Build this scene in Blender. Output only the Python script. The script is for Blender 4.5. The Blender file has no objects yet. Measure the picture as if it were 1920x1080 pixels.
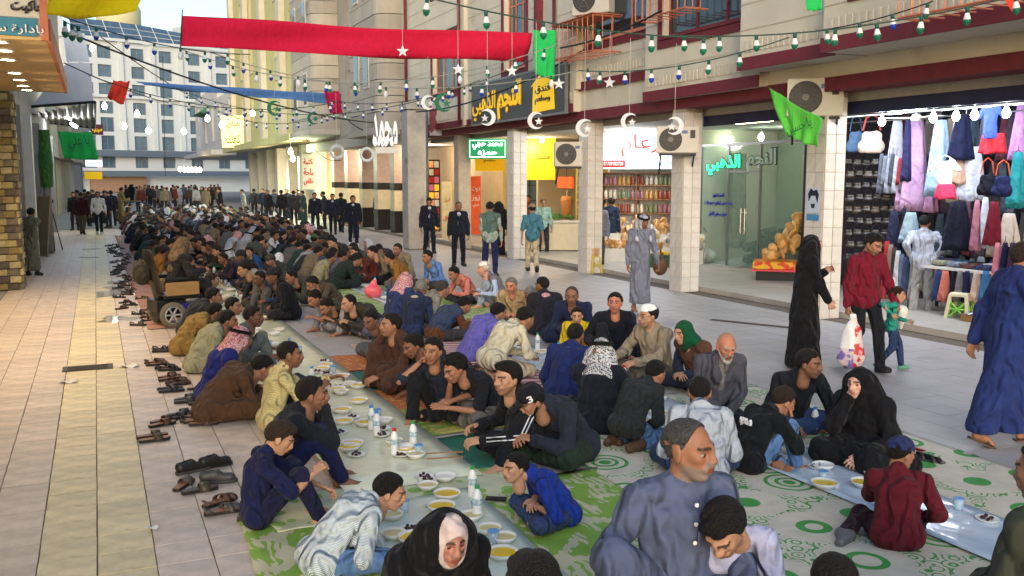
import bpy, math, random
import numpy as np
from mathutils import Vector, Matrix
random.seed(7); RNG = np.random.default_rng(7)
R = math.radians
S = bpy.context.scene
COL = S.collection

# ------------------------------------------------------------------ camera
FPX, HC, YH = 1750.0, 2.3, 332.0            # focal length in pixels of the 1920 px photo, eye height, horizon row
PIT = math.atan((540 - YH) / FPX)
YAW = math.atan(782 / (FPX * math.cos(PIT) + (540 - YH) * math.sin(PIT)))
cd = bpy.data.cameras.new('camera'); cd.sensor_width = 36; cd.lens = 36 * FPX / 1920
cd.clip_start = 0.05; cd.clip_end = 3000
cam = bpy.data.objects.new('camera', cd); COL.objects.link(cam)
cam.location = (0, 0, HC); cam.rotation_euler = (math.pi / 2 - PIT, 0, -YAW)
S.camera = cam

# ------------------------------------------------------------------ dusk sky, low hazy sun behind the houses
SUN_EL, SUN_AZ = R(12), R(205)
W = bpy.data.worlds.new('World'); S.world = W; W.use_nodes = True
wn = W.node_tree; bg = wn.nodes['Background']
sky = wn.nodes.new('ShaderNodeTexSky'); sky.sky_type = 'NISHITA'; sky.sun_disc = False
sky.sun_elevation = SUN_EL; sky.sun_rotation = SUN_AZ; sky.altitude = 20
sky.air_density = 1.0; sky.dust_density = 1.5; sky.ozone_density = 2.0
wn.links.new(sky.outputs[0], bg.inputs[0]); bg.inputs[1].default_value = 0.15
sl = bpy.data.lights.new('sun', 'SUN'); sl.energy = 0.5; sl.angle = R(30); sl.color = (1, .97, .94)
so = bpy.data.objects.new('sun', sl); COL.objects.link(so)
so.rotation_euler = (R(62), 0, R(-25))
S.view_settings.view_transform = 'Standard'; S.view_settings.look = 'None'
S.view_settings.gamma = 1; S.view_settings.use_curve_mapping = False
S.view_settings.exposure = 1.18
S.cycles.max_bounces = 5; S.cycles.diffuse_bounces = 3; S.cycles.glossy_bounces = 2
S.cycles.transmission_bounces = 4; S.cycles.transparent_max_bounces = 8
S.cycles.caustics_reflective = False; S.cycles.caustics_refractive = False
S.cycles.sample_clamp_indirect = 4.0

# ------------------------------------------------------------------ pixel -> place (directions only; distance comes from what a thing touches)
def ray(x, y):
    cx, cu = x - 960, 540 - y
    fw = FPX * math.cos(PIT) + cu * math.sin(PIT); up = cu * math.cos(PIT) - FPX * math.sin(PIT)
    return Vector((cx * math.cos(YAW) + fw * math.sin(YAW), -cx * math.sin(YAW) + fw * math.cos(YAW), up))
def G(x, y, z=0.0):
    r = ray(x, y); return r * ((z - HC) / r.z) + Vector((0, 0, HC))
def AX(x, y, X):
    r = ray(x, y); return r * (X / r.x) + Vector((0, 0, HC))
def AY(x, y, Y):
    r = ray(x, y); return r * (Y / r.y) + Vector((0, 0, HC))
def AD(x, y, d):
    r = ray(x, y); return r * (d / FPX) + Vector((0, 0, HC))

# ------------------------------------------------------------------ materials
def lin(c):
    return tuple(((v / 255) / 12.92 if v / 255 <= .04045 else ((v / 255 + .055) / 1.055) ** 2.4) for v in c[:3])
MATS = {}
def mat(name, rgb=(200, 200, 200), rough=.7, noise=.12, nscale=6.0, bump=0.0, bscale=60.0, metal=0.0, emit=None,
        estr=0.0, alpha=None, trans=0.0, spec=.4, stain=None, kind=None, rgb2=None, psize=.03, sheen=0.0, coat=0.0, detail=4.0, crease=0.0):
    if name in MATS: return MATS[name]
    m = bpy.data.materials.new(name); m.use_nodes = True; MATS[name] = m
    nt = m.node_tree; N = nt.nodes; L = nt.links
    b = N['Principled BSDF']
    b.inputs['Roughness'].default_value = rough; b.inputs['Metallic'].default_value = metal
    b.inputs['Specular IOR Level'].default_value = spec
    if sheen: b.inputs['Sheen Weight'].default_value = sheen
    if coat: b.inputs['Coat Weight'].default_value = coat
    c = lin(rgb)
    tc = N.new('ShaderNodeTexCoord'); oi = N.new('ShaderNodeObjectInfo')
    co = tc.outputs['Object']
    base = None
    if kind == 'stripes':
        wv = N.new('ShaderNodeTexWave'); wv.bands_direction = 'DIAGONAL'; wv.inputs['Scale'].default_value = 1 / psize * .5
        wv.inputs['Distortion'].default_value = .6
        mx = N.new('ShaderNodeMix'); mx.data_type = 'RGBA'; L.new(co, wv.inputs['Vector'])
        rp = N.new('ShaderNodeValToRGB'); rp.color_ramp.elements[0].position = .4; rp.color_ramp.elements[1].position = .6
        L.new(wv.outputs['Fac'], rp.inputs[0]); L.new(rp.outputs[0], mx.inputs[0])
        mx.inputs[6].default_value = (*c, 1); mx.inputs[7].default_value = (*lin(rgb2), 1); base = mx.outputs[2]
    elif kind == 'check':
        mp = N.new('ShaderNodeMapping'); mp.inputs['Rotation'].default_value = (.5, .6, .8); L.new(co, mp.inputs[0])
        ck = N.new('ShaderNodeTexChecker'); ck.inputs['Scale'].default_value = 1 / psize
        L.new(mp.outputs[0], ck.inputs[0])
        vo = N.new('ShaderNodeTexVoronoi'); vo.inputs['Scale'].default_value = .55 / psize; L.new(co, vo.inputs['Vector'])
        cm = N.new('ShaderNodeMath'); cm.operation = 'GREATER_THAN'; cm.inputs[1].default_value = .42; L.new(vo.outputs['Distance'], cm.inputs[0])
        ml = N.new('ShaderNodeMath'); ml.operation = 'MULTIPLY'; L.new(cm.outputs[0], ml.inputs[0]); L.new(ck.outputs['Fac'], ml.inputs[1])
        ad = N.new('ShaderNodeMath'); ad.operation = 'MAXIMUM'; L.new(ml.outputs[0], ad.inputs[0])
        nz = N.new('ShaderNodeTexNoise'); nz.inputs['Scale'].default_value = 5; L.new(co, nz.inputs['Vector'])
        g2 = N.new('ShaderNodeMath'); g2.operation = 'MULTIPLY'; g2.inputs[1].default_value = .5; L.new(nz.outputs[0], g2.inputs[0]); L.new(g2.outputs[0], ad.inputs[1])
        mx = N.new('ShaderNodeMix'); mx.data_type = 'RGBA'; L.new(ad.outputs[0], mx.inputs[0])
        mx.inputs[6].default_value = (*c, 1); mx.inputs[7].default_value = (*lin(rgb2), 1); base = mx.outputs[2]
    elif kind == 'blotch':
        vo = N.new('ShaderNodeTexNoise'); vo.inputs['Scale'].default_value = 1 / psize; vo.inputs['Detail'].default_value = 2; L.new(co, vo.inputs['Vector'])
        rp = N.new('ShaderNodeValToRGB'); rp.color_ramp.elements[0].position = .47; rp.color_ramp.elements[1].position = .53
        L.new(vo.outputs[0], rp.inputs[0])
        mx = N.new('ShaderNodeMix'); mx.data_type = 'RGBA'; L.new(rp.outputs[0], mx.inputs[0])
        mx.inputs[6].default_value = (*c, 1); mx.inputs[7].default_value = (*lin(rgb2), 1); base = mx.outputs[2]
    if noise:
        nz = N.new('ShaderNodeTexNoise'); nz.inputs['Scale'].default_value = nscale; nz.inputs['Detail'].default_value = detail
        nz.inputs['Roughness'].default_value = .6; L.new(co, nz.inputs['Vector'])
        mr = N.new('ShaderNodeMapRange'); mr.inputs[1].default_value = .3; mr.inputs[2].default_value = .7
        mr.inputs[3].default_value = 1 - noise; mr.inputs[4].default_value = 1 + noise; L.new(nz.outputs[0], mr.inputs[0])
        # each object a shade of its own
        rr = N.new('ShaderNodeMapRange'); rr.inputs[3].default_value = 1 - noise * .5; rr.inputs[4].default_value = 1 + noise * .5
        L.new(oi.outputs['Random'], rr.inputs[0])
        mm = N.new('ShaderNodeMath'); mm.operation = 'MULTIPLY'; L.new(mr.outputs[0], mm.inputs[0]); L.new(rr.outputs[0], mm.inputs[1])
        vm = N.new('ShaderNodeVectorMath'); vm.operation = 'SCALE'; L.new(mm.outputs[0], vm.inputs['Scale'])
        if base is None: vm.inputs[0].default_value = c
        else: L.new(base, vm.inputs[0])
        base = vm.outputs[0]
    if stain:
        s2 = N.new('ShaderNodeTexNoise'); s2.inputs['Scale'].default_value = stain[1]; s2.inputs['Detail'].default_value = 6; L.new(co, s2.inputs['Vector'])
        rp = N.new('ShaderNodeValToRGB'); rp.color_ramp.elements[0].position = stain[2]; rp.color_ramp.elements[1].position = stain[2] + .14
        L.new(s2.outputs[0], rp.inputs[0])
        mx = N.new('ShaderNodeMix'); mx.data_type = 'RGBA'; L.new(rp.outputs[0], mx.inputs[0])
        if base is None: mx.inputs[6].default_value = (*c, 1)
        else: L.new(base, mx.inputs[6])
        mx.inputs[7].default_value = (*lin(stain[0]), 1); base = mx.outputs[2]
    if base is None: b.inputs['Base Color'].default_value = (*c, 1)
    else: L.new(base, b.inputs['Base Color'])
    if bump:
        n2 = N.new('ShaderNodeTexNoise'); n2.inputs['Scale'].default_value = bscale; n2.inputs['Detail'].default_value = 3; L.new(co, n2.inputs['Vector'])
        bp = N.new('ShaderNodeBump'); bp.inputs['Strength'].default_value = bump; bp.inputs['Distance'].default_value = .02
        L.new(n2.outputs[0], bp.inputs['Height']); L.new(bp.outputs[0], b.inputs['Normal'])
    if crease:
        mp = N.new('ShaderNodeMapping'); mp.inputs['Scale'].default_value = (1, 1, .55); mp.inputs['Rotation'].default_value = (.5, .3, 0); L.new(co, mp.inputs[0])
        cn = N.new('ShaderNodeTexWave'); cn.bands_direction = 'DIAGONAL'; cn.inputs['Scale'].default_value = 3.3; cn.inputs['Distortion'].default_value = 10; cn.inputs['Detail'].default_value = 2; cn.inputs['Detail Scale'].default_value = 1.6; L.new(mp.outputs[0], cn.inputs['Vector'])
        b2 = N.new('ShaderNodeBump'); b2.inputs['Strength'].default_value = crease; b2.inputs['Distance'].default_value = .034
        L.new(cn.outputs['Fac'], b2.inputs['Height'])
        if bump: L.new(bp.outputs[0], b2.inputs['Normal'])
        L.new(b2.outputs[0], b.inputs['Normal'])
    if emit is not None:
        b.inputs['Emission Color'].default_value = (*lin(emit), 1); b.inputs['Emission Strength'].default_value = estr
    if alpha is not None: b.inputs['Alpha'].default_value = alpha
    if trans: b.inputs['Transmission Weight'].default_value = trans; b.inputs['IOR'].default_value = 1.2
    return m
def cloth(rgb, name=None, **k):
    n = name or 'cloth_%02x%02x%02x' % tuple(int(v) for v in rgb)
    k.setdefault('rough', .88); k.setdefault('noise', .13); k.setdefault('nscale', 9); k.setdefault('bump', .18); k.setdefault('bscale', 45)
    k.setdefault('crease', .9); k.setdefault('sheen', .04); k.setdefault('spec', .2)
    return mat(n, rgb, **k)
def glow(name, rgb, s): return mat(name, rgb, noise=0, emit=rgb, estr=s)

# ------------------------------------------------------------------ objects
def setp(o, label=None, cat=None, group=None, kind=None):
    if label: o['label'] = label
    if cat: o['category'] = cat
    if group: o['group'] = group
    if kind: o['kind'] = kind
    return o
def link_mesh(name, v, f, m, parent=None, smooth=False, fm=None):
    me = bpy.data.meshes.new(name)
    me.from_pydata([tuple(p) for p in v] if not isinstance(v, np.ndarray) else v.tolist(), [], f if not isinstance(f, np.ndarray) else f.tolist())
    ml = m if isinstance(m, (list, tuple)) else [m]
    for q in ml: me.materials.append(q)
    if fm is not None: me.polygons.foreach_set('material_index', np.asarray(fm, dtype=np.int32))
    if smooth: me.polygons.foreach_set('use_smooth', np.ones(len(me.polygons), dtype=bool))
    me.update()
    o = bpy.data.objects.new(name, me); COL.objects.link(o)
    if parent is not None: o.parent = parent
    return o
def empty(name, loc=(0, 0, 0), rz=0.0, label=None, cat=None, group=None):
    o = bpy.data.objects.new(name, None); COL.objects.link(o); o.location = loc; o.rotation_euler = (0, 0, rz)
    o.empty_display_size = .1
    return setp(o, label, cat, group)
def dup(o, parent=None, loc=None, rz=None, label=None, group=None):
    c = o.copy(); COL.objects.link(c); c.parent = parent
    if loc is not None: c.location = loc
    if rz is not None: c.rotation_euler = (0, 0, rz)
    if label: c['label'] = label
    if group: c['group'] = group
    for ch in o.children: dup(ch, c)
    return c

class MB:
    """collects simple shapes into one mesh"""
    def __init__(s): s.v = []; s.f = []; s.m = []; s.mi = 0
    def add(s, v, f):
        n = len(s.v); s.v += [tuple(p) for p in v]; s.f += [tuple(i + n for i in q) for q in f]; s.m += [s.mi] * len(f); return s
    def box(s, x0, x1, y0, y1, z0, z1, bev=0.0):
        if bev:
            b = bev
            xs, ys = (x0, x0 + b, x1 - b, x1), (y0, y0 + b, y1 - b, y1)
            ring = lambda z, i: [(x0 + b * (i), y0 + b * i, z), (x1 - b * i, y0 + b * i, z), (x1 - b * i, y1 - b * i, z), (x0 + b * i, y1 - b * i, z)]
            v = ring(z0, 1) + ring(z0 + b, 0) + ring(z1 - b, 0) + ring(z1, 1)
            f = [(3, 2, 1, 0), (12, 13, 14, 15)]
            for k in range(3):
                for i in range(4): j = (i + 1) % 4; f.append((k * 4 + i, k * 4 + j, k * 4 + 4 + j, k * 4 + 4 + i))
            return s.add(v, f)
        v = [(x0, y0, z0), (x1, y0, z0), (x1, y1, z0), (x0, y1, z0), (x0, y0, z1), (x1, y0, z1), (x1, y1, z1), (x0, y1, z1)]
        return s.add(v, [(3, 2, 1, 0), (4, 5, 6, 7), (0, 1, 5, 4), (1, 2, 6, 5), (2, 3, 7, 6), (3, 0, 4, 7)])
    def quad(s, a, b, c, d): return s.add([a, b, c, d], [(0, 1, 2, 3)])
    def prism(s, pts, axis, t0, t1):
        """polygon pts (2d) extruded along axis 0/1/2"""
        def P(u, w, t): return [(t, u, w), (u, t, w), (u, w, t)][axis]
        n = len(pts); v = [P(u, w, t0) for u, w in pts] + [P(u, w, t1) for u, w in pts]
        f = [tuple(range(n))[::-1], tuple(range(n, 2 * n))] + [(i, (i + 1) % n, n + (i + 1) % n, n + i) for i in range(n)]
        return s.add(v, f)
    def tube(s, pts, r, n=6, cap=True):
        pts = [Vector(p) for p in pts]; rr = r if isinstance(r, (list, tuple)) else [r] * len(pts)
        v = []; f = []; up = Vector((0, 0, 1)); pa = None
        for i, p in enumerate(pts):
            t = (pts[min(i + 1, len(pts) - 1)] - pts[max(i - 1, 0)])
            t = t.normalized() if t.length > 1e-9 else Vector((0, 0, 1))
            a = t.cross(up) if pa is None else pa - t * pa.dot(t)
            if a.length < 1e-3: a = t.cross(Vector((1, 0, 0)))
            a.normalize(); pa = a; b = t.cross(a)
            for k in range(n):
                an = 2 * math.pi * k / n; v.append(p + (a * math.cos(an) + b * math.sin(an)) * rr[i])
        for i in range(len(pts) - 1):
            for k in range(n): f.append((i * n + k, i * n + (k + 1) % n, (i + 1) * n + (k + 1) % n, (i + 1) * n + k))
        if cap: f += [tuple(range(n))[::-1], tuple(range((len(pts) - 1) * n, len(pts) * n))]
        return s.add(v, f)
    def lathe(s, prof, c=(0, 0, 0), n=12, axis=2, sc=(1, 1), cap=True):
        v = []; f = []
        for (r, z) in prof:
            for k in range(n):
                a = 2 * math.pi * k / n; u, w = r * math.cos(a) * sc[0], r * math.sin(a) * sc[1]
                q = [(z, u, w), (u, z, w), (u, w, z)][axis]; v.append((c[0] + q[0], c[1] + q[1], c[2] + q[2]))
        for i in range(len(prof) - 1):
            for k in range(n): f.append((i * n + k, i * n + (k + 1) % n, (i + 1) * n + (k + 1) % n, (i + 1) * n + k))
        if cap and prof[0][0] > 1e-6: f.append(tuple(range(n))[::-1])
        if cap and prof[-1][0] > 1e-6: f.append(tuple(range((len(prof) - 1) * n, len(prof) * n)))
        return s.add(v, f)
    def build(s, name, m, parent=None, smooth=False): return link_mesh(name, s.v, s.f, m, parent, smooth, s.m if isinstance(m, (list, tuple)) else None)

def sheet(fn, nu, nv, thick=0.0):
    """grid of points fn(u,v), optionally with a back face"""
    v = [fn(i / nu, j / nv) for j in range(nv + 1) for i in range(nu + 1)]
    f = [(j * (nu + 1) + i, j * (nu + 1) + i + 1, (j + 1) * (nu + 1) + i + 1, (j + 1) * (nu + 1) + i) for j in range(nv) for i in range(nu)]
    return v, f

# ------------------------------------------------------------------ arabic lettering, joined by hand (presentation forms)
_AR = {'ا': 'FE8D FE8E', 'أ': 'FE83 FE84', 'ب': 'FE8F FE90 FE91 FE92', 'ة': 'FE93 FE94', 'ت': 'FE95 FE96 FE97 FE98', 'ج': 'FE9D FE9E FE9F FEA0',
       'ح': 'FEA1 FEA2 FEA3 FEA4', 'خ': 'FEA5 FEA6 FEA7 FEA8', 'د': 'FEA9 FEAA', 'ذ': 'FEAB FEAC', 'ر': 'FEAD FEAE', 'ز': 'FEAF FEB0',
       'س': 'FEB1 FEB2 FEB3 FEB4', 'ش': 'FEB5 FEB6 FEB7 FEB8', 'ص': 'FEB9 FEBA FEBB FEBC', 'ض': 'FEBD FEBE FEBF FEC0', 'ط': 'FEC1 FEC2 FEC3 FEC4',
       'ع': 'FEC9 FECA FECB FECC', 'غ': 'FECD FECE FECF FED0', 'ف': 'FED1 FED2 FED3 FED4', 'ق': 'FED5 FED6 FED7 FED8', 'ك': 'FED9 FEDA FEDB FEDC', 'ل': 'FEDD FEDE FEDF FEE0',
       'م': 'FEE1 FEE2 FEE3 FEE4', 'ن': 'FEE5 FEE6 FEE7 FEE8', 'ه': 'FEE9 FEEA FEEB FEEC', 'و': 'FEED FEEE', 'ي': 'FEF1 FEF2 FEF3 FEF4'}
def arabic(s):
    out = []
    for i, ch in enumerate(s):
        if ch not in _AR: out.append(ch); continue
        fm = _AR[ch].split(); pv = i > 0 and len(_AR.get(s[i - 1], '').split()) == 4
        nx = len(fm) == 4 and i + 1 < len(s) and s[i + 1] in _AR
        out.append(chr(int(fm[(3 if nx else 1) if pv else (2 if nx else 0)], 16)))
    return ''.join(out[::-1])
def lettering(text, name, width, height, m, parent, loc, rot, depth=.012, bold=0.0, ar=True):
    """flat letters as a mesh fitted into width x height, centred on loc; rot is an euler"""
    c = bpy.data.curves.new('tmp', 'FONT'); c.body = arabic(text) if ar else text; c.extrude = depth; c.offset = bold; c.resolution_u = 3
    t = bpy.data.objects.new('tmp', c); COL.objects.link(t)
    bpy.context.view_layer.update()
    me = bpy.data.meshes.new_from_object(t.evaluated_get(bpy.context.evaluated_depsgraph_get()))
    bpy.data.objects.remove(t); bpy.data.curves.remove(c)
    n = len(me.vertices); a = np.empty(n * 3); me.vertices.foreach_get('co', a); a = a.reshape(-1, 3)
    lo, hi = a.min(0), a.max(0); d = np.maximum(hi - lo, 1e-6)
    a[:, 0] = (a[:, 0] - (lo[0] + hi[0]) / 2) * width / d[0]; a[:, 1] = (a[:, 1] - (lo[1] + hi[1]) / 2) * height / d[1]
    me.vertices.foreach_set('co', a.ravel()); me.materials.clear(); me.materials.append(m); me.update(); me.name = name
    o = bpy.data.objects.new(name, me); COL.objects.link(o); o.location = loc; o.rotation_euler = rot
    if parent is not None: o.parent = parent
    return o
# ================================================================== smooth bodies: tapered limbs blended into one surface
def _ev(p, X, Y, Z):
    k = p[0]
    if k == 'e':
        c, r, M = p[1], p[2], p[3]
        x, y, z = X - c[0], Y - c[1], Z - c[2]
        if M is not None: x, y, z = (M[0][0] * x + M[0][1] * y + M[0][2] * z, M[1][0] * x + M[1][1] * y + M[1][2] * z, M[2][0] * x + M[2][1] * y + M[2][2] * z)
        k0 = np.sqrt((x / r[0]) ** 2 + (y / r[1]) ** 2 + (z / r[2]) ** 2)
        k1 = np.sqrt((x / r[0] ** 2) ** 2 + (y / r[1] ** 2) ** 2 + (z / r[2] ** 2) ** 2) + 1e-9
        return k0 * (k0 - 1) / k1
    a, b, ra, rb = p[1], p[2], p[3], p[4]
    ab = [b[i] - a[i] for i in range(3)]
    x, y, z = X - a[0], Y - a[1], Z - a[2]
    if k == 'f':
        s, q = p[5], p[6]
        l = (x * s[0] + y * s[1] + z * s[2]) * (q - 1); x, y, z = x + s[0] * l, y + s[1] * l, z + s[2] * l
        l2 = sum(ab[i] * s[i] for i in range(3)) * (q - 1); ab = [ab[i] + s[i] * l2 for i in range(3)]
    n = sum(v * v for v in ab) + 1e-12
    t = np.clip((x * ab[0] + y * ab[1] + z * ab[2]) / n, 0, 1)
    return np.sqrt((x - t * ab[0]) ** 2 + (y - t * ab[1]) ** 2 + (z - t * ab[2]) ** 2) - (ra + (rb - ra) * t)
def _bb(p):
    if p[0] == 'e':
        r = max(p[2]); return np.array(p[1]) - r, np.array(p[1]) + r
    r = max(p[3], p[4]) / (p[6] if p[0] == 'f' else 1)
    return np.minimum(p[1], p[2]) - r, np.maximum(p[1], p[2]) + r
def folds(x, y, z, wl, seed, zs=.6):
    """narrow creases that wander across the cloth, flatter between them"""
    g = np.random.default_rng(seed); n = 0
    for i, am in enumerate((.8, .7, .45)):
        d = g.normal(size=3); d[2] *= zs; d /= np.linalg.norm(d); e = g.normal(size=3); e /= np.linalg.norm(e)
        w = 2 * math.pi / (wl * (2.6, 1.9, 1.3)[i])
        lo_ = x * e[0] + y * e[1] + z * e[2]
        ph = (x * d[0] + y * d[1] + z * d[2]) * w + 1.3 * np.sin(lo_ * w * .4 + g.uniform(0, 6)) + g.uniform(0, 6)
        ms = np.clip(.35 + .9 * np.sin(lo_ * w * .3 + g.uniform(0, 6)), 0, 1)
        n = n + am * ms * ((1 - np.abs(np.sin(ph * .5))) ** 2 - .15)
    return n
def sdf_mesh(prims, vox, k=.03, fold=None, seed=0, sub=(), cut=(), level=0.0, mod=None):
    bbs = [_bb(p) for p in prims]; pad = k + 3 * vox + abs(level)
    lo = np.min([b[0] for b in bbs], 0) - pad; hi = np.max([b[1] for b in bbs], 0) + pad
    n = np.ceil((hi - lo) / vox).astype(int) + 1
    ax = [lo[i] + vox * np.arange(n[i]) for i in range(3)]
    D = np.full(n, 1.0, np.float32)
    def blk(b, pd):
        i0 = np.maximum(np.floor((b[0] - pd - lo) / vox).astype(int), 0); i1 = np.minimum(np.ceil((b[1] + pd - lo) / vox).astype(int) + 1, n)
        return i0, i1
    for p, b in zip(prims, bbs):
        kk = p[-1] if isinstance(p[-1], float) and p[0] in 'xy' else k
        i0, i1 = blk(b, pad); sl = tuple(slice(i0[i], i1[i]) for i in range(3))
        if min(i1 - i0) < 2: continue
        d = _ev(p, ax[0][sl[0], None, None], ax[1][None, sl[1], None], ax[2][None, None, sl[2]])
        o = D[sl]; h = np.maximum(k - np.abs(o - d), 0) / k
        D[sl] = np.minimum(o, d) - h * h * k * .25
    if level: D -= level
    for p, ks in sub:
        i0, i1 = blk(_bb(p), ks + 3 * vox); sl = tuple(slice(i0[i], i1[i]) for i in range(3))
        if min(i1 - i0) < 2: continue
        d = -_ev(p, ax[0][sl[0], None, None], ax[1][None, sl[1], None], ax[2][None, None, sl[2]])
        o = D[sl]; h = np.maximum(ks - np.abs(o - d), 0) / ks
        D[sl] = np.maximum(o, d) + h * h * ks * .25
    if fold:
        idx = np.nonzero(np.abs(D) < 4 * vox + fold[0])
        D[idx] += fold[0] * folds(ax[0][idx[0]], ax[1][idx[1]], ax[2][idx[2]], fold[1], seed, fold[2] if len(fold) > 2 else .6)
    if mod: D += mod(ax[0][:, None, None], ax[1][None, :, None], ax[2][None, None, :]).astype(np.float32)
    for c in cut:
        if callable(c): D = np.maximum(D, c(ax[0][:, None, None], ax[1][None, :, None], ax[2][None, None, :]))
        else:
            pt, nr = c
            D = np.maximum(D, (ax[0][:, None, None] - pt[0]) * nr[0] + (ax[1][None, :, None] - pt[1]) * nr[1] + (ax[2][None, None, :] - pt[2]) * nr[2])
    return surf(D, lo, vox)
_CO = [(i, j, k) for i in (0, 1) for j in (0, 1) for k in (0, 1)]
_ED = [(a, b) for a in range(8) for b in range(a + 1, 8) if sum(abs(_CO[a][i] - _CO[b][i]) for i in range(3)) == 1]
def surf(D, lo, vox):
    I = D < 0
    s = np.zeros(tuple(np.array(D.shape) - 1), np.int8)
    for c in _CO: s += I[c[0]:D.shape[0] - 1 + c[0], c[1]:D.shape[1] - 1 + c[1], c[2]:D.shape[2] - 1 + c[2]]
    ijk = np.argwhere((s > 0) & (s < 8))
    C = np.stack([D[ijk[:, 0] + c[0], ijk[:, 1] + c[1], ijk[:, 2] + c[2]] for c in _CO], 1)
    acc = np.zeros((len(ijk), 3)); cnt = np.zeros(len(ijk))
    for a, b in _ED:
        m = (C[:, a] < 0) != (C[:, b] < 0)
        t = np.where(m, C[:, a] / (C[:, a] - C[:, b] + 1e-12), 0)[:, None]
        acc += np.where(m[:, None], np.array(_CO[a]) + t * (np.array(_CO[b]) - np.array(_CO[a])), 0); cnt += m
    V = lo + (ijk + acc / cnt[:, None]) * vox
    idx = np.full(s.shape, -1, np.int32); idx[tuple(ijk.T)] = np.arange(len(ijk))
    F = []
    for a in range(3):
        sl0 = [slice(None)] * 3; sl1 = [slice(None)] * 3; sl0[a] = slice(0, -1); sl1[a] = slice(1, None)
        A, B = I[tuple(sl0)], I[tuple(sl1)]
        e = np.argwhere(A != B); u, w = (a + 1) % 3, (a + 2) % 3
        ok = (e[:, u] > 0) & (e[:, w] > 0) & (e[:, u] < D.shape[u] - 1) & (e[:, w] < D.shape[w] - 1); e = e[ok]
        def cell(du, dw):
            q = e.copy(); q[:, u] -= du; q[:, w] -= dw; return idx[q[:, 0], q[:, 1], q[:, 2]]
        q = np.stack([cell(1, 1), cell(0, 1), cell(0, 0), cell(1, 0)], 1)
        fl = ~A[tuple(e.T)]; q[fl] = q[fl][:, ::-1]; F.append(q)
    return V, np.concatenate(F)

# ------------------------------------------------------------------ head, hands and feet, shaped once per level of detail
_C = {}
def head_geo(kind, vox):
    key = ('head', kind, vox)
    if key in _C: return _C[key]
    fem = kind == 'f'
    P = [('e', (-.012, 0, .028), (.1, .079, .09), None), ('e', (.03, 0, -.04), (.066, .058, .078), None)]
    for s in (-1, 1):
        P += [('c', (-.005, .052 * s, -.035), (.055, .018 * s, -.098), .018, .016), ('e', (.062, .04 * s, -.014), (.024, .022, .02), None),
              ('c', (.08, .042 * s, .024), (.093, .006 * s, .022), .011, .012), ('c', (.088, .02 * s, -.06), (.099, 0, -.056), .006, .008),
              ('c', (.088, .018 * s, -.063), (.096, 0, -.067), .006, .009)]
    P += [('e', (.07, 0, -.1), (.022, .026 if not fem else .02, .018), None), ('c', (-.018, 0, -.05), (-.03, 0, -.19), .05, .056)]
    P2 = [('c', (.096, 0, .016), (.117, 0, -.026), .008, .0125), ('c', (.106, .011, -.032), (.106, -.011, -.032), .0095, .0095)]
    for s in (-1, 1):
        M = Matrix.Rotation(R(18 * s), 3, 'Z') @ Matrix.Rotation(R(-12), 3, 'Y')
        P2.append(('e', (-.008, .083 * s, -.008), (.021, .008, .033), [list(r) for r in M.transposed()]))
    V, F = sdf_mesh(P + P2, vox, k=.022, sub=[(('e', (.108, .033 * s, .001), (.026, .021, .0125), None), .012) for s in (-1, 1)] + [(('c', (.103, .022, -.0615), (.103, -.022, -.0615), .002, .002), .003)])
    _C[key] = (V, F); return V, F
def face_cols(V, tone, brow, beard, bcol, scalp=None):
    n = len(V); c = np.tile(np.array(lin(tone)), (n, 1)); x, y, z = V.T; ay = np.abs(y)
    def mixc(m, col, a):
        m = np.clip(m, 0, 1)[:, None] * a; c[:] = c * (1 - m) + np.array(lin(col)) * m
    red = np.exp(-((x - .085) ** 2 + (ay - .045) ** 2 + (z + .02) ** 2) / .0008) + np.exp(-((x - .112) ** 2 + y ** 2 + (z + .03) ** 2) / .0003)
    mixc(red, (tone[0] * 1.02, tone[1] * .82, tone[2] * .78), .14)
    mixc(((x > .078) & (ay < .024) & (z < -.052) & (z > -.073)).astype(float), (tone[0] * .78, tone[1] * .55, tone[2] * .52), .8)
    mixc(((x > .062) & (ay > .011) & (ay < .056) & (z > .021 - .1 * (ay - .03)) & (z < .034)).astype(float), brow, .9)
    if beard > 0:
        jaw = ((z < -.035) & (x > -.02) & (z > -.14)).astype(float) * np.clip((x - .0) / .02 + 1, 0, 1)
        jaw *= ~((ay < .024) & (z < -.053) & (z > -.072)); jaw *= ~((ay > .03) & (z > -.055) & (x > .05))
        st = ((z < -.03) & (z > -.054) & (x > .085) & (ay < .03)).astype(float)
        mixc(np.maximum(jaw * (z < -.05), st), bcol, beard)
    if scalp is not None: mixc((z > hairline(x) - .0).astype(float) * ((ay > .03) | (x < .05)), scalp, .75)
    return c
def hairline(x): return np.interp(x, [-.12, -.09, -.03, -.012, .012, .03, .05, .085, .12], [-.085, -.075, -.03, -.005, -.015, .03, .062, .076, .08])
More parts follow.
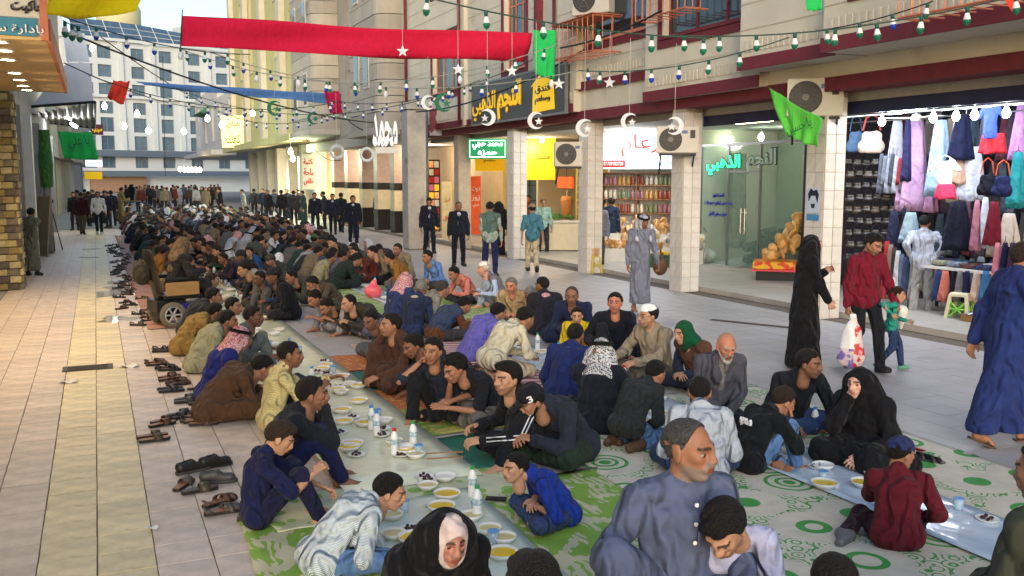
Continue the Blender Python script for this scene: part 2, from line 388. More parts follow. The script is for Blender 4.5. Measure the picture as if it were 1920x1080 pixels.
def hair_geo(style, vox):
    key = ('hair', style, vox)
    if key in _C: return _C[key]
    P = [('e', (-.012, 0, .028), (.1, .079, .09), None)]
    lev, fold = .014, (.013, .03)
    if style == 'curly': lev, fold = .026, (.03, .035)
    if style == 'thick':
        P += [('e', (.03, 0, .085), (.06, .06, .035), None)]; lev, fold = .018, (.02, .04)
    if style == 'ponytail':
        P += [('c', (-.1, .05, .07), (-.15, .06, .0), .03, .015), ('c', (-.1, -.05, .07), (-.15, -.06, .0), .03, .015)]; lev = .014
    cuts = [lambda x, y, z: (hairline(x) + .005 * np.sin(95 * y + 1) + .004 * np.sin(210 * y) * (x > 0) - z) * .8]
    if style == 'bald': cuts += [lambda x, y, z: (z - np.interp(x, [-.12, -.06, .03], [.06, .035, .01])) * .8 + 0 * y]; lev = .006
    if style == 'receding': cuts = [lambda x, y, z: (np.interp(x, [-.12, -.09, -.03, .0, .03, .05], [-.085, -.075, -.03, -.01, .05, .12]) - z) * .8 + 0 * y]; lev = .008
    if style == 'buzz': lev, fold = .007, (.004, .02)
    V, F = sdf_mesh(P, vox, k=.02, level=lev, fold=fold, seed=len(style) * 7, cut=cuts, mod=lambda x, y, z: lev * .85 * np.clip(1 - (z - hairline(x)) / .032, 0, 1) ** 1.5 + 0 * y)
    _C[key] = (V, F); return V, F
def hand_geo(pose, vox):
    key = ('hand', pose, vox)
    if key in _C: return _C[key]
    cu = {'relax': (18, 28, 22), 'flat': (4, 8, 6), 'grip': (55, 70, 45), 'pinch': (38, 40, 25)}[pose]
    P = [('f', (-.02, 0, 0), (.02, 0, 0), .024, .024, (0, 0, 1), 1.35), ('f', (.02, .018, 0), (.078, .028, -.002), .017, .013, (0, 0, 1), 1.25), ('f', (.02, -.012, 0), (.074, -.026, -.002), .018, .012, (0, 0, 1), 1.25), ('f', (.02, .004, 0), (.08, .002, .001), .018, .014, (0, 0, 1), 1.25)]
    for i, (y, l) in enumerate(((.031, .9), (.010, 1.0), (-.011, .93), (-.03, .75))):
        p = Vector((.08 - abs(i - 1.2) * .004, y, 0)); a = 0; r = .0088 - .0006 * (i == 3)
        for sg, (ln, c) in enumerate(zip((.04 * l, .026 * l, .021 * l), cu)):
            a += R(c + (4 * i if pose != 'flat' else 0)); q = p + Vector((math.cos(a) * ln, y * .12, -math.sin(a) * ln))
            P.append(('c', tuple(p), tuple(q), r, r * .92)); p = q; r *= .92
    t = R(20 if pose != 'grip' else 45)
    P += [('c', (.012, .026, -.004), (.042, .05, -.014), .014, .011), ('c', (.042, .05, -.014), (.072, .058 - .02 * (pose in ('grip', 'pinch')), -.014 - .03 * math.sin(t)), .0105, .0085)]
    V, F = sdf_mesh(P, vox, k=.009); _C[key] = (V, F); return V, F
def foot_geo(kind, vox):
    key = ('foot', kind, vox)
    if key in _C: return _C[key]
    if kind == 'bare':
        P = [('c', (0, 0, .03), (-.02, 0, -.045), .034, .028), ('c', (-.035, 0, -.045), (.04, .0, -.045), .028, .03), ('f', (.0, 0, -.02), (.11, .002, -.05), .034, .02, (0, 1, 0), .7)]
        for i in range(5): P.append(('c', (.1, .032 - i * .016, -.055), (.155 - i * .011 - .012 * (i == 0) * 0, .034 - i * .0175, -.058), .011, .0095 + .003 * (i == 0)))
        V, F = sdf_mesh(P, vox, k=.014)
    else:
        P = [('c', (0, 0, .03), (-.02, 0, -.04), .045, .04), ('f', (-.03, 0, -.04), (.12, 0, -.045), .04, .036, (0, 1, 0), .85), ('f', (.0, 0, -.01), (.13, 0, -.04), .04, .03, (0, 1, 0), .8)]
        V, F = sdf_mesh(P, vox, k=.03, cut=[((0, 0, -.075), (0, 0, -1))])
    _C[key] = (V, F); return V, F
_g = {}
def eye_geo():
    if 'eye' in _g: return _g['eye']
    V = []; F = []; C = []
    for s in (-1, 1):
        n0 = len(V); c = np.array((.0775, .0325 * s, .001)); r = .0142
        for i in range(7):
            for j in range(12):
                th = math.pi * i / 6; ph = 2 * math.pi * j / 12
                d = np.array((math.cos(th), math.sin(th) * math.cos(ph), math.sin(th) * math.sin(ph)))
                V.append(c + d * r); lid = d[2] > .28 or d[2] < -.42
                C.append('lid' if lid else ('iris' if i <= 2 and abs(d[1]) < .5 else 'white'))
        for i in range(6):
            for j in range(12): F.append((n0 + i * 12 + j, n0 + i * 12 + (j + 1) % 12, n0 + (i + 1) * 12 + (j + 1) % 12, n0 + (i + 1) * 12 + j))
    _g['eye'] = (np.array(V), np.array(F), C); return _g['eye']

skin_m = bpy.data.materials.new('skin'); skin_m.use_nodes = True
_n = skin_m.node_tree.nodes; _l = skin_m.node_tree.links; _b = _n['Principled BSDF']
_at = _n.new('ShaderNodeAttribute'); _at.attribute_name = 'Col'
_tn = _n.new('ShaderNodeTexNoise'); _tn.inputs['Scale'].default_value = 35; _tn.inputs['Detail'].default_value = 4
_tc = _n.new('ShaderNodeTexCoord'); _l.new(_tc.outputs['Object'], _tn.inputs['Vector'])
_mr = _n.new('ShaderNodeMapRange'); _mr.inputs[3].default_value = .8; _mr.inputs[4].default_value = 1.2; _l.new(_tn.outputs[0], _mr.inputs[0])
_vm = _n.new('ShaderNodeVectorMath'); _vm.operation = 'SCALE'; _l.new(_at.outputs['Color'], _vm.inputs[0]); _l.new(_mr.outputs[0], _vm.inputs['Scale'])
_l.new(_vm.outputs[0], _b.inputs['Base Color']); _b.inputs['Roughness'].default_value = .55; _b.inputs['Specular IOR Level'].default_value = .35
_bp = _n.new('ShaderNodeBump'); _bp.inputs['Strength'].default_value = .12; _bp.inputs['Distance'].default_value = .01
_l.new(_tn.outputs[0], _bp.inputs['Height']); _l.new(_bp.outputs[0], _b.inputs['Normal'])
HAIR = {k: mat('hair_' + k, c, rough=.62, noise=.4, nscale=70, bump=1.0, bscale=110, spec=.25) for k, c in
        dict(black=(26, 22, 21), brown=(48, 36, 29), grey=(120, 116, 112), dgrey=(72, 68, 66), white=(200, 198, 195)).items()}
SHOE = {k: mat('shoe_' + k, c, rough=.6, noise=.2, nscale=20) for k, c in dict(black=(28, 27, 28), brown=(74, 52, 38), white=(205, 205, 205), grey=(95, 95, 98), green=(90, 150, 130)).items()}

def V3(*a): return Vector(a)
def ik(a, c, l1, l2, pole):
    d = c - a; L = d.length
    if L > (l1 + l2) * .995: c = a + d * ((l1 + l2) * .995 / L); d = c - a; L = d.length
    L = max(L, abs(l1 - l2) + .02); x = (l1 * l1 - l2 * l2 + L * L) / (2 * L); h = math.sqrt(max(l1 * l1 - x * x, 0))
    u = d.normalized(); p = pole - u * pole.dot(u); p = p.normalized() if p.length > 1e-4 else V3(0, 0, 1)
    return a + u * x + p * h, c
LEGS = {  # hip height, then knee, ankle, toe direction for left (+y) and right
    'cross': (.105, ((.33, .30, .135), (.20, -.07, .075), (.25, -.9, -.1)), ((.33, -.30, .135), (.30, .09, .07), (.25, .9, -.1))),
    'up': (.115, ((.30, .14, .42), (.45, .12, .075), (1, .1, -.05)), ((.30, -.14, .42), (.45, -.12, .075), (1, -.1, -.05))),
    'upL': (.11, ((.29, .17, .42), (.40, .15, .075), (1, .1, -.05)), ((.33, -.28, .135), (.28, .09, .07), (.25, .9, -.1))),
    'upR': (.11, ((.33, .28, .135), (.28, -.09, .07), (.25, -.9, -.1)), ((.29, -.17, .42), (.40, -.15, .075), (1, -.1, -.05))),
    'kneel': (.235, ((.40, .15, .09), (.0, .13, .075), (-1, -.2, -.15)), ((.40, -.15, .09), (.0, -.13, .075), (-1, .2, -.15))),
    'side': (.11, ((.36, .22, .13), (.02, .38, .07), (-.7, .5, -.1)), ((.36, -.2, .13), (.20, .12, .07), (.2, .9, -.1))),
    'squat': (.30, ((.36, .2, .5), (.18, .16, .075), (1, .2, -.05)), ((.36, -.2, .5), (.18, -.16, .075), (1, -.2, -.05))),
    'stand': (.93, ((.03, .11, .50), (.0, .12, .085), (1, .25, -.1)), ((.03, -.11, .50), (.0, -.12, .085), (1, -.25, -.1))),
    'walk': (.91, ((.16, .09, .52), (.22, .09, .09), (1, .1, .1)), ((.03, -.09, .49), (-.24, -.09, .13), (1, -.1, -.45))),
    'wide': (.11, ((.33, .28, .135), (.28, -.09, .07), (.25, -.9, -.1)), ((.18, -.36, .36), (.34, -.34, .075), (1, -.1, -.05))),
    'chair': (.56, ((.42, .13, .56), (.46, .13, .16), (1, .1, -.05)), ((.42, -.13, .56), (.46, -.13, .16), (1, -.1, -.05))),
}
ARMS = {'knee': (.38, .27, .27), 'reach': (.50, .10, .24), 'lap': (.27, .05, .21), 'face': (.20, .05, .60), 'rest': (.12, .30, .14), 'chest': (.24, .04, .42), 'low': (.42, .20, .14),
        'hang': (.03, .27, .70), 'hips': (-.02, .20, 1.02), 'belly': (.22, .06, 1.06), 'swing': (.22, .25, .75), 'back': (-.18, .25, .76), 'bag': (.10, .26, .72), 'hold': (.30, .14, 1.12)}
def pose_of(sp):
    hz, lL, lR = LEGS[sp.get('legs', 'cross')]
    st = hz > .8
    ln, cv, sd = R(sp.get('lean', 8)), R(sp.get('curve', 14)), R(sp.get('side', 0)); tw = Matrix.Rotation(R(sp.get('twist', 0)), 3, 'Z')
    J = {}; p = V3(0, 0, hz); J['hip'] = p
    def u(a): return tw @ V3(math.sin(a), math.sin(sd), math.cos(a)).normalized()
    J['waist'] = p + u(ln) * .17; J['chest'] = J['waist'] + u(ln + cv * .6) * .17; J['neck'] = J['chest'] + u(ln + cv) * .15
    sh = J['chest'] + u(ln + cv) * .105; rt = tw @ V3(0, 1, 0)
    hy, hp = R(sp.get('hyaw', 0)), R(sp.get('hpitch', 8)); hr = R(sp.get('hroll', 0))
    hd = V3(math.sin(ln + cv + hp * .35), 0, math.cos(ln + cv + hp * .35))
    J['skull'] = J['neck'] + tw @ hd * .135 + (tw @ Matrix.Rotation(hy, 3, 'Z')) @ V3(.022 + .02 * math.sin(hp), 0, -.02 * math.sin(abs(hp)))
    J['HM'] = (tw @ Matrix.Rotation(hy, 3, 'Z') @ Matrix.Rotation(hp, 3, 'Y') @ Matrix.Rotation(hr, 3, 'X'))
    J['rt'] = rt; J['fw'] = tw @ V3(1, 0, 0)
    for n, s, lg in (('L', 1, lL), ('R', -1, lR)):
        J['h' + n] = p + V3(0, .085 * s, 0); k, a, t = [V3(*q) for q in lg]
        J['k' + n], J['a' + n], J['t' + n] = k, a, t
        J['s' + n] = sh + rt * (.178 * s) - u(ln + cv) * .022
        ar = sp.get('arm' + n, sp.get('arms', 'hang' if st else 'knee'))
        w = V3(*ARMS[ar]) if isinstance(ar, str) else V3(*ar)
        if isinstance(ar, str): w.y *= s
        if isinstance(ar, str) and ar == 'face': w = J['skull'] + J['HM'] @ V3(.09, .04 * s, -.13)
        if isinstance(ar, str) and ar == 'ear': w = J['skull'] + J['HM'] @ V3(.02, .13 * s, -.12)
        pole = V3(-.35, .55 * s, -.6) if not st else V3(-.8, .5 * s, -.1)
        J['e' + n], J['w' + n] = ik(J['s' + n], w, .285, .25, pole)
    J['top'] = J['skull'] + J['HM'] @ V3(-.01, 0, .118)
    return J
ARMS['ear'] = (0, 0, 0)

def person(label, sp, pos=None, px=None, z0=0.0, hd=0.0, s=1.0, lod=0, group=None, parent_name='person', seed=None):
    """sp: pose and clothes.  px: pixel of the crown of the head; distance follows from the seated or standing height"""
    J = pose_of(sp); hdR = R(hd); tone = sp.get('tone', (158, 112, 88))
    seed = seed if seed is not None else int(abs(hash((label.__len__(), round(hd, 1), round(s, 3), (px or pos)[0]))) % 9973)
    rot = Matrix.Rotation(hdR, 3, 'Z')
    if px is not None:
        t = J['top'] * s; w = G(px[0], px[1], z0 + t.z); off = rot @ V3(t.x, t.y, 0); pos = (w.x - off.x, w.y - off.y, z0)
    root = empty(parent_name, pos, hdR, label, 'person', group); root.scale = (s, s, s)
    vg, vb, vh, vn = [(.0145, .018, .006, .0055), (.019, .024, .0085, .008), (.03, .034, .0125, .012)][lod]
    T3 = lambda v: (v.x, v.y, v.z)
    rt = T3(J['rt'])
    top = sp.get('top', ('shirt', (90, 90, 95))); bot = sp.get('bottom', ('trousers', (60, 60, 65)))
    kind = top[0]; fit = {'shirt': .008, 'tee': .008, 'jacket': .022, 'coat': .03, 'robe': .018, 'hoodie': .024, 'abaya': .03}[kind] + sp.get('fat', 0)
    st = J['hip'].z > .8
    # --- body: one skin surface
    B = [('f', T3(J['hip']), T3(J['waist']), .078, .07, rt, .74), ('f', T3(J['waist']), T3(J['chest']), .07, .084, rt, .76), ('f', T3(J['chest']), T3(J['neck']), .08, .045, rt, .85),
         ('c', T3(J['sL'] * .88 + J['sR'] * .12), T3(J['sR'] * .88 + J['sL'] * .12), .036, .036), ('c', T3(J['neck'] - (J['neck'] - J['chest']) * .25), T3(J['skull'] + J['HM'] @ V3(-.02, 0, -.06)), .052, .047)]
    for n in 'LR':
        B += [('c', T3(J['s' + n]), T3(J['e' + n]), .036, .033), ('c', T3(J['e' + n]), T3(J['w' + n]), .037, .025),
              ('c', T3(J['h' + n]), T3(J['k' + n]), .06, .046), ('c', T3(J['k' + n]), T3(J['a' + n]), .046, .033)]
    hm4 = J['HM'].to_4x4(); hm4.translation = J['skull']; Hn = np.array(J['HM']); Ho = np.array(J['skull'])
    V, F = sdf_mesh(B, vb, k=.03); cols = np.tile(np.array(lin(tone)), (len(V), 1))
    Vs, Fs, Cs = [V], [F], [cols]
    hs = sp.get('hscale', 1.0)
    hv, hf = head_geo(sp.get('face', 'm'), vh)
    bc = sp.get('bcol', (38, 32, 30)); hc = sp.get('hair', ('short', 'black'))
    fc = face_cols(hv, tone, sp.get('brow', (36, 28, 25)), sp.get('beard', .25), bc, None)
    off = len(V); Vs.append((hv * hs) @ Hn.T + Ho); Fs.append(hf + off); Cs.append(fc); off += len(hv)
    if lod < 2:
        ev, ef, ec = eye_geo(); Vs.append((ev * hs) @ Hn.T + Ho); Fs.append(ef + off); off += len(ev)
        cm = {'lid': np.array(lin((tone[0] * .8, tone[1] * .74, tone[2] * .72))), 'iris': np.array((.012, .008, .006)), 'white': np.array((.55, .5, .46))}
        Cs.append(np.array([cm[c] for c in ec]))
    for n, sg in (('L', 1), ('R', -1)):
        d = (J['w' + n] - J['e' + n]).normalized(); hp = sp.get('hand' + n, sp.get('hands', 'relax'))
        hdv = sp.get('hdir' + n)
        if hdv: d = V3(*hdv).normalized()
        elif not st and isinstance(sp.get('arm' + n, sp.get('arms', 'knee')), str) and sp.get('arm' + n, sp.get('arms', 'knee')) in ('face', 'ear'): d = (J['skull'] + J['HM'] @ V3(.06, .02 * sg, -.01) - J['w' + n]).normalized()
        up = V3(0, sg * .5, .8) if not st else V3(-.1, sg, 0.05)
        if abs(d.z) > .75 and not st: up = V3(.9, sg * .4, 0)
        z = (up - d * up.dot(d)).normalized(); y = z.cross(d)
        gv, gf = hand_geo(hp, vn); g = gv.copy(); g[:, 1] *= (1 if sg < 0 else -1)   # thumb towards the middle
        if sg > 0: gf = gf[:, ::-1]
        M = np.array([[d.x, y.x, z.x], [d.y, y.y, z.y], [d.z, y.z, z.z]])
        Vs.append(g @ M.T + np.array(J['w' + n] + d * .022)); Fs.append(gf + off); off += len(g); Cs.append(np.tile(np.array(lin(tone)), (len(g), 1)))
    feet = sp.get('feet', 'bare')
    shoe_v, shoe_f, so_ = [], [], 0
    hidefeet = kind in ('robe', 'abaya') and not st and not sp.get('showfeet')
    for n, sg in (('L', 1), ('R', -1)):
        if hidefeet: break
        d = J['t' + n].normalized(); sh = (J['k' + n] - J['a' + n]).normalized(); z = (sh - d * sh.dot(d)); z = z.normalized() if z.length > 1e-3 else V3(0, 0, 1)
        y = z.cross(d); M = np.array([[d.x, y.x, z.x], [d.y, y.y, z.y], [d.z, y.z, z.z]])
        fv, ff = foot_geo('bare' if feet in ('bare', 'sandal') else 'shoe', max(vn, .007) * 1.15); g = fv.copy(); g[:, 1] *= sg * -1
        if sg > 0: ff = ff[:, ::-1]
        q = g @ M.T + np.array(J['a' + n]); 
        if feet in ('bare', 'sandal'): Vs.append(q); Fs.append(ff + off); off += len(q); Cs.append(np.tile(np.array(lin(tone)), (len(q), 1)))
        else: shoe_v.append(q); shoe_f.append(ff)
    o = link_mesh('body', np.concatenate(Vs), np.concatenate(Fs), skin_m, root, True)
    ca = o.data.color_attributes.new('Col', 'FLOAT_COLOR', 'POINT'); A = np.concatenate(Cs); ca.data.foreach_set('color', np.concatenate([A, np.ones((len(A), 1))], 1).ravel().astype(np.float32))
    for q, ff in zip(shoe_v, shoe_f): link_mesh('shoe' if feet == 'shoe' else 'sock', q, ff, SHOE[sp.get('shoe', 'black')], root, True)
    # --- clothes
    f = fit; sleeve = sp.get('sleeve', 1.0 if kind != 'tee' else .42)
    def arms(f, sl):
        o = []
        for n in 'LR':
            s_, e, w = J['s' + n], J['e' + n], J['w' + n]
            if sl <= .5: o.append(('c', T3(s_), T3(s_ + (e - s_) * (sl * 2)), .058 + f, .052 + f * 1.5))
            else: o += [('c', T3(s_), T3(e), .05 + f * .7, .042 + f * .75), ('c', T3(e), T3(e + (w - e) * ((sl - .5) * 2)), .042 + f * .75, .03 + f * .7)]
        return o
    def trunk(f, lo=0.0):
        hp_ = J['hip'] + V3(0, 0, lo)
        return [('f', T3(hp_), T3(J['waist']), .105 + f, .094 + f, rt, .72), ('f', T3(J['waist']), T3(J['chest']), .094 + f, .108 + f, rt, .72),
                ('f', T3(J['chest']), T3(J['chest'] + (J['neck'] - J['chest']) * .9), .104 + f, .057 + f * .35, rt, .8), ('c', T3(J['sL']), T3(J['sR']), .046 + f * .8, .046 + f * .8), ('c', T3(J['chest'] + (J['neck'] - J['chest']) * .75), T3(J['neck'].lerp(J['skull'], .12)), .064 + f * .3, .058 + f * .2)] + [('c', T3(J['s' + n]), T3(J['neck'] - J['fw'] * .01 - V3(0, 0, .015)), .045 + f * .6, .045 + f * .4) for n in 'LR']
    def legs(f, a=1.0):
        o = [('c', T3(J['hL']), T3(J['hR']), (.083 if kind not in ('robe', 'abaya') else .1) + f, (.083 if kind not in ('robe', 'abaya') else .1) + f)]
        for n in 'LR': o += [('c', T3(J['h' + n]), T3(J['k' + n]), (.078 if kind not in ('robe', 'abaya') else .086) + f, .062 + f), ('c', T3(J['k' + n]), T3(J['k' + n] + (J['a' + n] - J['k' + n]) * a), .06 + f, .044 + f * 1.2)]
        return o
    tm = top[1] if isinstance(top[1], bpy.types.Material) else cloth(top[1])
    names = {'shirt': 'shirt', 'tee': 'shirt', 'jacket': 'jacket', 'coat': 'coat', 'robe': 'robe', 'hoodie': 'hoodie', 'abaya': 'abaya'}
    fa = sp.get('fold', {'robe': .022, 'abaya': .024, 'tee': .016}.get(kind, .02)); fw = .095 if kind in ('robe', 'abaya') else .075
    floor = [((0, 0, .012), (0, 0, -1))]
    ncut = []
    if kind in ('robe', 'abaya'):
        P = trunk(f) + arms(f, sleeve); kk = .06
        if st:
            za = .13 if kind == 'robe' else .03
            if sp.get('legs') == 'walk': P += [('c', T3(J['h' + n]), (J['a' + n].x, J['a' + n].y, za + .05), .11 + f, .085 + f) for n in 'LR']
            P += [('f', T3(J['hip'] + V3(0, 0, .06)), (sp.get('sweep', 0.0), 0, za + .05), .115 + f, .14 + f + sp.get('flare', 0), rt, .8)]; floor = [((0, 0, za), (0, 0, -1))]; kk = .05
        else:
            P += legs(f + .012); mk = (J['kL'] + J['kR']) / 2; ma = (J['aL'] + J['aR']) / 2
            P += [('c', T3(J['hip']), T3((mk + J['hip']) / 2), .11 + f, .1 + f), ('f', T3((mk + J['hip']) / 2), T3(mk * .75 + ma * .25), .08, .07, rt, .7),
                  ('c', T3(J['hip'] + V3(-.06, .08, -.04)), T3(J['hip'] + V3(-.06, -.08, -.04)), .1, .1)]
            if kind == 'abaya': P += [('f', T3(J['chest']), T3(J['hip'] + V3(-.05, 0, 0)), .12, .2, rt, .75)]
        V, F = sdf_mesh(P, vg, k=kk, fold=(fa, fw, .35 if st else .6), seed=seed, cut=floor)
        link_mesh(names[kind], V, F, tm, root, True)
    else:
        lo = -.05 if kind in ('coat',) else (-.02 if st else .0)
        P = trunk(f, lo) + arms(f, sleeve) + [('c', T3(J['hL'] + V3(-.02, 0, .02)), T3(J['hR'] + V3(-.02, 0, .02)), .102 + f, .102 + f)]
        if st: P.append(('f', T3(J['hip'] + V3(0, 0, -.06)), T3(J['hip']), .115 + f, .112 + f, rt, .74))
        if True:
            nb = J['chest'] + (J['neck'] - J['chest']) * .85; ax_ = (J['neck'] - J['chest']).normalized(); e1 = J['fw'] - ax_ * J['fw'].dot(ax_); e1.normalize(); e2 = ax_.cross(e1)
            ring = [nb + e1 * (.062 * math.cos(a)) + e2 * (.07 * math.sin(a)) - ax_ * (.03 * math.cos(a)) for a in [i * math.pi / 5 for i in range(10)]]
            P += [('c', T3(ring[i]), T3(ring[(i + 1) % 10]), .017 if kind not in ('shirt', 'tee') else .011, .017 if kind not in ('shirt', 'tee') else .011) for i in range(10) if kind != 'jacket' or i not in (0, 9)]
        if kind == 'hoodie':
            bk = J['neck'] - J['fw'] * .1 - V3(0, 0, .035); P += [('c', T3(bk + J['rt'] * .07), T3(bk - J['rt'] * .07), .042, .042), ('c', T3(bk + J['rt'] * .09 + J['fw'] * .07), T3(bk + J['rt'] * .05), .03, .04), ('c', T3(bk - J['rt'] * .09 + J['fw'] * .07), T3(bk - J['rt'] * .05), .03, .04), ('c', T3(bk), T3(bk - V3(0, 0, .09) - J['fw'] * .02), .045, .03)]
        V, F = sdf_mesh(P, vg, k=.024, fold=(fa, fw, .6 if not st else .9), seed=seed, cut=floor + [((0, 0, J['hip'].z - (.16 if st else .09)), (0, 0, -1))])
        link_mesh(names[kind], V, F, tm, root, True)
        bm = bot[1] if isinstance(bot[1], bpy.types.Material) else cloth(bot[1])
        V, F = sdf_mesh(legs(.012 if not sp.get('loose') else .025, .97 if bot[0] != 'shorts' else .12), vg, k=.028, fold=(.022, .07, .6), seed=seed + 1, cut=[((0, 0, .012), (0, 0, -1))])
        link_mesh('trousers' if bot[0] != 'jeans' else 'jeans', V, F, bm, root, True)
    if sp.get('vest'):
        V, F = sdf_mesh(trunk(f + .016) , vg, k=.035, fold=(.008, .07), seed=seed + 2, cut=floor + [((0, 0, J['hip'].z - .07), (0, 0, -1))]); link_mesh('vest', V, F, cloth(sp['vest']), root, True)
    if sp.get('open'):   # open jacket front: the shirt below shows as a strip down the chest
        a_, b_ = J['neck'] + J['fw'] * .05 - V3(0, 0, .02), J['waist'] + J['fw'] * (.07 + f)
        V, F = sdf_mesh([('f', T3(a_ * .86 + b_ * .14 + J['fw'] * .012), T3(b_), .042 + f * .3, .012 + f, rt, 1.0)], vg, k=.02); link_mesh('undershirt', V, F, cloth(sp['open']), root, True)
    if sp.get('tie'):
        a_, b_ = J['neck'] + J['fw'] * (.075 + f) - V3(0, 0, .05), J['waist'] + J['fw'] * (.105 + f * 2)
        V, F = sdf_mesh([('c', T3(a_), T3(a_ * .45 + b_ * .55 + J['fw'] * .035), .014, .02), ('c', T3(a_ * .45 + b_ * .55 + J['fw'] * .035), T3(b_), .02, .026)], .012, k=.01); link_mesh('tie', V, F, cloth(sp['tie']), root, True)
    if sp.get('shoulder_scarf'):
        n_ = J['neck']; q = [n_ + J['rt'] * .1 + J['fw'] * .1 - V3(0, 0, .16), n_ + J['rt'] * .09 + J['fw'] * .02 - V3(0, 0, .02), n_ - J['fw'] * .085 - V3(0, 0, .02), n_ - J['rt'] * .09 + J['fw'] * .02 - V3(0, 0, .02), n_ - J['rt'] * .1 + J['fw'] * .1 - V3(0, 0, .2)]
        P = [('c', T3(q[i]), T3(q[i + 1]), .04, .04) for i in range(4)] + [('f', T3(q[2]), T3(q[2] - V3(.04, 0, .16)), .04, .035, rt, .5)]
        V, F = sdf_mesh(P, vg, k=.03, fold=(.009, .05)); link_mesh('scarf', V, F, sp['shoulder_scarf'], root, True)
    # --- hair and headwear, in the head's own frame
    def on_head(name, V, F, m, sc=1.0):
        key = ('m', name, id(V), m.name)
        if key not in _C:
            o = link_mesh(name, V, F, m, root, True); _C[key] = o.data
        else:
            o = bpy.data.objects.new(name, _C[key]); COL.objects.link(o); o.parent = root
        mm = hm4.copy(); mm = mm @ Matrix.Diagonal((hs * sc, hs * sc, hs * sc, 1)); o.matrix_local = mm; return o
    wear = sp.get('wear')
    if hc and hc[0] != 'none' and wear not in ('keffiyeh', 'hijab', 'wrap'):
        V, F = hair_geo(hc[0], vh); on_head('hair', V, F, HAIR[hc[1]])
    if sp.get('fullbeard'):
        key = ('beard', vh)
        if key not in _C: _C[key] = sdf_mesh([('c', (-.0, .062, -.03), (.06, .03, -.1), .016, .02), ('c', (-.0, -.062, -.03), (.06, -.03, -.1), .016, .02), ('e', (.07, 0, -.115), (.03, .034, .03), None), ('c', (.1, .02, -.045), (.104, -.02, -.045), .007, .007), ('c', (.1, .026, -.048), (.085, .035, -.075), .008, .01), ('c', (.1, -.026, -.048), (.085, -.035, -.075), .008, .01)], vh, k=.02, fold=(.005, .02))
        on_head('beard', *_C[key], HAIR[sp['fullbeard']])
    if sp.get('moustache'):
        key = ('mous', vh)
        if key not in _C: _C[key] = sdf_mesh([('c', (.108, 0, -.046), (.095, .026, -.053), .0075, .006), ('c', (.108, 0, -.046), (.095, -.026, -.053), .0075, .006)], min(vh, .007), k=.006)
        on_head('moustache', *_C[key], HAIR[sp['moustache']])
    if wear in ('keffiyeh', 'hijab', 'wrap'):
        wm = sp['wearmat']; Hm, Hoff = J['HM'], J['skull']
        W_ = lambda x, y, z: T3(Hoff + Hm @ V3(x, y, z))
        Ml = [list(r) for r in Hm.transposed()]; lv = .016 if wear == 'hijab' else .02
        P = [('e', W_(-.014, 0, .026), (.108, .09, .1), Ml), ('e', W_(.0, 0, -.05), (.095, .085, .1), Ml)]
        nk, fwv = J['neck'], J['fw']; rr = J['rt']
        if wear == 'keffiyeh':
            P += [('f', W_(-.05, 0, -.03), T3(nk - fwv * .1 - V3(0, 0, .06)), .085, .07, rt, .6), ('f', T3(nk - fwv * .1 - V3(0, 0, .06)), T3(J['chest'] - fwv * .13 - V3(0, 0, .12)), .045, .03, rt, .32)]
            for sg in (-1, 1): P += [('c', W_(-.02, .075 * sg, -.05), T3(nk + rr * (.13 * sg) - fwv * .02 - V3(0, 0, .05)), .05, .05), ('c', T3(nk + rr * (.13 * sg) - fwv * .02 - V3(0, 0, .05)), T3(J['chest'] + rr * (.12 * sg) + fwv * .1 - V3(0, 0, .05)), .045, .03)]
        elif wear == 'hijab':
            P += [('f', W_(-.02, 0, -.05), T3(nk - V3(0, 0, .03)), .09, .1, rt, .8), ('f', T3(nk - V3(0, 0, .03)), T3(J['chest'] + fwv * .02 - V3(0, 0, .05)), .11, .13, rt, .62)]
            if kind == 'abaya': P += [('f', W_(-.04, 0, -.02), T3(J['hip'] - fwv * (.04 if st else .1) + V3(0, 0, -.3 if st else .1)), .11, .15 if st else .17, rt, .7)]
        else: P += [('c', W_(-.06, 0, -.06), T3(nk - fwv * .05 - V3(0, 0, .02)), .075, .085), ('c', T3(nk + rr * .08), T3(nk - rr * .08), .07, .07), ('c', T3(nk + fwv * .05 + V3(0, 0, .01)), T3(nk + fwv * .07 - V3(0, 0, .08)), .06, .04)]
        V, F = sdf_mesh(P, vg * .8, k=.05, fold=(.008, .06, .5), seed=seed + 5, sub=[(('e', W_(.115 if sp.get('inner') else .105, 0, -.025), (.09, .08, .108) if sp.get('inner') else (.075, .062, .088), Ml), .012)])
        link_mesh('headscarf', V, F, wm, root, True)
        if wear == 'keffiyeh' and sp.get('agal', True):
            mb = MB()
            for dz in (0, .017): mb.tube([( -.014 + .117 * math.cos(a) * (1 - dz), .1 * math.sin(a) * (1 - dz), .062 + dz - .012 * math.cos(a)) for a in [i * math.pi / 8 for i in range(17)]], .011, 6)
            o = mb.build('agal', HAIR['black'], root, True); o.matrix_local = hm4
        if sp.get('inner'):
            V, F = sdf_mesh([('e', (.0, 0, .02), (.109, .09, .104), None), ('e', (.015, 0, -.06), (.09, .08, .09), None)], .007, k=.03, fold=(.004, .05), sub=[(('e', (.115, 0, -.035), (.078, .06, .09), None), .008)])
            on_head('inner_scarf', V, F, cloth(sp['inner']))
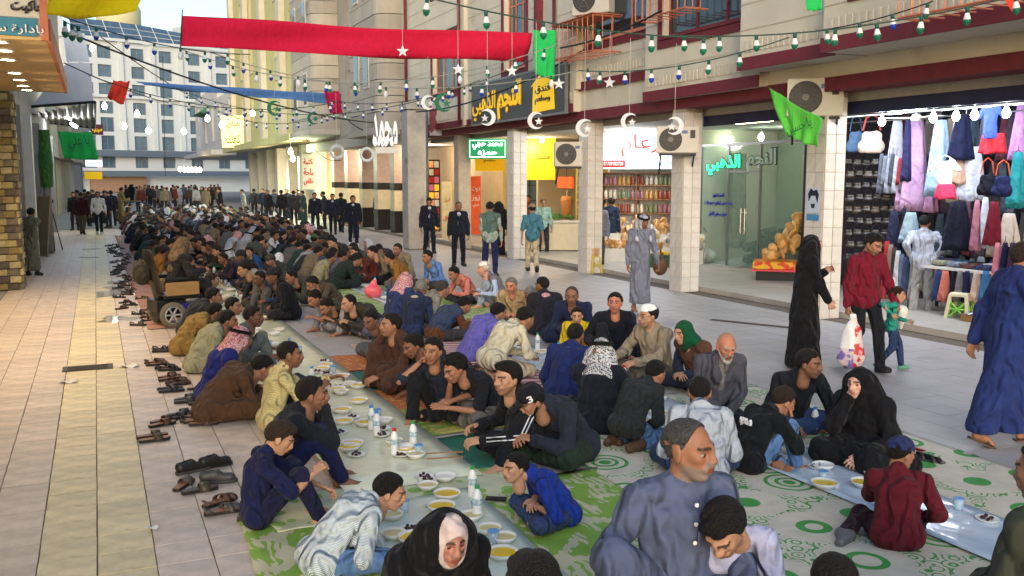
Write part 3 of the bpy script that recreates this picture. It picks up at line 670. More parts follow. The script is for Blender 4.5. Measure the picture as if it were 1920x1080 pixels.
    if wear == 'cap':
        key = ('cap', sp.get('capdir', 1), vh)
        if key not in _C: _C[key] = (sdf_mesh([('e', (-.012, 0, .03), (.1, .08, .092), None)], vh, k=.02, level=.014, cut=[lambda x, y, z: (.035 - z + .25 * np.minimum(x, 0) * 0) + 0 * y]), sdf_mesh([('f', (.06, 0, .045), (.165, 0, .03), .06, .052, (0, 0, 1), 7.0)], vh, k=.02))
        (V1, F1), (V2, F2) = _C[key]
        on_head('cap', V1, F1, cloth(sp['wearcol'])); o = on_head('cap_peak', V2, F2, cloth(sp.get('peakcol', sp['wearcol'])))
        if sp.get('capdir', 1) < 0: o.matrix_local = hm4 @ Matrix.Diagonal((-hs, hs, hs, 1)) @ Matrix.Translation((.03, 0, -.01))
    if wear in ('skullcap', 'beanie', 'flatcap'):
        key = (wear, vh)
        if key not in _C:
            z = {'skullcap': .062, 'beanie': .03, 'flatcap': .055}[wear]
            P = [('e', (-.012, 0, .03), (.1, .08, .092), None)]
            if wear == 'flatcap': P += [('f', (.0, 0, .1), (.07, 0, .075), .075, .07, (0, 0, 1), 2.2)]
            _C[key] = sdf_mesh(P, vh, k=.02, level=.016, fold=(.002, .03), cut=[lambda x, y, z_: z - .12 * x - z_ + 0 * y])
        on_head('cap', *_C[key], cloth(sp['wearcol']))
    if sp.get('glasses'):
        mb = MB()
        for sg in (-1, 1):
            mb.tube([(.108, .034 * sg + .024 * math.cos(a), .0 + .018 * math.sin(a)) for a in [i * math.pi / 6 for i in range(13)]], .002, 4); mb.tube([(.105, .058 * sg, .004), (-.005, .086 * sg, .004)], .002, 4)
        mb.tube([(.11, .01, .002), (.11, -.01, .002)], .002, 4); o = mb.build('glasses', HAIR['black'], root); o.matrix_local = hm4
    if sp.get('capprint'):
        o = lettering(sp['capprint'], 'cap_print', .04, .05, cloth((220, 214, 214)), root, (0, 0, 0), (0, 0, 0), .002, .02, False); o.matrix_local = hm4 @ Matrix.Translation((.045, .094, .068)) @ Matrix.Rotation(R(155), 4, 'Z') @ Matrix.Rotation(R(80), 4, 'X')
    if sp.get('buttons'):
        for t in (.2, .45, .7): mb = MB(); c_ = J['neck'].lerp(J['waist'], t) + J['fw'] * (.115 + f + .01 * math.sin(t * 3)); mb.lathe([(0, -.004), (.009, -.003), (.009, .003), (0, .004)], T3(c_), 8, 0); mb.build('button', whl, root)
        mb = MB(); mb.tube([J['neck'].lerp(J['waist'], t) + J['fw'] * (.112 + f + .01 * math.sin(t * 3)) + J['rt'] * .018 for t in (.1, .3, .5, .75)], .004, 4); mb.build('placket_seam', tm, root)
    if sp.get('stripe'):
        n = sp['stripe']; sg = 1 if n == 'L' else -1
        for q in (-.014, .014):
            mb = MB(); pts_ = []
            for a_, b_, r0, r1 in ((J['s' + n], J['e' + n], .066, .06), (J['e' + n], J['w' + n], .06, .047)):
                d_ = (b_ - a_).normalized(); sd = V3(0, sg, .35); sd = (sd - d_ * sd.dot(d_)).normalized(); ot = d_.cross(sd)
                pts_ += [a_.lerp(b_, t) + sd * (r0 + (r1 - r0) * t + .004) + ot * q for t in (.08, .5, .92)]
            mb.tube(pts_, .0055, 5); mb.build('sleeve_stripe', cloth((215, 215, 218)), root, True)
    if sp.get('backprint'):
        c_ = J['chest'] - J['fw'] * (.13 + f) + V3(0, 0, .03); o = lettering(sp['backprint'], 'back_print', .15, .07, cloth((220, 220, 222)), root, c_, (R(80), 0, R(-90)), .012, .01, False)
    if feet == 'sandal' and lod < 2:
        for n in 'LR':
            d = J['t' + n].normalized(); mb = MB(); mb.prism([(a * 1.0 + .05, b * 1.05) for a, b in [(-.12, -.03), (-.13, 0), (-.12, .03), (0, .042), (.09, .05), (.13, .03), (.135, 0), (.13, -.035), (.07, -.048), (-.05, -.036)]], 2, -.09, -.072); mb.tube([(.07, -.048, -.075), (.075, -.02, -.035), (.08, .02, -.035), (.075, .05, -.075)], .009, 5)
            o = mb.build('sandal', SHOE['brown'], root); o.location = J['a' + n]; o.rotation_euler = (0, -math.asin(max(-.9, min(.9, d.z))), math.atan2(d.y, d.x))
    return root, J, rot
# ================================================================== ground
_gm = mat('ground_stone', (158, 153, 152), rough=.55, noise=.10, nscale=.8, stain=((128, 122, 118), .55, .6), bump=.08, bscale=14, spec=.4)
nt = _gm.node_tree; _b = nt.nodes['Principled BSDF']
_br = nt.nodes.new('ShaderNodeTexBrick'); _br.offset = 0.0; _br.inputs['Scale'].default_value = 1.0; _br.inputs['Mortar Size'].default_value = .006
_br.inputs['Brick Width'].default_value = .66; _br.inputs['Row Height'].default_value = .66; _br.inputs['Mortar'].default_value = (.62, .62, .62, 1)
_br.inputs['Color1'].default_value = (1, 1, 1, 1); _br.inputs['Color2'].default_value = (.9, .9, .91, 1)
_tc = nt.nodes.new('ShaderNodeTexCoord'); nt.links.new(_tc.outputs['Object'], _br.inputs['Vector'])
_mx = nt.nodes.new('ShaderNodeMix'); _mx.data_type = 'RGBA'; _mx.blend_type = 'MULTIPLY'; _mx.inputs[0].default_value = 1
_src = _b.inputs['Base Color'].links[0].from_socket; nt.links.new(_src, _mx.inputs[6]); nt.links.new(_br.outputs['Color'], _mx.inputs[7]); nt.links.new(_mx.outputs[2], _b.inputs['Base Color'])
setp(link_mesh('ground', [(-600, -300, -.012), (600, -300, -.012), (600, 900, -.012), (-600, 900, -.012)], [(0, 1, 2, 3)], _gm), kind='structure')
T = .327
tile_m = [mat('tile_rose', (200, 182, 166), rough=.5, noise=.22, nscale=5, stain=((122, 106, 92), 2.6, .64), bump=.12, bscale=25),
          mat('tile_yellow', (210, 192, 150), rough=.5, noise=.22, nscale=5, stain=((136, 116, 84), 2.2, .62), bump=.12, bscale=25),
          mat('tile_grey', (160, 156, 156), rough=.5, noise=.1, nscale=2, stain=((130, 126, 124), 1.2, .66), bump=.08, bscale=20)]
pav = setp(link_mesh('paving', [(-1.75, 2.5, -.007), (11.2, 2.5, -.007), (11.2, 46, -.007), (-1.75, 46, -.007)], [(0, 1, 2, 3)], mat('grout', (96, 86, 76), rough=.9)), kind='structure')
tmesh = []
for m in tile_m:
    mb = MB(); h = T / 2 - .003; mb.box(-h, h, -h, h, -.02, 0, bev=.003); o = mb.build('paving_tile', m, pav); tmesh.append(o.data); bpy.data.objects.remove(o)
rr = random.Random(3); stuffv = [MB(), MB(), MB()]; ntile = 0
for i in range(-5, 33):
    for j in range(8, 140):
        x, y = .23 - T / 2 + i * T, j * T
        k = 1 if i in (0, -1) else (0 if i < 6 else 2)
        z = rr.uniform(-.0015, .0015)
        if -4 <= i <= 2 and 5.0 < y < 17.6 and ntile < 290:
            o = bpy.data.objects.new('paving_tile', tmesh[k]); COL.objects.link(o); o.parent = pav; o.location = (x + rr.uniform(-.0015, .0015), y, z)
            o.rotation_euler = (rr.uniform(-.004, .004), rr.uniform(-.004, .004), 0); ntile += 1
        else: h = T / 2 - .003; stuffv[k].box(x - h, x + h, y - h, y + h, -.02, z * .7)
for k in range(3): setp(stuffv[k].build('paving_tiles', tile_m[k], pav), kind='stuff')
# drain covers, puddles of spilled water, paper scraps
mb = MB(); mb.box(-.28, .28, -.16, .16, 0, .006); mb.box(-.25, .25, -.13, .13, .006, .009)
for i in range(7): mb.box(-.22, .22, -.12 + i * .036, -.105 + i * .036, .009, .012)
dm = mat('drain_iron', (70, 62, 54), rough=.7, noise=.3, nscale=12)
d0 = mb.build('drain_cover', dm); p = G(165, 690); d0.location = (p.x, p.y, .002); setp(d0, 'rusty rectangular drain cover in the yellow strip of tiles', 'drain cover')
for n, q, l in (('drain_cover', (165, 483), 'dark slotted drain cover farther up beside the grey wall'), ('drain_cover', (172, 467), 'narrow dark drain cover near the green flag')):
    o = d0.copy(); COL.objects.link(o); p = G(*q); o.location = (p.x, p.y, -.006); o.scale = (1, .6, 1); setp(o, l, 'drain cover')
for q, l in (((1415, 608), 'long narrow drain slot in the grey plaza floor'), ):
    mb = MB(); mb.box(-.75, .75, -.07, .07, .001, .006); mb.box(-.7, .7, -.04, .04, .006, .008); o = mb.build('drain_slot', dm); p = G(*q); o.location = (p.x, p.y, .002); o.rotation_euler.z = R(-62); setp(o, l, 'drain')
wat = mat('wet_water', (120, 118, 110), rough=.04, noise=0, spec=.8, alpha=.55)
for q, sx, sy, l in (((235, 545), .55, .9, 'wide thin puddle reflecting lights beside the wheelchair'), ((222, 598), .3, .35, 'small puddle on the tiles left of the wheelchair wheel'), ((225, 530), .22, .6, 'little puddle beyond the wide puddle')):
    v, f = [], []; n = 22
    for k in range(n):
        a = 2 * math.pi * k / n; r_ = 1 + .35 * math.sin(3 * a + q[0]) + .2 * math.sin(7 * a + q[1]); v.append((sx * r_ * math.cos(a), sy * r_ * math.sin(a), 0))
    o = link_mesh('puddle', v, [tuple(range(n))], wat); p = G(*q); o.location = (p.x, p.y, .0045); setp(o, l, 'puddle')
pap = mat('paper_white', (225, 222, 215), rough=.9, noise=.05)
for q, s_, l in (((128, 717), .12, 'crumpled white paper on the dark joint of the yellow tiles'), ((242, 688), .14, 'flat white paper scrap on the rose tiles'), ((287, 993), .05, 'tiny white scrap on a tile joint by the sandals')):
    v, f = sheet(lambda u, w: ((u - .5) * 1.6 * s_, (w - .5) * s_, .012 + .018 * math.sin(7 * u + 3 * w) * s_ * 8), 5, 4)
    o = link_mesh('paper_scrap', v, f, pap); p = G(*q); o.location = (p.x, p.y, .004); o.rotation_euler.z = R(-20); setp(o, l, 'paper')

# ================================================================== helpers for walls along the street
def holes_wall(X0, X1, y0, y1, z0, z1, holes, mb=None):
    """slab between X0 and X1 with rectangular openings (y0,y1,z0,z1)"""
    mb = mb or MB(); ys = sorted({y0, y1} | {min(max(h[i], y0), y1) for h in holes for i in (0, 1)}); zs = sorted({z0, z1} | {min(max(h[i], z0), z1) for h in holes for i in (2, 3)})
    for a, b in zip(ys, ys[1:]):
        run = None
        for c, d in zip(zs, zs[1:]):
            solid = not any(h[0] - 1e-6 <= a and b <= h[1] + 1e-6 and h[2] - 1e-6 <= c and d <= h[3] + 1e-6 for h in holes)
            if solid: mb.box(X0, X1, a, b, c, d)
    return mb
def window(parent, X, y0, y1, z0, z1, fm, pm, th=.06, rec=.12, mull=1, sill=True, trans=0):
    """framed window in an opening of a wall whose face looks to -x at X"""
    fr = MB(); f = th
    x0, x1 = X + rec - .03, X + rec + .03
    fr.box(x0, x1, y0, y0 + f, z0, z1).box(x0, x1, y1 - f, y1, z0, z1).box(x0, x1, y0 + f, y1 - f, z0, z0 + f).box(x0, x1, y0 + f, y1 - f, z1 - f, z1)
    for k in range(mull): yy = y0 + (y1 - y0) * (k + 1) / (mull + 1); fr.box(x0, x1, yy - f * .35, yy + f * .35, z0 + f, z1 - f)
    if trans: fr.box(x0 + .002, x1 - .002, y0 + f, y1 - f, z0 + (z1 - z0) * trans - .02, z0 + (z1 - z0) * trans + .02)
    w = fr.build('window', fm, parent)
    p = MB(); p.box(X + rec - .006, X + rec + .006, y0 + f * .5, y1 - f * .5, z0 + f * .5, z1 - f * .5); p.build('pane', pm, w)
    if sill: q = MB(); q.box(X - .06, X + rec - .03, y0 - .05, y1 + .05, z0 - .06, z0 - .002); q.build('sill', fm, w)
    return w
cream = mat('cream_render', (200, 192, 172), rough=.85, noise=.09, nscale=1.5, stain=((160, 148, 122), .9, .64), bump=.1, bscale=40)
cream2 = mat('cream_panel', (194, 186, 168), rough=.85, noise=.08, nscale=2, stain=((158, 146, 124), 1.4, .66), bump=.1, bscale=40)
maroon = mat('maroon_band', (104, 36, 44), rough=.7, noise=.16, nscale=5, bump=.1)
glassd = mat('dark_glass', (40, 52, 60), rough=.08, noise=.2, nscale=2, spec=.7)
glassb = mat('sky_glass', (78, 100, 118), rough=.12, noise=.2, nscale=1, spec=.7)
orangem = mat('salmon_paint', (188, 112, 84), rough=.6, noise=.1)
white_m = mat('white_paint', (214, 212, 206), rough=.6, noise=.06)
greym = mat('grey_metal', (120, 120, 120), rough=.45, noise=.1, metal=.3)
darkm = mat('dark_metal', (38, 38, 40), rough=.5, noise=.15, metal=.3)
wire = mat('wire_black', (22, 24, 24), rough=.6, noise=0)
tilew = mat('column_tile', (200, 194, 186), rough=.35, noise=.12, nscale=3, stain=((164, 148, 128), 1.6, .58), spec=.5)
tileg = mat('column_grout', (160, 150, 138), rough=.9)

# ------------------------------------------------------------------ cream arcade building on the right
arc = empty('arcade_building', (10.8, 16, 0), 0, 'cream building with maroon bands and tiled arcade columns over the shops', 'building')
arc.location = (0, 0, 0)
CY = [3.95, 7.9, 11.9, 15.83, 19.8, 24.1, 28.4]; CX = 10.85; cw = .21
tb = MB(); tb.box(-.0015, .008, -.1925 / 2, .1925 / 2, -.145, .145, bev=.003); t0 = tb.build('tile', tilew, arc); tme = t0.data; bpy.data.objects.remove(t0)
tb = MB(); tb.box(-.1925 / 2, .1925 / 2, -.008, .0015, -.145, .145, bev=.003); t0 = tb.build('tile', tilew, arc); tme2 = t0.data; bpy.data.objects.remove(t0)
for ci, y in enumerate(CY):
    mb = MB(); mb.box(CX - cw, CX + cw, y - cw, y + cw, 0, 3.64); col_ = mb.build('column', tileg, arc)
    if y < 4 or y > 27: continue
    for r_ in range(12):
        for s_ in (-1, 1):
            z = .15 + r_ * .297
            o = bpy.data.objects.new('tile', tme); COL.objects.link(o); o.parent = col_; o.location = (CX - cw - .008, y + s_ * .1045, z)
            o = bpy.data.objects.new('tile', tme2); COL.objects.link(o); o.parent = col_; o.location = (CX + s_ * .1045, y - cw - .0005, z)
mb = MB(); mb.box(10.62, 11.1, -4, 32.3, 3.86, 5.2); mb.build('beam', cream, arc)
mb = MB(); mb.box(10.6, 11.12, -4, 32.3, 3.64, 3.857); mb.build('beam_band', maroon, arc)
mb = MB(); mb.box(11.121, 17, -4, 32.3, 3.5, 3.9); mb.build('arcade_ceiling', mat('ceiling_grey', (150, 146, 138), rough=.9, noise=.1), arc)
mb = MB(); mb.box(16.9, 17.1, -4, 32.3, 0, 3.5); mb.build('back_wall', cream2, arc)
mb = MB()
mb.box(11.1, 17, -4, 32.3, 0, .1); mb.build('arcade_floor', mat('arcade_floor', (170, 164, 156), rough=.5, noise=.12, nscale=2, stain=((120, 110, 100), 1.5, .64)), arc)
for y in (16.0, 20.15, 24.6, 29.6):
    mb = MB(); mb.box(14.1, 16.9, y - .08, y + .08, .1, 3.5); mb.build('party_wall', cream2, arc)
# upper storey in steps: bays jut towards the street
UP = 14.0
def up_wall(X, y0, y1, zb, holes, band=True, dent=True):
    holes_wall(X, X + .3, y0, y1, zb, UP, holes).build('upper_wall', cream, arc)
    mb = MB(); mb.box(X - .015, 11.3, y0 + .002, y1 - .002, zb - .02, zb + .0); mb.build('soffit', cream2, arc)
    if band: mb = MB(); mb.box(X - .05, X - .002, y0, y1, zb - .03, zb + .17); mb.build('band', maroon, arc)
    # dentil frieze and shallow cladding lines
    if dent:
        k = 0; yy = y0 + .1; mb = MB()
        while yy < y1 - .1: mb.box(X - .022, X - .001, yy, yy + .07, zb + .26, zb + .44); yy += .13
        setp(mb.build('frieze', cream2, arc), kind='stuff')
    z = zb + .62
    while z < UP:
        h = [q for q in holes if q[2] - .1 < z < q[3] + .1]; segs = [(y0, y1)]
        for q in h: segs = [s2 for a, b in segs for s2 in ((a, min(b, q[0] - .12)), (max(a, q[1] + .12), b)) if s2[1] - s2[0] > .1]
        for a, b in segs: mb = MB(); mb.box(X - .012, X - .001, a, b, z, z + .022); mb.build('moulding', cream2, arc)
        z += .42
def whole(X, px0, px1, yt, yb):
    """window opening seen between columns px0 (far) and px1 (near) of the photo, rows taken at px0"""
    a, b, c = AX(px0, yt, X), AX(px0, yb, X), AX(px1, yb, X); return (c.y, a.y, b.z, a.z)
segs = [(9.75, -4, 10.85, 4.12), (10.0, 10.85, 13.1, 4.1), (10.42, 13.1, 16.75, 3.86), (10.6, 16.75, 19.9, 4.35), (10.42, 19.9, 26.9, 3.86), (10.3, 26.9, 32.3, 3.86)]
H = {0: [(8.2, 10.2, 4.95, 6.6), (3, 6, 4.9, 6.6)], 1: [], 2: [(13.3, 16.1, 5.05, 6.7)], 3: [(17.0, 19.5, 5.4, 7.4)],
     4: [(20.95, 21.85, 5.6, 8.6), (22.6, 24.0, 5.2, 8.0)], 5: [(27.3, 29.6, 5.0, 6.9), (27.3, 29.6, 8.2, 10.2)]}
for i, (X, y0, y1, zb) in enumerate(segs):
    up_wall(X, y0, y1, zb, H[i])
    for (a, b, c, d) in H[i]:
        if i == 4 and a < 21: continue
        window(arc, X, a, b, c, d, orangem if i in (3, 4, 5) else maroon, glassd, rec=.16, mull=2, trans=.6)
        mb = MB(); mb.box(X - .035, X - .003, a - .16, b + .16, c - .22, c - .07); mb.box(X - .035, X - .003, a - .16, a - .04, c - .068, d); mb.box(X - .035, X - .003, b + .04, b + .16, c - .068, d); mb.build('window_surround', maroon, arc)
    if i: # return wall between two steps
        Xp = segs[i - 1][0]; lo, hi = min(X, Xp), max(X, Xp)
        if hi - lo > .02: mb = MB(); mb.box(lo + .003, hi + .28, y0 - .12, y0 - .001, max(zb, segs[i - 1][3]) + .002, UP - .01); mb.build('return_wall', cream, arc)
# arched niche with maroon jambs
pts = [(20.9 - .12, 5.4)] + [(21.4 - .62 * math.cos(a), 7.2 + .9 * math.sin(a)) for a in [i * math.pi / 10 for i in range(11)]] + [(21.9 + .12, 5.4)]
inn = [(21.9 - .05, 5.42)] + [(21.4 + .43 * math.cos(a), 7.2 + .7 * math.sin(a)) for a in [i * math.pi / 10 for i in range(11)]] + [(20.95, 5.42)]
mb = MB(); n = len(pts); v = [(10.37, a, b) for a, b in pts] + [(10.37, a, b) for a, b in inn[::-1]] + [(10.55, a, b) for a, b in inn[::-1]]
mb.add(v, [(i, i + 1, n + i + 1, n + i) for i in range(n - 1)] + [(n + i, n + i + 1, 2 * n + i + 1, 2 * n + i) for i in range(n - 1)]); mb.build('arch_surround', maroon, arc)
mb = MB(); mb.box(10.56, 10.6, 20.95, 21.85, 5.6, 8.6); mb.build('arch_panel', cream2, arc)
for y in (26.95, 32.2): mb = MB(); mb.tube([(10.2, y, 3.9), (10.2, y, 13)], .05, 8); mb.build('drain_pipe', maroon, arc, True)
# salmon cages for the air conditioners
def cage(y0, y1, z0, z1, X, dep, label, roof=True):
    mb = MB(); r_ = .018
    for z in (z0, z1):
        mb.tube([(X, y0, z), (X - dep, y0, z), (X - dep, y1, z), (X, y1, z)], r_, 4)
    n = int((y1 - y0) / .22)
    for i in range(n + 1): y = y0 + (y1 - y0) * i / n; mb.tube([(X - dep, y, z0), (X - dep, y, z1)], r_ * .7, 4); mb.tube([(X, y, z0), (X - dep, y, z0)], r_ * .6, 4)
    for i in range(1, 3):
        for y in (y0, y1): mb.tube([(X - dep * i / 3, y, z0), (X - dep * i / 3, y, z1)], r_ * .7, 4)
    if roof: mb.box(X - dep - .05, X, y0 - .05, y1 + .05, z1 + .02, z1 + .035)
    return setp(mb.build('window_cage', orangem), label, 'cage')
cage(18.0, 19.9, 5.0, 5.75, 10.58, .7, 'salmon iron cage with a tin roof under the air conditioner above the hotel sign')
cage(14.6, 16.3, 5.35, 6.4, 10.4, .5, 'salmon iron window cage on the cream wall behind the bulb strings')
cage(7.3, 8.9, 4.25, 6.2, 9.73, .55, 'salmon iron cage hanging low over the clothes shop', False)

# ------------------------------------------------------------------ air conditioners
acm = mat('ac_shell', (190, 184, 170), rough=.55, noise=.08, nscale=3, stain=((140, 124, 104), 3, .66)); acg = mat('ac_grille', (62, 60, 58), rough=.6)
def aircon(loc, rz, label, w=.85, h=.58, d=.32, bracket=True):
    o = empty('air_conditioner', loc, rz, label, 'air conditioner', None)
    mb = MB(); mb.box(-w / 2, w / 2, 0, d, 0, h, bev=.015); mb.build('casing', acm, o)
    mb = MB(); cx = -w * .17; r_ = h * .42
    mb.lathe([(r_, -.002), (r_ * 1.02, -.012), (r_ * .97, -.014), (r_ * .96, -.003), (0, -.003)], (cx, 0, h / 2), 24, 1, cap=False)
    g = mb.build('fan_guard', acg, o)
    mb = MB()
    for k in (2, 3.5, 5): mb.tube([(cx + r_ * k / 6 * math.cos(a), -.02, h / 2 + r_ * k / 6 * math.sin(a)) for a in [i * math.pi / 10 for i in range(21)]], .003, 4)
    for k in range(6): a = k * math.pi / 3; mb.tube([(cx, -.022, h / 2), (cx + r_ * math.cos(a), -.022, h / 2 + r_ * math.sin(a))], .004, 4)
    mb.lathe([(.055, -.03), (.055, -.02)], (cx, 0, h / 2), 12, 1); mb.build('fan_grille', mat('ac_wire', (110, 106, 98), rough=.6), o)
    mb = MB(); mb.box(w * .3, w * .42, -.006, 0, h * .55, h * .85); mb.build('service_cover', acg, o)
    mb = MB(); mb.box(w * .1, w * .24, -.004, 0, h * .72, h * .84); mb.build('rating_plate', mat('ac_plate', (90, 110, 140)), o)
    if bracket:
        mb = MB()
        for x in (-w * .4, w * .4): mb.box(x - .02, x + .02, 0, d + .25, -.05, -.004); mb.tube([(x, .04, -.05), (x, d + .25, -.42)], .018, 4)
        mb.box(-w * .45, w * .45, .02, .06, -.051, -.005); mb.build('bracket', darkm, o)
    return o
fr = math.pi + R(-0)   # fan side towards -y (the camera)
def ac_at(px, X, label, w=.85, h=.58, rz=0.0, **k):
    p = AX(px[0], px[1], X); return aircon((p.x, p.y, p.z), rz, label, w, h, **k)
ac_at((1527, 218), 10.5, 'large beige air conditioner above the green flag by the clothes shop', .85, .6, R(-42))
ac_at((1072, 312), 10.4, 'beige air conditioner on a dark bracket below the yellow hotel sign', .8, .58, R(-20))
ac_at((1270, 287), 10.4, 'grey air conditioner on a column bracket with yellow tape', .8, .52, R(-30))
ac_at((1107, 26), 10.3, 'air conditioner on the salmon cage high on the cream wall', .95, .7, R(-60), bracket=False)

# ------------------------------------------------------------------ hotel sign and smaller signs
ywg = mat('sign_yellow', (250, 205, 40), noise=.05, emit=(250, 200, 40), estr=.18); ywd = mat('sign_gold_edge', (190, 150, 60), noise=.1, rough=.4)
sb = mat('sign_black', (30, 28, 30), rough=.4, noise=.2); sgn = empty('hotel_sign', (10.36, 23.15, 3.9), 0, 'black hotel signboard with big yellow kufic letters and a house emblem', 'sign')
def onsign(parent, m, name, boxes, ox, dx=.03):
    mb = MB()
    for (a, b, c, d) in boxes: mb.box(ox - dx, ox, a, b, c, d)
    return mb.build(name, m, parent)
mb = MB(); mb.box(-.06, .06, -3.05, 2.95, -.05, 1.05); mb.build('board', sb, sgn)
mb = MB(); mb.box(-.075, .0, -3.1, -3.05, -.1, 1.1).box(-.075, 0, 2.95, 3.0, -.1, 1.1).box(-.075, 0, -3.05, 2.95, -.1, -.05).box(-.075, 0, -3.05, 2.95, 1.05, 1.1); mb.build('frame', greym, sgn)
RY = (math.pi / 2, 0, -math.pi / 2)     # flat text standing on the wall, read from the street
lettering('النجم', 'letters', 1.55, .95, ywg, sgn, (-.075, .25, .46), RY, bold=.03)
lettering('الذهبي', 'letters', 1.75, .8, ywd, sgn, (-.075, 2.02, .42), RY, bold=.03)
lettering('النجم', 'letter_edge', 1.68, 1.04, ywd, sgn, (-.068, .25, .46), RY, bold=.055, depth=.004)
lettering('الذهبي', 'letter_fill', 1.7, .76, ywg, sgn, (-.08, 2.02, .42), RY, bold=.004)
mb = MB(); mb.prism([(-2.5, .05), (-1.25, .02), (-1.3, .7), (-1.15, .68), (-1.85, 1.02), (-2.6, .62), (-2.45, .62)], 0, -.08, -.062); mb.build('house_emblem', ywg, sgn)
for t, z in (('فندق', .58), ('ومطعم', .32)): lettering(t, 'letters', .85, .22, sb, sgn, (-.09, -1.87, z), RY, bold=.01)
gs = empty('neon_sign', (0, 0, 0), 0, 'green lit shop sign with white handwritten letters', 'sign'); p = AY(914, 279, 27.6); gs.location = p; gs.rotation_euler.z = R(-22)
gem = mat('sign_green', (12, 120, 84), emit=(10, 140, 90), estr=.15, noise=.1); gwh = glow('sign_letters_white', (215, 255, 235), 2.2)
mb = MB(); mb.box(-.62, .62, -.05, .05, -.32, .32); mb.build('panel', gem, gs)
mb = MB(); mb.box(-.57, .57, -.06, -.052, .25, .265).box(-.57, .57, -.06, -.052, -.265, -.25).box(-.57, -.555, -.06, -.052, -.25, .25).box(.555, .57, -.06, -.052, -.25, .25); mb.build('border', gwh, gs)
RX = (math.pi / 2, 0, 0)
lettering('محمد حجي', 'letters', .95, .24, gwh, gs, (0, -.058, .1), RX, bold=.015); lettering('حمزه', 'letters', .6, .2, gwh, gs, (0, -.058, -.14), RX, bold=.015)
def board(name, label, loc, w, h, rz, m, texts=(), frame=None, d=.05):
    o = empty(name, loc, rz, label, 'sign'); mb = MB(); mb.box(-w / 2, w / 2, -d / 2, d / 2, -h / 2, h / 2); mb.build('panel', m, o)
    if frame:
        mb = MB(); e = .03; mb.box(-w / 2 - e, -w / 2, -d, d, -h / 2 - e, h / 2 + e).box(w / 2, w / 2 + e, -d, d, -h / 2 - e, h / 2 + e).box(-w / 2, w / 2, -d, d, h / 2, h / 2 + e).box(-w / 2, w / 2, -d, d, -h / 2 - e, -h / 2); mb.build('frame', frame, o)
    for (t, tw, th_, x, z, tm) in texts: lettering(t, 'letters', tw, th_, tm, o, (x, -d / 2 - .012, z), RX, bold=.012)
    return o
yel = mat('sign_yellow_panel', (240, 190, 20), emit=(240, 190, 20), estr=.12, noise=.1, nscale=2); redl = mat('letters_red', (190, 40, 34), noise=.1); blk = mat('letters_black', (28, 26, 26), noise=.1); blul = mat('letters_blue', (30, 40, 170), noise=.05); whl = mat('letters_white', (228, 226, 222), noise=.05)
p = AX(1004, 292, 12.6); board('shop_sign', 'bright yellow shop sign with red letters behind the air conditioner', p, 1.25, 1.5, R(-30), yel, (('الفلافل', .8, .26, -.1, .5, redl), ('فلسطين', .5, .16, .2, -.05, redl), ('مطعم', .3, .1, -.4, -.05, redl)))
p = AX(918, 307, 12.4); board('shop_sign', 'small yellow board hanging under the green lit sign', p, 1.0, .5, R(-22), yel, (('مطعم', .4, .14, 0, .1, blk),))
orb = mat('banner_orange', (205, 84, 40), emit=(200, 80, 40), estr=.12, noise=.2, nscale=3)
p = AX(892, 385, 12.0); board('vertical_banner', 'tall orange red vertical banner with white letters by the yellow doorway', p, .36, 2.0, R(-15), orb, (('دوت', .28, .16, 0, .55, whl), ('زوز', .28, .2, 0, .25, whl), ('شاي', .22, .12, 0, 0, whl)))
p = AX(838, 395, 12.2); board('vertical_banner', 'narrow pale banner with a red lower half beside the grey pole', p, .4, 2.2, R(-15), mat('banner_pale', (200, 190, 160), noise=.2, nscale=3), (('فلافل', .3, .2, 0, -.3, redl), ('لبن', .22, .15, 0, .4, redl)))
def facecam(p): return -math.atan2(p[0], p[1])
def lamp(name, loc, power, col=(1, 1, 1), size=.15, kind='POINT', rot=None, spot=None):
    l = bpy.data.lights.new(name, kind); l.energy = power; l.color = col
    if kind == 'AREA': l.shape = 'RECTANGLE'; l.size = size[0]; l.size_y = size[1]
    else: l.shadow_soft_size = size
    if spot: l.spot_size = spot; l.spot_blend = .6
    o = bpy.data.objects.new(name, l); COL.objects.link(o); o.location = loc
    if rot: o.rotation_euler = rot
    return o
bulbw = glow('bulb_white', (240, 246, 255), 22); bulby = glow('bulb_warm', (255, 226, 170), 18); tubew = glow('tube_white', (225, 240, 255), 14); bulbg = glow('bulb_greenish', (225, 255, 220), 20)
def bulb(loc, label, m=bulbw, power=30, col=(.92, .96, 1), r_=.06, group=None):
    o = empty('light_bulb', loc, 0, label, 'light bulb', group)
    mb = MB(); mb.lathe([(.0, -r_ * 1.1), (r_ * .6, -r_ * .9), (r_, 0), (r_ * .75, r_ * .8), (r_ * .45, r_ * 1.3)], (0, 0, 0), 10); mb.build('globe', m, o, True)
    mb = MB(); mb.lathe([(r_ * .45, r_ * 1.3), (r_ * .45, r_ * 2)], (0, 0, 0), 8); mb.tube([(0, 0, r_ * 2), (0, 0, r_ * 2 + .25)], .006, 4); mb.build('socket', white_m, o)
    if power: lamp('bulb_light', (loc[0], loc[1], loc[2] - r_ * 1.6), power, col, r_)
    return o
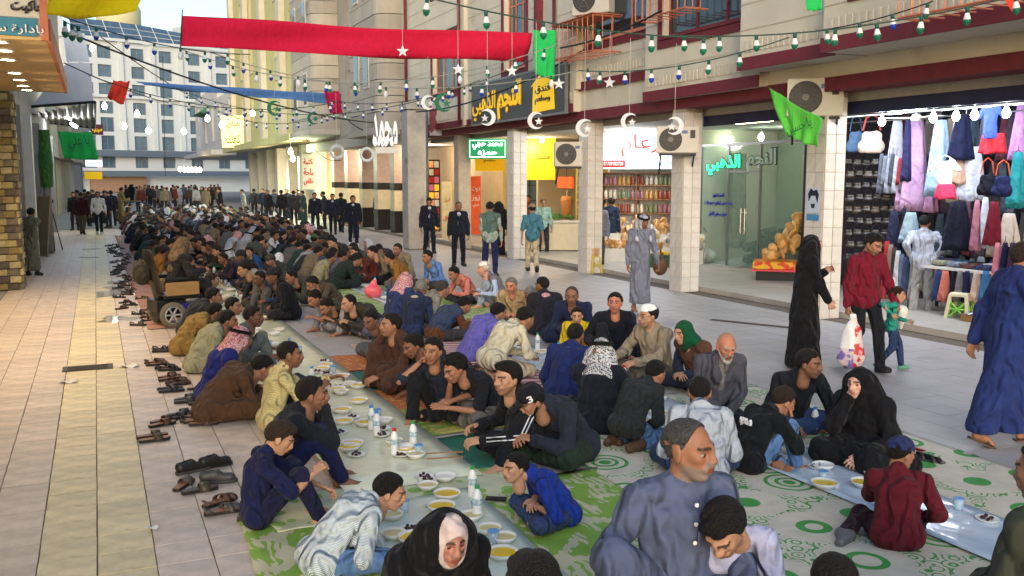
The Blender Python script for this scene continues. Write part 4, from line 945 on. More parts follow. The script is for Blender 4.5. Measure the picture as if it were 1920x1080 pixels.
# ================================================================== clothes shop
rail_m = mat('rail_chrome', (170, 170, 172), rough=.25, metal=.8, noise=.05)
def hanger(parent, w, z):
    mb = MB(); mb.tube([(-w / 2, 0, z - .03), (0, 0, z + .03), (w / 2, 0, z - .03)], .006, 4); mb.tube([(0, 0, z + .03), (0, 0, z + .1)], .004, 4); mb.build('hanger', darkm, parent)
def drape(name, w0, w1, h, m, parent, seed, dep=.1, waves=5, neck=0.0):
    """hanging cloth: closed rippled tube from z=0 (top) to -h"""
    g = random.Random(seed); n = 36; rows = 7; v = []; ph = g.uniform(0, 6)
    for j in range(rows + 1):
        t = j / rows; w = (w0 + (w1 - w0) * t ** .8) / 2
        for i in range(n):
            a = 2 * math.pi * i / n; rp = 1 + (.05 + .16 * t) * math.sin(waves * a + ph + .6 * t)
            v.append((w * math.cos(a) * rp, dep * (.35 + .65 * t) * math.sin(a) * rp, -h * t + .012 * math.sin(3 * a + ph) * t))
    f = [(j * n + i, (j + 1) * n + i, (j + 1) * n + (i + 1) % n, j * n + (i + 1) % n) for j in range(rows) for i in range(n)] + [tuple(range(n)), tuple(range(rows * n, rows * n + n))[::-1]]
    return link_mesh(name, v, f, m, parent, True)
def hang(px0, px1, yt, yb, X, rgb, label, name='dress', kind='dress', w0=.45, seed=0, extra=None, group=None, mm=None):
    a = AX((px0 + px1) / 2, yt, X); b = AX((px0 + px1) / 2, yb, X); d = math.hypot(a.x, a.y)
    w = (px1 - px0) * (a.x * math.sin(YAW) + a.y * math.cos(YAW)) / FPX; h = a.z - b.z
    o = empty(name, a, facecam(a), label, name.replace('_', ' '), group); m = mm or cloth(rgb, crease=.5)
    if kind == 'dress': drape('cloth', w * w0, w, h, m, o, seed, dep=w * .25)
    elif kind == 'tee':
        V, F = sdf_mesh([('f', (0, 0, -h * .9), (0, 0, -h * .12), w * .24, w * .24, (0, 1, 0), 2.6), ('f', (-w * .2, 0, -h * .12), (-w * .42, 0, -h * .38), w * .12, w * .1, (0, 1, 0), 2.2), ('f', (w * .2, 0, -h * .12), (w * .42, 0, -h * .38), w * .12, w * .1, (0, 1, 0), 2.2)], w / 26, k=w * .06, fold=(w * .03, w * .3), seed=seed, cut=[((0, 0, -h), (0, 0, -1))], sub=[(('e', (0, -w * .05, 0), (w * .13, w * .3, h * .1), None), .01)])
        link_mesh('cloth', V, F, m, o, True)
    elif kind == 'bag':
        bh = h * .62
        if 'bagv' not in _C: _C['bagv'] = sdf_mesh([('f', (-.3, 0, .3), (.3, 0, .3), .26, .26, (0, 1, 0), 1.6), ('f', (-.22, 0, .7), (.22, 0, .7), .22, .22, (0, 1, 0), 2.2)], .07, k=.12, fold=(.08, .5), seed=3, cut=[((0, 0, .04), (0, 0, -1))])
        V, F = _C['bagv']; link_mesh('bag_body', V * np.array([w * .9, w * .9, bh * 1.05]) + np.array([0, 0, -h]), F, m, o, True)
        mb = MB()
        for y in (-w * .1, w * .1): mb.tube([(-w * .32, y, -h * .4), (-w * .22, y, -h * .1), (0, y, 0), (w * .22, y, -h * .1), (w * .32, y, -h * .4)], w * .035, 4)
        mb.build('strap', extra or m, o)
    if kind in ('dress', 'tee') and h > .5: hanger(o, w * .5, .0)
    return o
mb = MB(); mb.tube([(12.0, 8.2, 3.33), (12.0, 13.7, 3.33)], .016, 6); mb.tube([(12.9, 8.2, 3.3), (12.9, 13.7, 3.3)], .016, 6)
for y in (8.2, 11, 13.7): mb.tube([(12.0, y, 3.33), (12.0, y, 3.5)], .008, 4); mb.tube([(12.9, y, 3.3), (12.9, y, 3.5)], .008, 4)
setp(mb.build('clothes_rail', rail_m), 'chrome rails under the ceiling of the clothes shop', 'clothes rail')
Xc = 12.95
for k, (a, b, yt, yb, c, l) in enumerate([
    (1668, 1700, 222, 330, (176, 178, 190), 'pale grey hanging gown beside the navy one'), (1694, 1712, 225, 340, (44, 44, 84), 'narrow navy gown behind the lilac dress'),
    (1690, 1746, 225, 396, (198, 160, 200), 'long lilac pleated dress, widest in the clothes shop'), (1742, 1786, 225, 368, (156, 184, 208), 'light blue long dress next to the lilac one'),
    (1772, 1792, 222, 350, (150, 134, 120), 'taupe narrow gown next to the light blue dress'), (1784, 1804, 222, 380, (188, 180, 158), 'beige gown with plain folds behind the white baby shirt'),
    (1800, 1818, 222, 320, (140, 158, 190), 'blue grey gown by the dark navy skirt'), (1783, 1826, 215, 300, (26, 30, 60), 'dark navy pleated skirt on the upper rail'),
    (1735, 1760, 330, 398, (200, 150, 190), 'pink lilac short dress peeping out below the light blue dress'), (1690, 1726, 398, 455, (150, 176, 190), 'blue white patterned trousers under the lilac dress'),
    (1803, 1850, 275, 376, (188, 196, 212), 'frilly pale grey girl dress below the navy skirt'), (1790, 1812, 300, 345, (196, 164, 144), 'tan sleeveless top behind the frilly grey dress'),
    (1900, 1935, 195, 300, (190, 140, 200), 'lilac romper at the edge of the clothes shop'), (1893, 1925, 285, 390, (40, 140, 150), 'teal wrapped cloth behind the backpacks'),
    (1770, 1824, 378, 470, (28, 28, 48), 'black tops bunched on the lower rail'), (1824, 1842, 375, 470, (176, 120, 140), 'dusty pink garment on the lower rail'),
    (1838, 1858, 370, 465, (196, 204, 220), 'pale blue sleeve cloth on the lower rail'), (1850, 1880, 378, 460, (112, 30, 50), 'dark maroon shawl hanging on the lower rail'),
    (1872, 1912, 400, 462, (190, 182, 180), 'grey folded shawls in plastic hanging at the right'), (1664, 1690, 395, 480, (40, 42, 70), 'navy trousers hanging behind the shopper'),
    (1690, 1702, 390, 500, (32, 32, 52), 'black trousers hanging left of the patterned pair')]):
    hang(a, b, yt, yb, Xc - (.15 if k % 2 else 0) - (.25 if yt > 370 else 0), c, l, seed=k)
for k in range(7):
    c = [(90, 96, 112), (120, 128, 142), (140, 146, 160), (70, 74, 90), (160, 165, 178), (150, 50, 56), (100, 88, 92)][k]
    hang(1647 + k * 7, 1660 + k * 7, 288 + (k % 3) * 4, 362 - (k % 2) * 16, 12.8, c, ['charcoal', 'slate grey', 'pale slate', 'dark blue grey', 'silver grey', 'red', 'brown grey'][k] + ' scarf in the cluster hung beside the handbag shelves', 'scarf', seed=40 + k, group='scarves hung in a cluster')
hang(1590, 1622, 216, 288, 12.85, (96, 128, 172), 'blue denim tote bag at the top of the handbag wall', 'bag', 'bag'); hang(1612, 1660, 214, 290, 12.8, (214, 196, 184), 'white and pink tote bag at the top of the handbag wall', 'bag', 'bag', extra=cloth((190, 90, 80)))
hang(1745, 1800, 298, 350, 12.3, (222, 222, 224), 'white baby shirt on a green hanger', 'shirt', 'tee', seed=3); hang(1757, 1792, 345, 373, 12.3, (216, 64, 100), 'pink and red baby skirt below the white shirt', 'skirt', 'dress', w0=.8)
hang(1835, 1884, 195, 260, 12.3, (58, 78, 170), 'blue child football shirt on the upper rail', 'shirt', 'tee', seed=5); hang(1842, 1886, 250, 288, 12.5, (190, 44, 56), 'red shorts below the blue football shirt', 'shorts', 'dress', w0=.8)
hang(1836, 1870, 296, 370, 12.2, (30, 30, 44), 'black backpack with a red top', 'backpack', 'bag', extra=cloth((200, 70, 50))); hang(1864, 1900, 300, 372, 12.25, (34, 40, 84), 'navy backpack with orange straps', 'backpack', 'bag', extra=cloth((220, 90, 50)))
hc_ = [(22, 22, 24), (30, 28, 30), (40, 34, 32), (54, 50, 52), (26, 26, 36), (70, 58, 52)]
for r_ in range(9):
    sp_ = MB(); z = AX(1630, 312 + r_ * 22, 13.0).z
    for c in range(6):
        k = (r_ * 5 + c * 3) % 6; x0 = 1582 + c * 17 + (r_ % 2) * 4
        hang(x0, x0 + 19, 288 + r_ * 22, 310 + r_ * 22 + (c * 7 + r_ * 3) % 5, 12.95 + .06 * ((c + r_) % 3), hc_[k], 'small dark handbag in the packed rows of the handbag wall', 'handbag', 'bag', group='dark handbags on the wall', mm=mat('leather_%d' % k, hc_[k], rough=.28, noise=.25, nscale=30, spec=.6))
# sales table with folded clothes and things hung in front
tb_ = AX(1800, 505, 12.1); ty0, ty1 = 8.9, 10.6
o = empty('sales_table', (12.75, AX(1800, 500, 12.75).y, .1), 0, 'low sales table spread with folded clothes in the clothes shop', 'table')
mb = MB(); mb.box(-.35, .35, -.75, .75, .72, .76); mb.build('table_top', white_m, o)
for a in (-.32, .32):
    for b in (-.7, .7): mb = MB(); mb.box(a - .02, a + .02, b - .02, b + .02, 0, .72); mb.build('leg', darkm, o)
gg = random.Random(5)
for k in range(10):
    c = [(44, 52, 90), (190, 190, 196), (90, 60, 64), (30, 30, 40), (120, 130, 150), (60, 110, 150), (150, 150, 130), (70, 70, 110), (200, 170, 160), (34, 60, 110)][k]
    mb = MB(); mb.box(-.14, .14, -.12, .12, 0, .07, bev=.02); q = mb.build('folded_cloth', cloth(c)); q.location = (12.6 + .28 * (k % 2), AX(1800, 500, 12.75).y - .63 + .14 * k, .865 + .003 * k); q.rotation_euler.z = gg.uniform(-.3, .3)
    setp(q, ['navy', 'white', 'plum', 'black', 'steel blue', 'bright blue', 'olive grey', 'violet blue', 'pale rose', 'deep blue'][k] + ' folded garment on the sales table', 'clothing')
for k, (a, b, c, l) in enumerate([(1750, 1770, (40, 60, 110), 'dark blue'), (1762, 1784, (190, 110, 96), 'salmon'), (1782, 1792, (26, 28, 44), 'black'), (1792, 1808, (120, 116, 120), 'grey'), (1806, 1822, (30, 34, 70), 'navy'), (1822, 1840, (200, 172, 158), 'pale peach'), (1838, 1860, (60, 110, 160), 'azure')]):
    hang(a, b, 508, 565, 12.35, c, l + ' cloth hung along the front of the sales table', 'cloth', seed=60 + k)
for k in range(8): 
    c = [(150, 44, 50), (120, 104, 92), (54, 50, 54), (190, 190, 200), (90, 110, 140), (60, 66, 100), (44, 60, 84), (196, 150, 160)][k]
    hang(1655 + k * 7, 1672 + k * 7, 452 + k * 6, 560, 12.2 + .03 * k, c, ['red', 'taupe', 'charcoal', 'white', 'steel blue', 'indigo', 'dark teal', 'rose'][k] + ' garment on the low slanting rack behind the red sweater man', 'garment', seed=80 + k)
for k, c in enumerate([(210, 130, 150), (30, 30, 70), (70, 40, 70), (50, 150, 100)]): hang(1862 + k * 14, 1880 + k * 14, 455, 530, 12.0, c, ['rose', 'dotted navy', 'plum', 'glittering green'][k] + ' scarf hanging beside the blue robed man', 'scarf', seed=90 + k)
# plastic stools
pl = mat('plastic_cream', (206, 200, 170), rough=.4, noise=.06); plg = mat('plastic_green', (120, 190, 70), rough=.4, noise=.06); ply = mat('plastic_yellow', (196, 178, 90), rough=.45, noise=.1)
def stool(loc, rz, label, m, s_=1.0, m2=None):
    o = empty('plastic_stool', loc, rz, label, 'stool'); o.scale = (s_,) * 3
    mb = MB(); mb.lathe([(.0, .44), (.15, .44), (.17, .425), (.175, .39), (.16, .385)], (0, 0, 0), 4); q = mb.build('seat', m, o); q.rotation_euler.z = R(45)
    for k in range(4):
        a = R(45 + 90 * k); c, s2 = math.cos(a), math.sin(a); mb = MB(); mb.tube([(c * .15, s2 * .15, .4), (c * .21, s2 * .21, 0)], [.03, .034], 4); mb.build('leg', m, o)
    for k in range(4):
        a0, a1 = R(45 + 90 * k), R(135 + 90 * k); mb = MB()
        for (r0, z0, r1, z1) in ((.165, .33, .2, .08), (.2, .08, .165, .33), (.18, .22, .18, .22)): mb.tube([(math.cos(a0) * r0, math.sin(a0) * r0, z0), (math.cos(a1) * r1, math.sin(a1) * r1, z1)], .013, 4)
        mb.build('side_lattice', m2 or m, o)
    return o
p = G(1800, 608); stool(p, R(20), 'cream and green plastic stool in front of the sales table', pl, 1.15, plg)
p = G(1112, 512); stool(p, R(10), 'yellow plastic stool stacked with bread beside the tiled column', ply, 1.0)
mb = MB()
for k in range(5): mb.lathe([(.0, .44 + k * .035), (.15, .445 + k * .035), (.16, .46 + k * .035), (.0, .475 + k * .035)], (.01 * (k % 2), .01 * (k % 3), 0), 14)
q = mb.build('bread_stack', mat('bread', (186, 140, 88), rough=.9, noise=.2, nscale=14), None, True); q.location = p; setp(q, 'stack of flat round bread on the yellow stool', 'bread')
p = G(1840, 612); mb = MB(); mb.box(-.3, .3, -.14, .14, 0, .2, bev=.01); q = mb.build('cardboard_box', mat('cardboard', (168, 130, 84), rough=.9, noise=.1)); q.location = p; setp(q, 'low cardboard box with patterned cloth beside the stool', 'box')
v, f = sheet(lambda u, w: ((u - .5) * .75, (w - .5) * .34, .215 + .03 * math.sin(9 * u) * math.sin(5 * w)), 10, 5); q = link_mesh('patterned_cloth', v, f, cloth((220, 220, 225), 'cloth_dots', kind='blotch', rgb2=(30, 28, 40), psize=.05), None, True); q.location = p; setp(q, 'black and white patterned cloth on the cardboard box', 'cloth')
for q_, l in (((1655, 197), 'large bright bulb at the front of the clothes shop ceiling'), ((1752, 182), 'bright bulb farther in the clothes shop ceiling'), ((1795, 175), 'bulb beside the tube in the clothes shop'), ((1830, 170), 'long bright lamp in the clothes shop ceiling'), ((1890, 160), 'bulb at the near end of the clothes shop ceiling')):
    p = AX(q_[0], q_[1], 11.9); p.z = min(p.z, 3.2); bulb(p, l, power=9 if q_[0] in (1655, 1795, 1890) else 0, r_=.06, col=(.86, .92, 1))
for q0, q1, l in (((1665, 196), (1738, 190), 'white fluorescent tube in the clothes shop ceiling'), ((1380, 220), (1450, 212), 'warm fluorescent tube above the glass shop front')):
    a, b = AX(q0[0], q0[1], 12.6), AX(q1[0], q1[1], 12.6); a.z = b.z = min(a.z, 3.44); mb = MB(); mb.tube([a, b], .02, 8); setp(mb.build('fluorescent_tube', tubew if q0[0] > 1500 else bulby, None, True), l, 'tube light')
lamp('clothes_shop_light', (11.9, 11, 3.45), 60, (.84, .91, 1), (1.2, 4.5), 'AREA')
# ceiling fan
o = empty('ceiling_fan', AX(1720, 185, 12.8), 0, 'white ceiling fan in the clothes shop', 'fan'); o.location.z = 3.3
mb = MB(); mb.lathe([(.09, -.05), (.1, .0), (.06, .06)], (0, 0, 0), 12); mb.tube([(0, 0, .05), (0, 0, .2)], .015, 6); mb.build('motor', white_m, o)
for k in range(3):
    q = MB(); q.box(.1, .6, -.07, .07, -.008, .008); q = q.build('blade', white_m, o); q.rotation_euler.z = R(120 * k + 20)

# crowded back of the shop: dark backdrop added against the overbright wall, tightly hung stock
mb = MB(); mb.box(13.9, 13.95, 7.8, 15.9, .1, 3.5); setp(mb.build('stock_backdrop', mat('stock_backdrop', (40, 40, 56), rough=.8, noise=.2, nscale=2)), 'dark blue backdrop panel added behind the clothes shop stock', 'wall')
g = random.Random(31); SC = [((40, 42, 70), 'navy'), ((80, 70, 84), 'mauve grey'), ((150, 120, 140), 'dusty rose'), ((60, 60, 66), 'charcoal'), ((130, 140, 160), 'pale blue'), ((110, 60, 70), 'wine'), ((160, 150, 140), 'sand'), ((30, 30, 34), 'black'), ((90, 110, 130), 'steel blue')]
for r_, (yt, yb) in enumerate(((212, 300), (300, 400), (398, 490), (480, 560))):
    for c_ in range(13):
        x = 1672 + c_ * 20 + g.uniform(-5, 5); rgb, nm = SC[(c_ * 5 + r_ * 3) % 9]
        hang(x, x + 24, yt + g.uniform(-6, 6), yb + g.uniform(-14, 10), 13.6 + g.uniform(-.1, .1), rgb, nm + ' garment packed on the back rails of the clothes shop', 'garment', seed=200 + r_ * 20 + c_, group='stock on the back rails')
mb = MB(); mb.box(11.14, 11.2, -4, 15.7, 3.3, 3.63); setp(mb.build('shop_fascia', mat('fascia_navy', (28, 32, 66), rough=.5, noise=.2, stain=((120, 130, 150), 3, .66))), 'peeling navy fascia strip under the maroon beam', 'fascia')
# ================================================================== hotel entrance with glass front
glass = mat('shop_glass', (150, 190, 180), rough=.04, noise=0, spec=.5, alpha=.2)
gf = empty('glass_shopfront', (14.2, 16.12, .1), 0, 'glass hotel shopfront with a green lit name and a steel framed door', 'shopfront')
def gbox(name, a, m, par=gf):
    mb = MB(); mb.box(*a); return mb.build(name, m, par)
gbox('pane', (-.01, .01, .02, 1.55, 0, 2.95), glass); gbox('door_pane', (-.012, .012, 1.6, 2.75, .03, 2.3), glass); gbox('pane', (-.01, .01, 2.8, 3.9, 0, 2.95), glass); gbox('transom_pane', (-.01, .01, 1.6, 2.75, 2.36, 2.95), glass)
for y in (0, 1.575, 2.775, 3.92): gbox('mullion', (-.03, .03, y - .02, y + .02, 0, 3.0), greym)
gbox('head_rail', (-.035, .035, 0, 3.94, 2.96, 3.02), greym); gbox('door_rail', (-.032, .032, 1.6, 2.755, 2.305, 2.355), greym)
mb = MB()
for y in (2.05, 2.2): mb.tube([(-.06, y, .85), (-.06, y, 1.45)], .015, 6); mb.tube([(-.06, y, .95), (0, y, .95)], .01, 4); mb.tube([(-.06, y, 1.35), (0, y, 1.35)], .01, 4)
mb.build('door_handle', rail_m, gf); mb = MB(); mb.lathe([(.045, 0), (.045, .02)], (-.02, 2.12, 1.75), 10, 0); mb.build('door_lock', rail_m, gf)
grn = mat('letters_green', (60, 220, 160), emit=(40, 220, 140), estr=1.0, noise=.1); ltl = mat('letters_pale', (170, 196, 190), noise=.05)
lettering('الذهبي', 'letters', 1.35, .5, grn, gf, (-.02, 3.0, 2.5), RY, bold=.03); lettering('الذهبي', 'letter_edge', 1.42, .56, mat('letters_teal_dark', (14, 48, 48)), gf, (-.014, 3.0, 2.5), RY, bold=.06, depth=.002)
lettering('النجم', 'letters', 1.05, .55, ltl, gf, (-.02, 1.55, 2.58), RY, bold=.03); lettering('النجم', 'letter_edge', 1.12, .6, MATS['letters_teal_dark'], gf, (-.014, 1.55, 2.58), RY, bold=.06, depth=.002)
for t, w, z in (('للمستثمرين', .45, 1.75), ('مستعدين لوازم تجهيزات', 1.15, 1.55), ('فندق سهى كامل', .75, 1.28)): lettering(t, 'letters', w, .12, blul, gf, (-.02, 3.15, z), RY)
hw = mat('hotel_inner_wall', (150, 160, 140), rough=.8, noise=.08); mb = MB(); mb.box(16.6, 16.7, 16.2, 20.0, .1, 3.5); setp(mb.build('lobby_wall', hw), 'grey green inner wall of the hotel lobby behind the glass', 'wall')
cur = cloth((120, 112, 92), 'curtain_olive'); o = empty('curtain', (15.0, 19.6, 2.9), 0, 'olive curtain hanging inside the hotel glass', 'curtain'); drape('cloth', .5, .5, 2.4, cur, o, 5, .15, 9)
mb = MB(); mb.box(15.9, 16.25, 16.4, 17.9, .1, 1.0); mb.box(15.8, 16.28, 16.35, 17.95, 1.0, 1.06); setp(mb.build('reception_desk', mat('desk_dark', (36, 40, 58), rough=.4)), 'dark reception desk inside the hotel', 'desk')
mb = MB(); mb.box(16.5, 16.58, 18.0, 18.5, 1.6, 2.2); setp(mb.build('wall_picture', mat('picture_dark', (40, 40, 44), kind='blotch', rgb2=(200, 170, 160), psize=.2)), 'framed picture on the lobby wall', 'picture')
sofam = cloth((84, 72, 48), 'sofa_olive', kind='blotch', rgb2=(56, 48, 34), psize=.1)
for i, (x, y, rz) in enumerate(((14.95, 18.3, 0), (15.0, 17.2, 10))):
    o = empty('armchair', (x, y, .1), R(rz - 60), ['olive patterned armchair behind the hotel glass door', 'olive patterned armchair in front of the reception desk'][i], 'armchair')
    V, F = sdf_mesh([('f', (0, 0, .2), (0, 0, .36), .36, .36, (0, 1, 0), 1.0)], .04, k=.05, cut=[((0, 0, .46), (0, 0, 1)), ((0, 0, .06), (0, 0, -1))]); link_mesh('seat', V, F, sofam, o, True)
    V, F = sdf_mesh([('f', (0, .32, .35), (0, .38, .85), .14, .12, (1, 0, 0), .34)], .04, k=.05); link_mesh('backrest', V, F, sofam, o, True)
    for s_ in (-1, 1): V, F = sdf_mesh([('c', (.4 * s_, -.3, .5), (.4 * s_, .3, .52), .12, .12), ('c', (.4 * s_, -.3, .2), (.4 * s_, .3, .2), .11, .11)], .04, k=.08); link_mesh('armrest', V, F, sofam, o, True)
for q_, l in (((1370, 263), 'bright bulb glowing through the hotel glass'), ((1427, 258), 'second bulb glowing through the hotel glass'), ((1322, 262), 'bulb beside the tiled column at the hotel corner')):
    p = AX(q_[0], q_[1], 14.9); p.z = min(p.z, 3.3); bulb(p, l, bulbg, 0, r_=.075)
lamp('lobby_light', (15.4, 18, 3.2), 22, (.85, 1, .9), .3)
# copper pipe, crates, ramp, snack stall, bags
mb = MB(); mb.tube([(11.05, 12.3, .1), (11.05, 12.3, 2.75)], .045, 8); mb.lathe([(.09, 2.7), (.11, 2.85), (.07, 2.95)], (11.05, 12.3, 0), 8); setp(mb.build('copper_pipe', mat('copper', (176, 116, 84), rough=.5, noise=.15)), 'copper coloured pipe standing behind the painted column', 'pipe')
v = [(0, 0, .02), (2.1, .35, .3), (1.9, 1.25, .34), (-.2, .9, .04)]; mb = MB(); mb.add(v + [(a, b, c - .05) for a, b, c in v], [(0, 1, 2, 3), (7, 6, 5, 4), (0, 4, 5, 1), (1, 5, 6, 2), (2, 6, 7, 3), (3, 7, 4, 0)])
q = mb.build('loading_ramp', mat('worn_board', (150, 146, 138), rough=.8, noise=.2, nscale=4)); q.location = G(1335, 512); q.rotation_euler.z = R(-10); setp(q, 'grey worn ramp board leaning on the arcade step', 'ramp')
def crate(loc, rz, m, label, w=.55, d=.38, h=.3, group=None):
    o = empty('crate', loc, rz, label, 'crate', group)
    mb = MB(); mb.box(-w / 2, w / 2, -d / 2, d / 2, 0, .02); mb.build('base', m, o)
    for s_ in (-1, 1):
        for k in range(4):
            z = .03 + k * h / 4; mb = MB(); mb.box(-w / 2, w / 2, s_ * d / 2 - .008, s_ * d / 2 + .008, z, z + h / 4 - .022); mb.build('slat', m, o)
            mb = MB(); mb.box(s_ * w / 2 - .008, s_ * w / 2 + .008, -d / 2 + .01, d / 2 - .01, z, z + h / 4 - .022); mb.build('slat', m, o)
    for a in (-1, 1):
        for b in (-1, 1): mb = MB(); mb.box(a * w / 2 - .018, a * w / 2 + .018, b * d / 2 - .018, b * d / 2 + .018, .002, h); mb.build('corner_post', m, o)
    return o
crg = mat('crate_green', (52, 84, 60), rough=.5, noise=.15); crr = mat('crate_grey', (90, 92, 90), rough=.5, noise=.15)
fruit = mat('fruit_yellow', (232, 186, 40), rough=.5, noise=.15)
def heap(loc, rx, ry, h, n, m, name, label, cat, r_=.05, seed=1, sub='piece'):
    o = empty(name, loc, 0, label, cat); g = random.Random(seed)
    for k in range(n):
        a, q = g.uniform(0, 6.28), math.sqrt(g.random()); x, y = rx * q * math.cos(a), ry * q * math.sin(a); z = h * (1 - q * q) * g.uniform(.6, 1)
        mb = MB(); rr_ = r_ * g.uniform(.75, 1.3); mb.lathe([(0, -rr_ * .8), (rr_ * .8, -rr_ * .5), (rr_, 0), (rr_ * .75, rr_ * .55), (0, rr_ * .8)], (x, y, z + rr_), 6, sc=(1, g.uniform(.6, 1))); mb.build(sub, m, o, True)
    return o
for k, q_ in enumerate(((1240, 500), (1258, 490), (1330, 478))):
    p = G(*q_, .1); p.x = max(p.x, 12.0); crate(p, R(-30), crg, ['green crate of yellow fruit on the ground behind the tiled column', 'second green crate beside the first one behind the column', 'green crate of yellow packets under the hotel window'][k])
    heap((p.x, p.y, p.z + .24), .2, .14, .08, 16, fruit, 'fruit_heap', ['heap of yellow fruit in the crate behind the column', 'yellow fruit heaped in the second crate', 'yellow packets heaped in the crate under the window'][k], 'fruit', .05, k)
blub = mat('bag_blue', (20, 90, 200), rough=.3, noise=.2, nscale=8, spec=.6); redb = mat('bag_red', (200, 50, 70), rough=.35, noise=.2, spec=.6); wbag = mat('bag_white', (222, 222, 220), rough=.35, noise=.08, spec=.6)
def sack(loc, r_, h, m, label, name='plastic_bag', seed=1, knot=True):
    P = [('e', (0, 0, h * .42), (r_, r_ * .85, h * .45), None)] + ([('c', (0, 0, h * .8), (.02, 0, h), r_ * .25, r_ * .3)] if knot else [])
    V, F = sdf_mesh(P, r_ / 9, k=r_ * .4, fold=(r_ * .22, r_ * .9), seed=seed, cut=[((0, 0, .004), (0, 0, -1))]); o = link_mesh(name, V, F, m, None, True); o.location = loc; return setp(o, label, 'bag')
p = G(1350, 478, .1); sack((p.x, p.y, .1), .38, .7, blub, 'bulging blue plastic bag in front of the hotel window', seed=4)
p = G(1318, 492, .1); sack((p.x, p.y, .1), .35, .45, wbag, 'white sack between the column and the blue bag', seed=5)
p = G(1055, 475, 0); sack((p.x, p.y, 0), .28, .75, wbag, 'full white plastic sack by the tiled column at the food counter', seed=6)
# snack stall with bags of crisps beside the painted column
p = G(1462, 532, 0); st = empty('snack_stall', (p.x, p.y, 0), R(-40), 'low snack stall with red and yellow trays beside the painted column', 'stall')
mb = MB(); mb.box(-.5, .5, -.35, .35, .05, .3); mb.build('stand', darkm, st); mb = MB(); mb.box(-.6, .6, -.42, .42, .3, .34); mb.build('tray', redb, st); mb = MB(); mb.box(-.57, .57, -.4, .4, .34, .5, bev=.02); mb.build('tray_goods', mat('snack_yellow', (236, 180, 40), kind='blotch', rgb2=(210, 60, 40), psize=.16, rough=.4), st)
crisp = mat('crisp_bag', (206, 160, 92), rough=.35, noise=.25, nscale=10, spec=.6)
g = random.Random(8)
for k in range(46):
    row = int((k / 46) ** .8 * 9); x = .55 * row / 9 + g.uniform(-.35, .35) * (1 - row / 11) - .1; y = .1 + row * .07 + g.uniform(-.2, .2); z = .52 + row * .115
    V, F = (_C['crisp'] if 'crisp' in _C else _C.setdefault('crisp', sdf_mesh([('e', (0, 0, 0), (.11, .05, .13), None)], .028, k=.02, fold=(.03, .1), seed=2)))
    if 'crispm' not in _C: o = link_mesh('snack_bag', V, F, crisp, None, True); _C['crispm'] = o.data
    else: o = bpy.data.objects.new('snack_bag', _C['crispm']); COL.objects.link(o)
    q = Matrix.Rotation(R(-40), 3, 'Z') @ Vector((x, y, z)); o.location = (p.x + q.x, p.y + q.y, q.z); o.rotation_euler = (g.uniform(-.6, .6), g.uniform(-.6, .6), g.uniform(0, 6))
    setp(o, 'clear bag of golden snacks in the heap on the snack stall', 'snack bag', 'snack bags on the stall')
# posters on the painted column: ink portrait without a real likeness, blue plate
o = empty('column_poster', (CX - cw - .018, 11.9, 0), 0, 'blue ink drawing pasted on the painted tiled column', 'poster')
mb = MB(); mb.box(-.004, .002, -.14, .14, 1.72, 2.12); mb.build('sheet', mat('poster_paper', (176, 190, 206), noise=.05), o)
mb = MB(); mb.prism([(-.1, 1.88), (-.13, 2.02), (-.08, 2.1), (0, 2.08), (.06, 2.12), (.12, 2.03), (.1, 1.9), (.05, 2.0), (-.05, 2.0)], 0, -.008, -.0045); mb.prism([(-.05, 1.87), (.05, 1.87), (.03, 1.8), (-.03, 1.8)], 0, -.008, -.0045); mb.build('ink', mat('ink_dark', (24, 30, 50)), o)
mb = MB(); mb.box(-.006, -.0, -.14, .14, 1.6, 1.7); mb.build('label_strip', mat('strip_blue', (60, 130, 180)), o)

# ================================================================== dates and nuts shop with white sign
wsg = mat('sign_white_lit', (225, 238, 250), emit=(215, 235, 255), estr=.8, noise=.05)
p = AX(1213, 265, 14.0); o = board('shop_sign', 'white lit shop sign with large red letters over the sweet shop', (14.0, AX(1215, 265, 14.0).y, 3.05), 2.5, 1.05, R(-42), wsg, (('ضرغام', 1.7, .62, .1, .12, redl), ('للمواد الغذائية والكرزات', 1.5, .16, .35, -.38, blk)))
mb = MB(); mb.box(-1.28, -.62, -.06, -.03, -.48, -.28); mb.build('phone_plate', mat('plate_red', (190, 30, 40)), o); lettering('07709102728', 'letters', .55, .1, whl, o, (-.95, -.07, -.38), RX, ar=False)
SHX, SHY = 14.5, AX(1225, 350, 14.5).y
shelf = empty('goods_shelf', (SHX, SHY, .1), R(-42), 'tall wooden goods shelf full of jars in the sweet shop', 'shelf')
wood = mat('shelf_wood', (140, 96, 64), rough=.7, noise=.15)
for z in (.75, 1.15, 1.55, 1.95, 2.3): mb = MB(); mb.box(-1.5, 1.5, 0, .35, z, z + .03); mb.build('board', wood, shelf)
for x in (-1.5, -.5, .5, 1.47): mb = MB(); mb.box(x, x + .03, 0.01, .36, 0, 2.33); mb.build('upright', wood, shelf)
mb = MB(); mb.box(-1.5, 1.53, .361, .38, 0, 2.33); mb.build('back_board', mat('shelf_back', (190, 190, 200)), shelf)
jm = [mat('jar_%d' % i, c, rough=.25, noise=.2, spec=.6) for i, c in enumerate([(196, 150, 80), (150, 70, 50), (210, 200, 180), (120, 130, 90), (170, 110, 120)])]
mb = MB(); mb.lathe([(0.05, 0), (.055, .03), (.055, .18), (.04, .21), (.045, .22), (.045, .25), (0, .25)], (0, 0, 0), 8); jo = mb.build('jar', jm[0], None, True); jme = []
for m in jm: q = jo.data.copy(); q.materials.clear(); q.materials.append(m); jme.append(q)
bpy.data.objects.remove(jo); rz = Matrix.Rotation(R(-42), 3, 'Z')
jn = ['amber', 'dark red', 'cream', 'olive', 'rose']
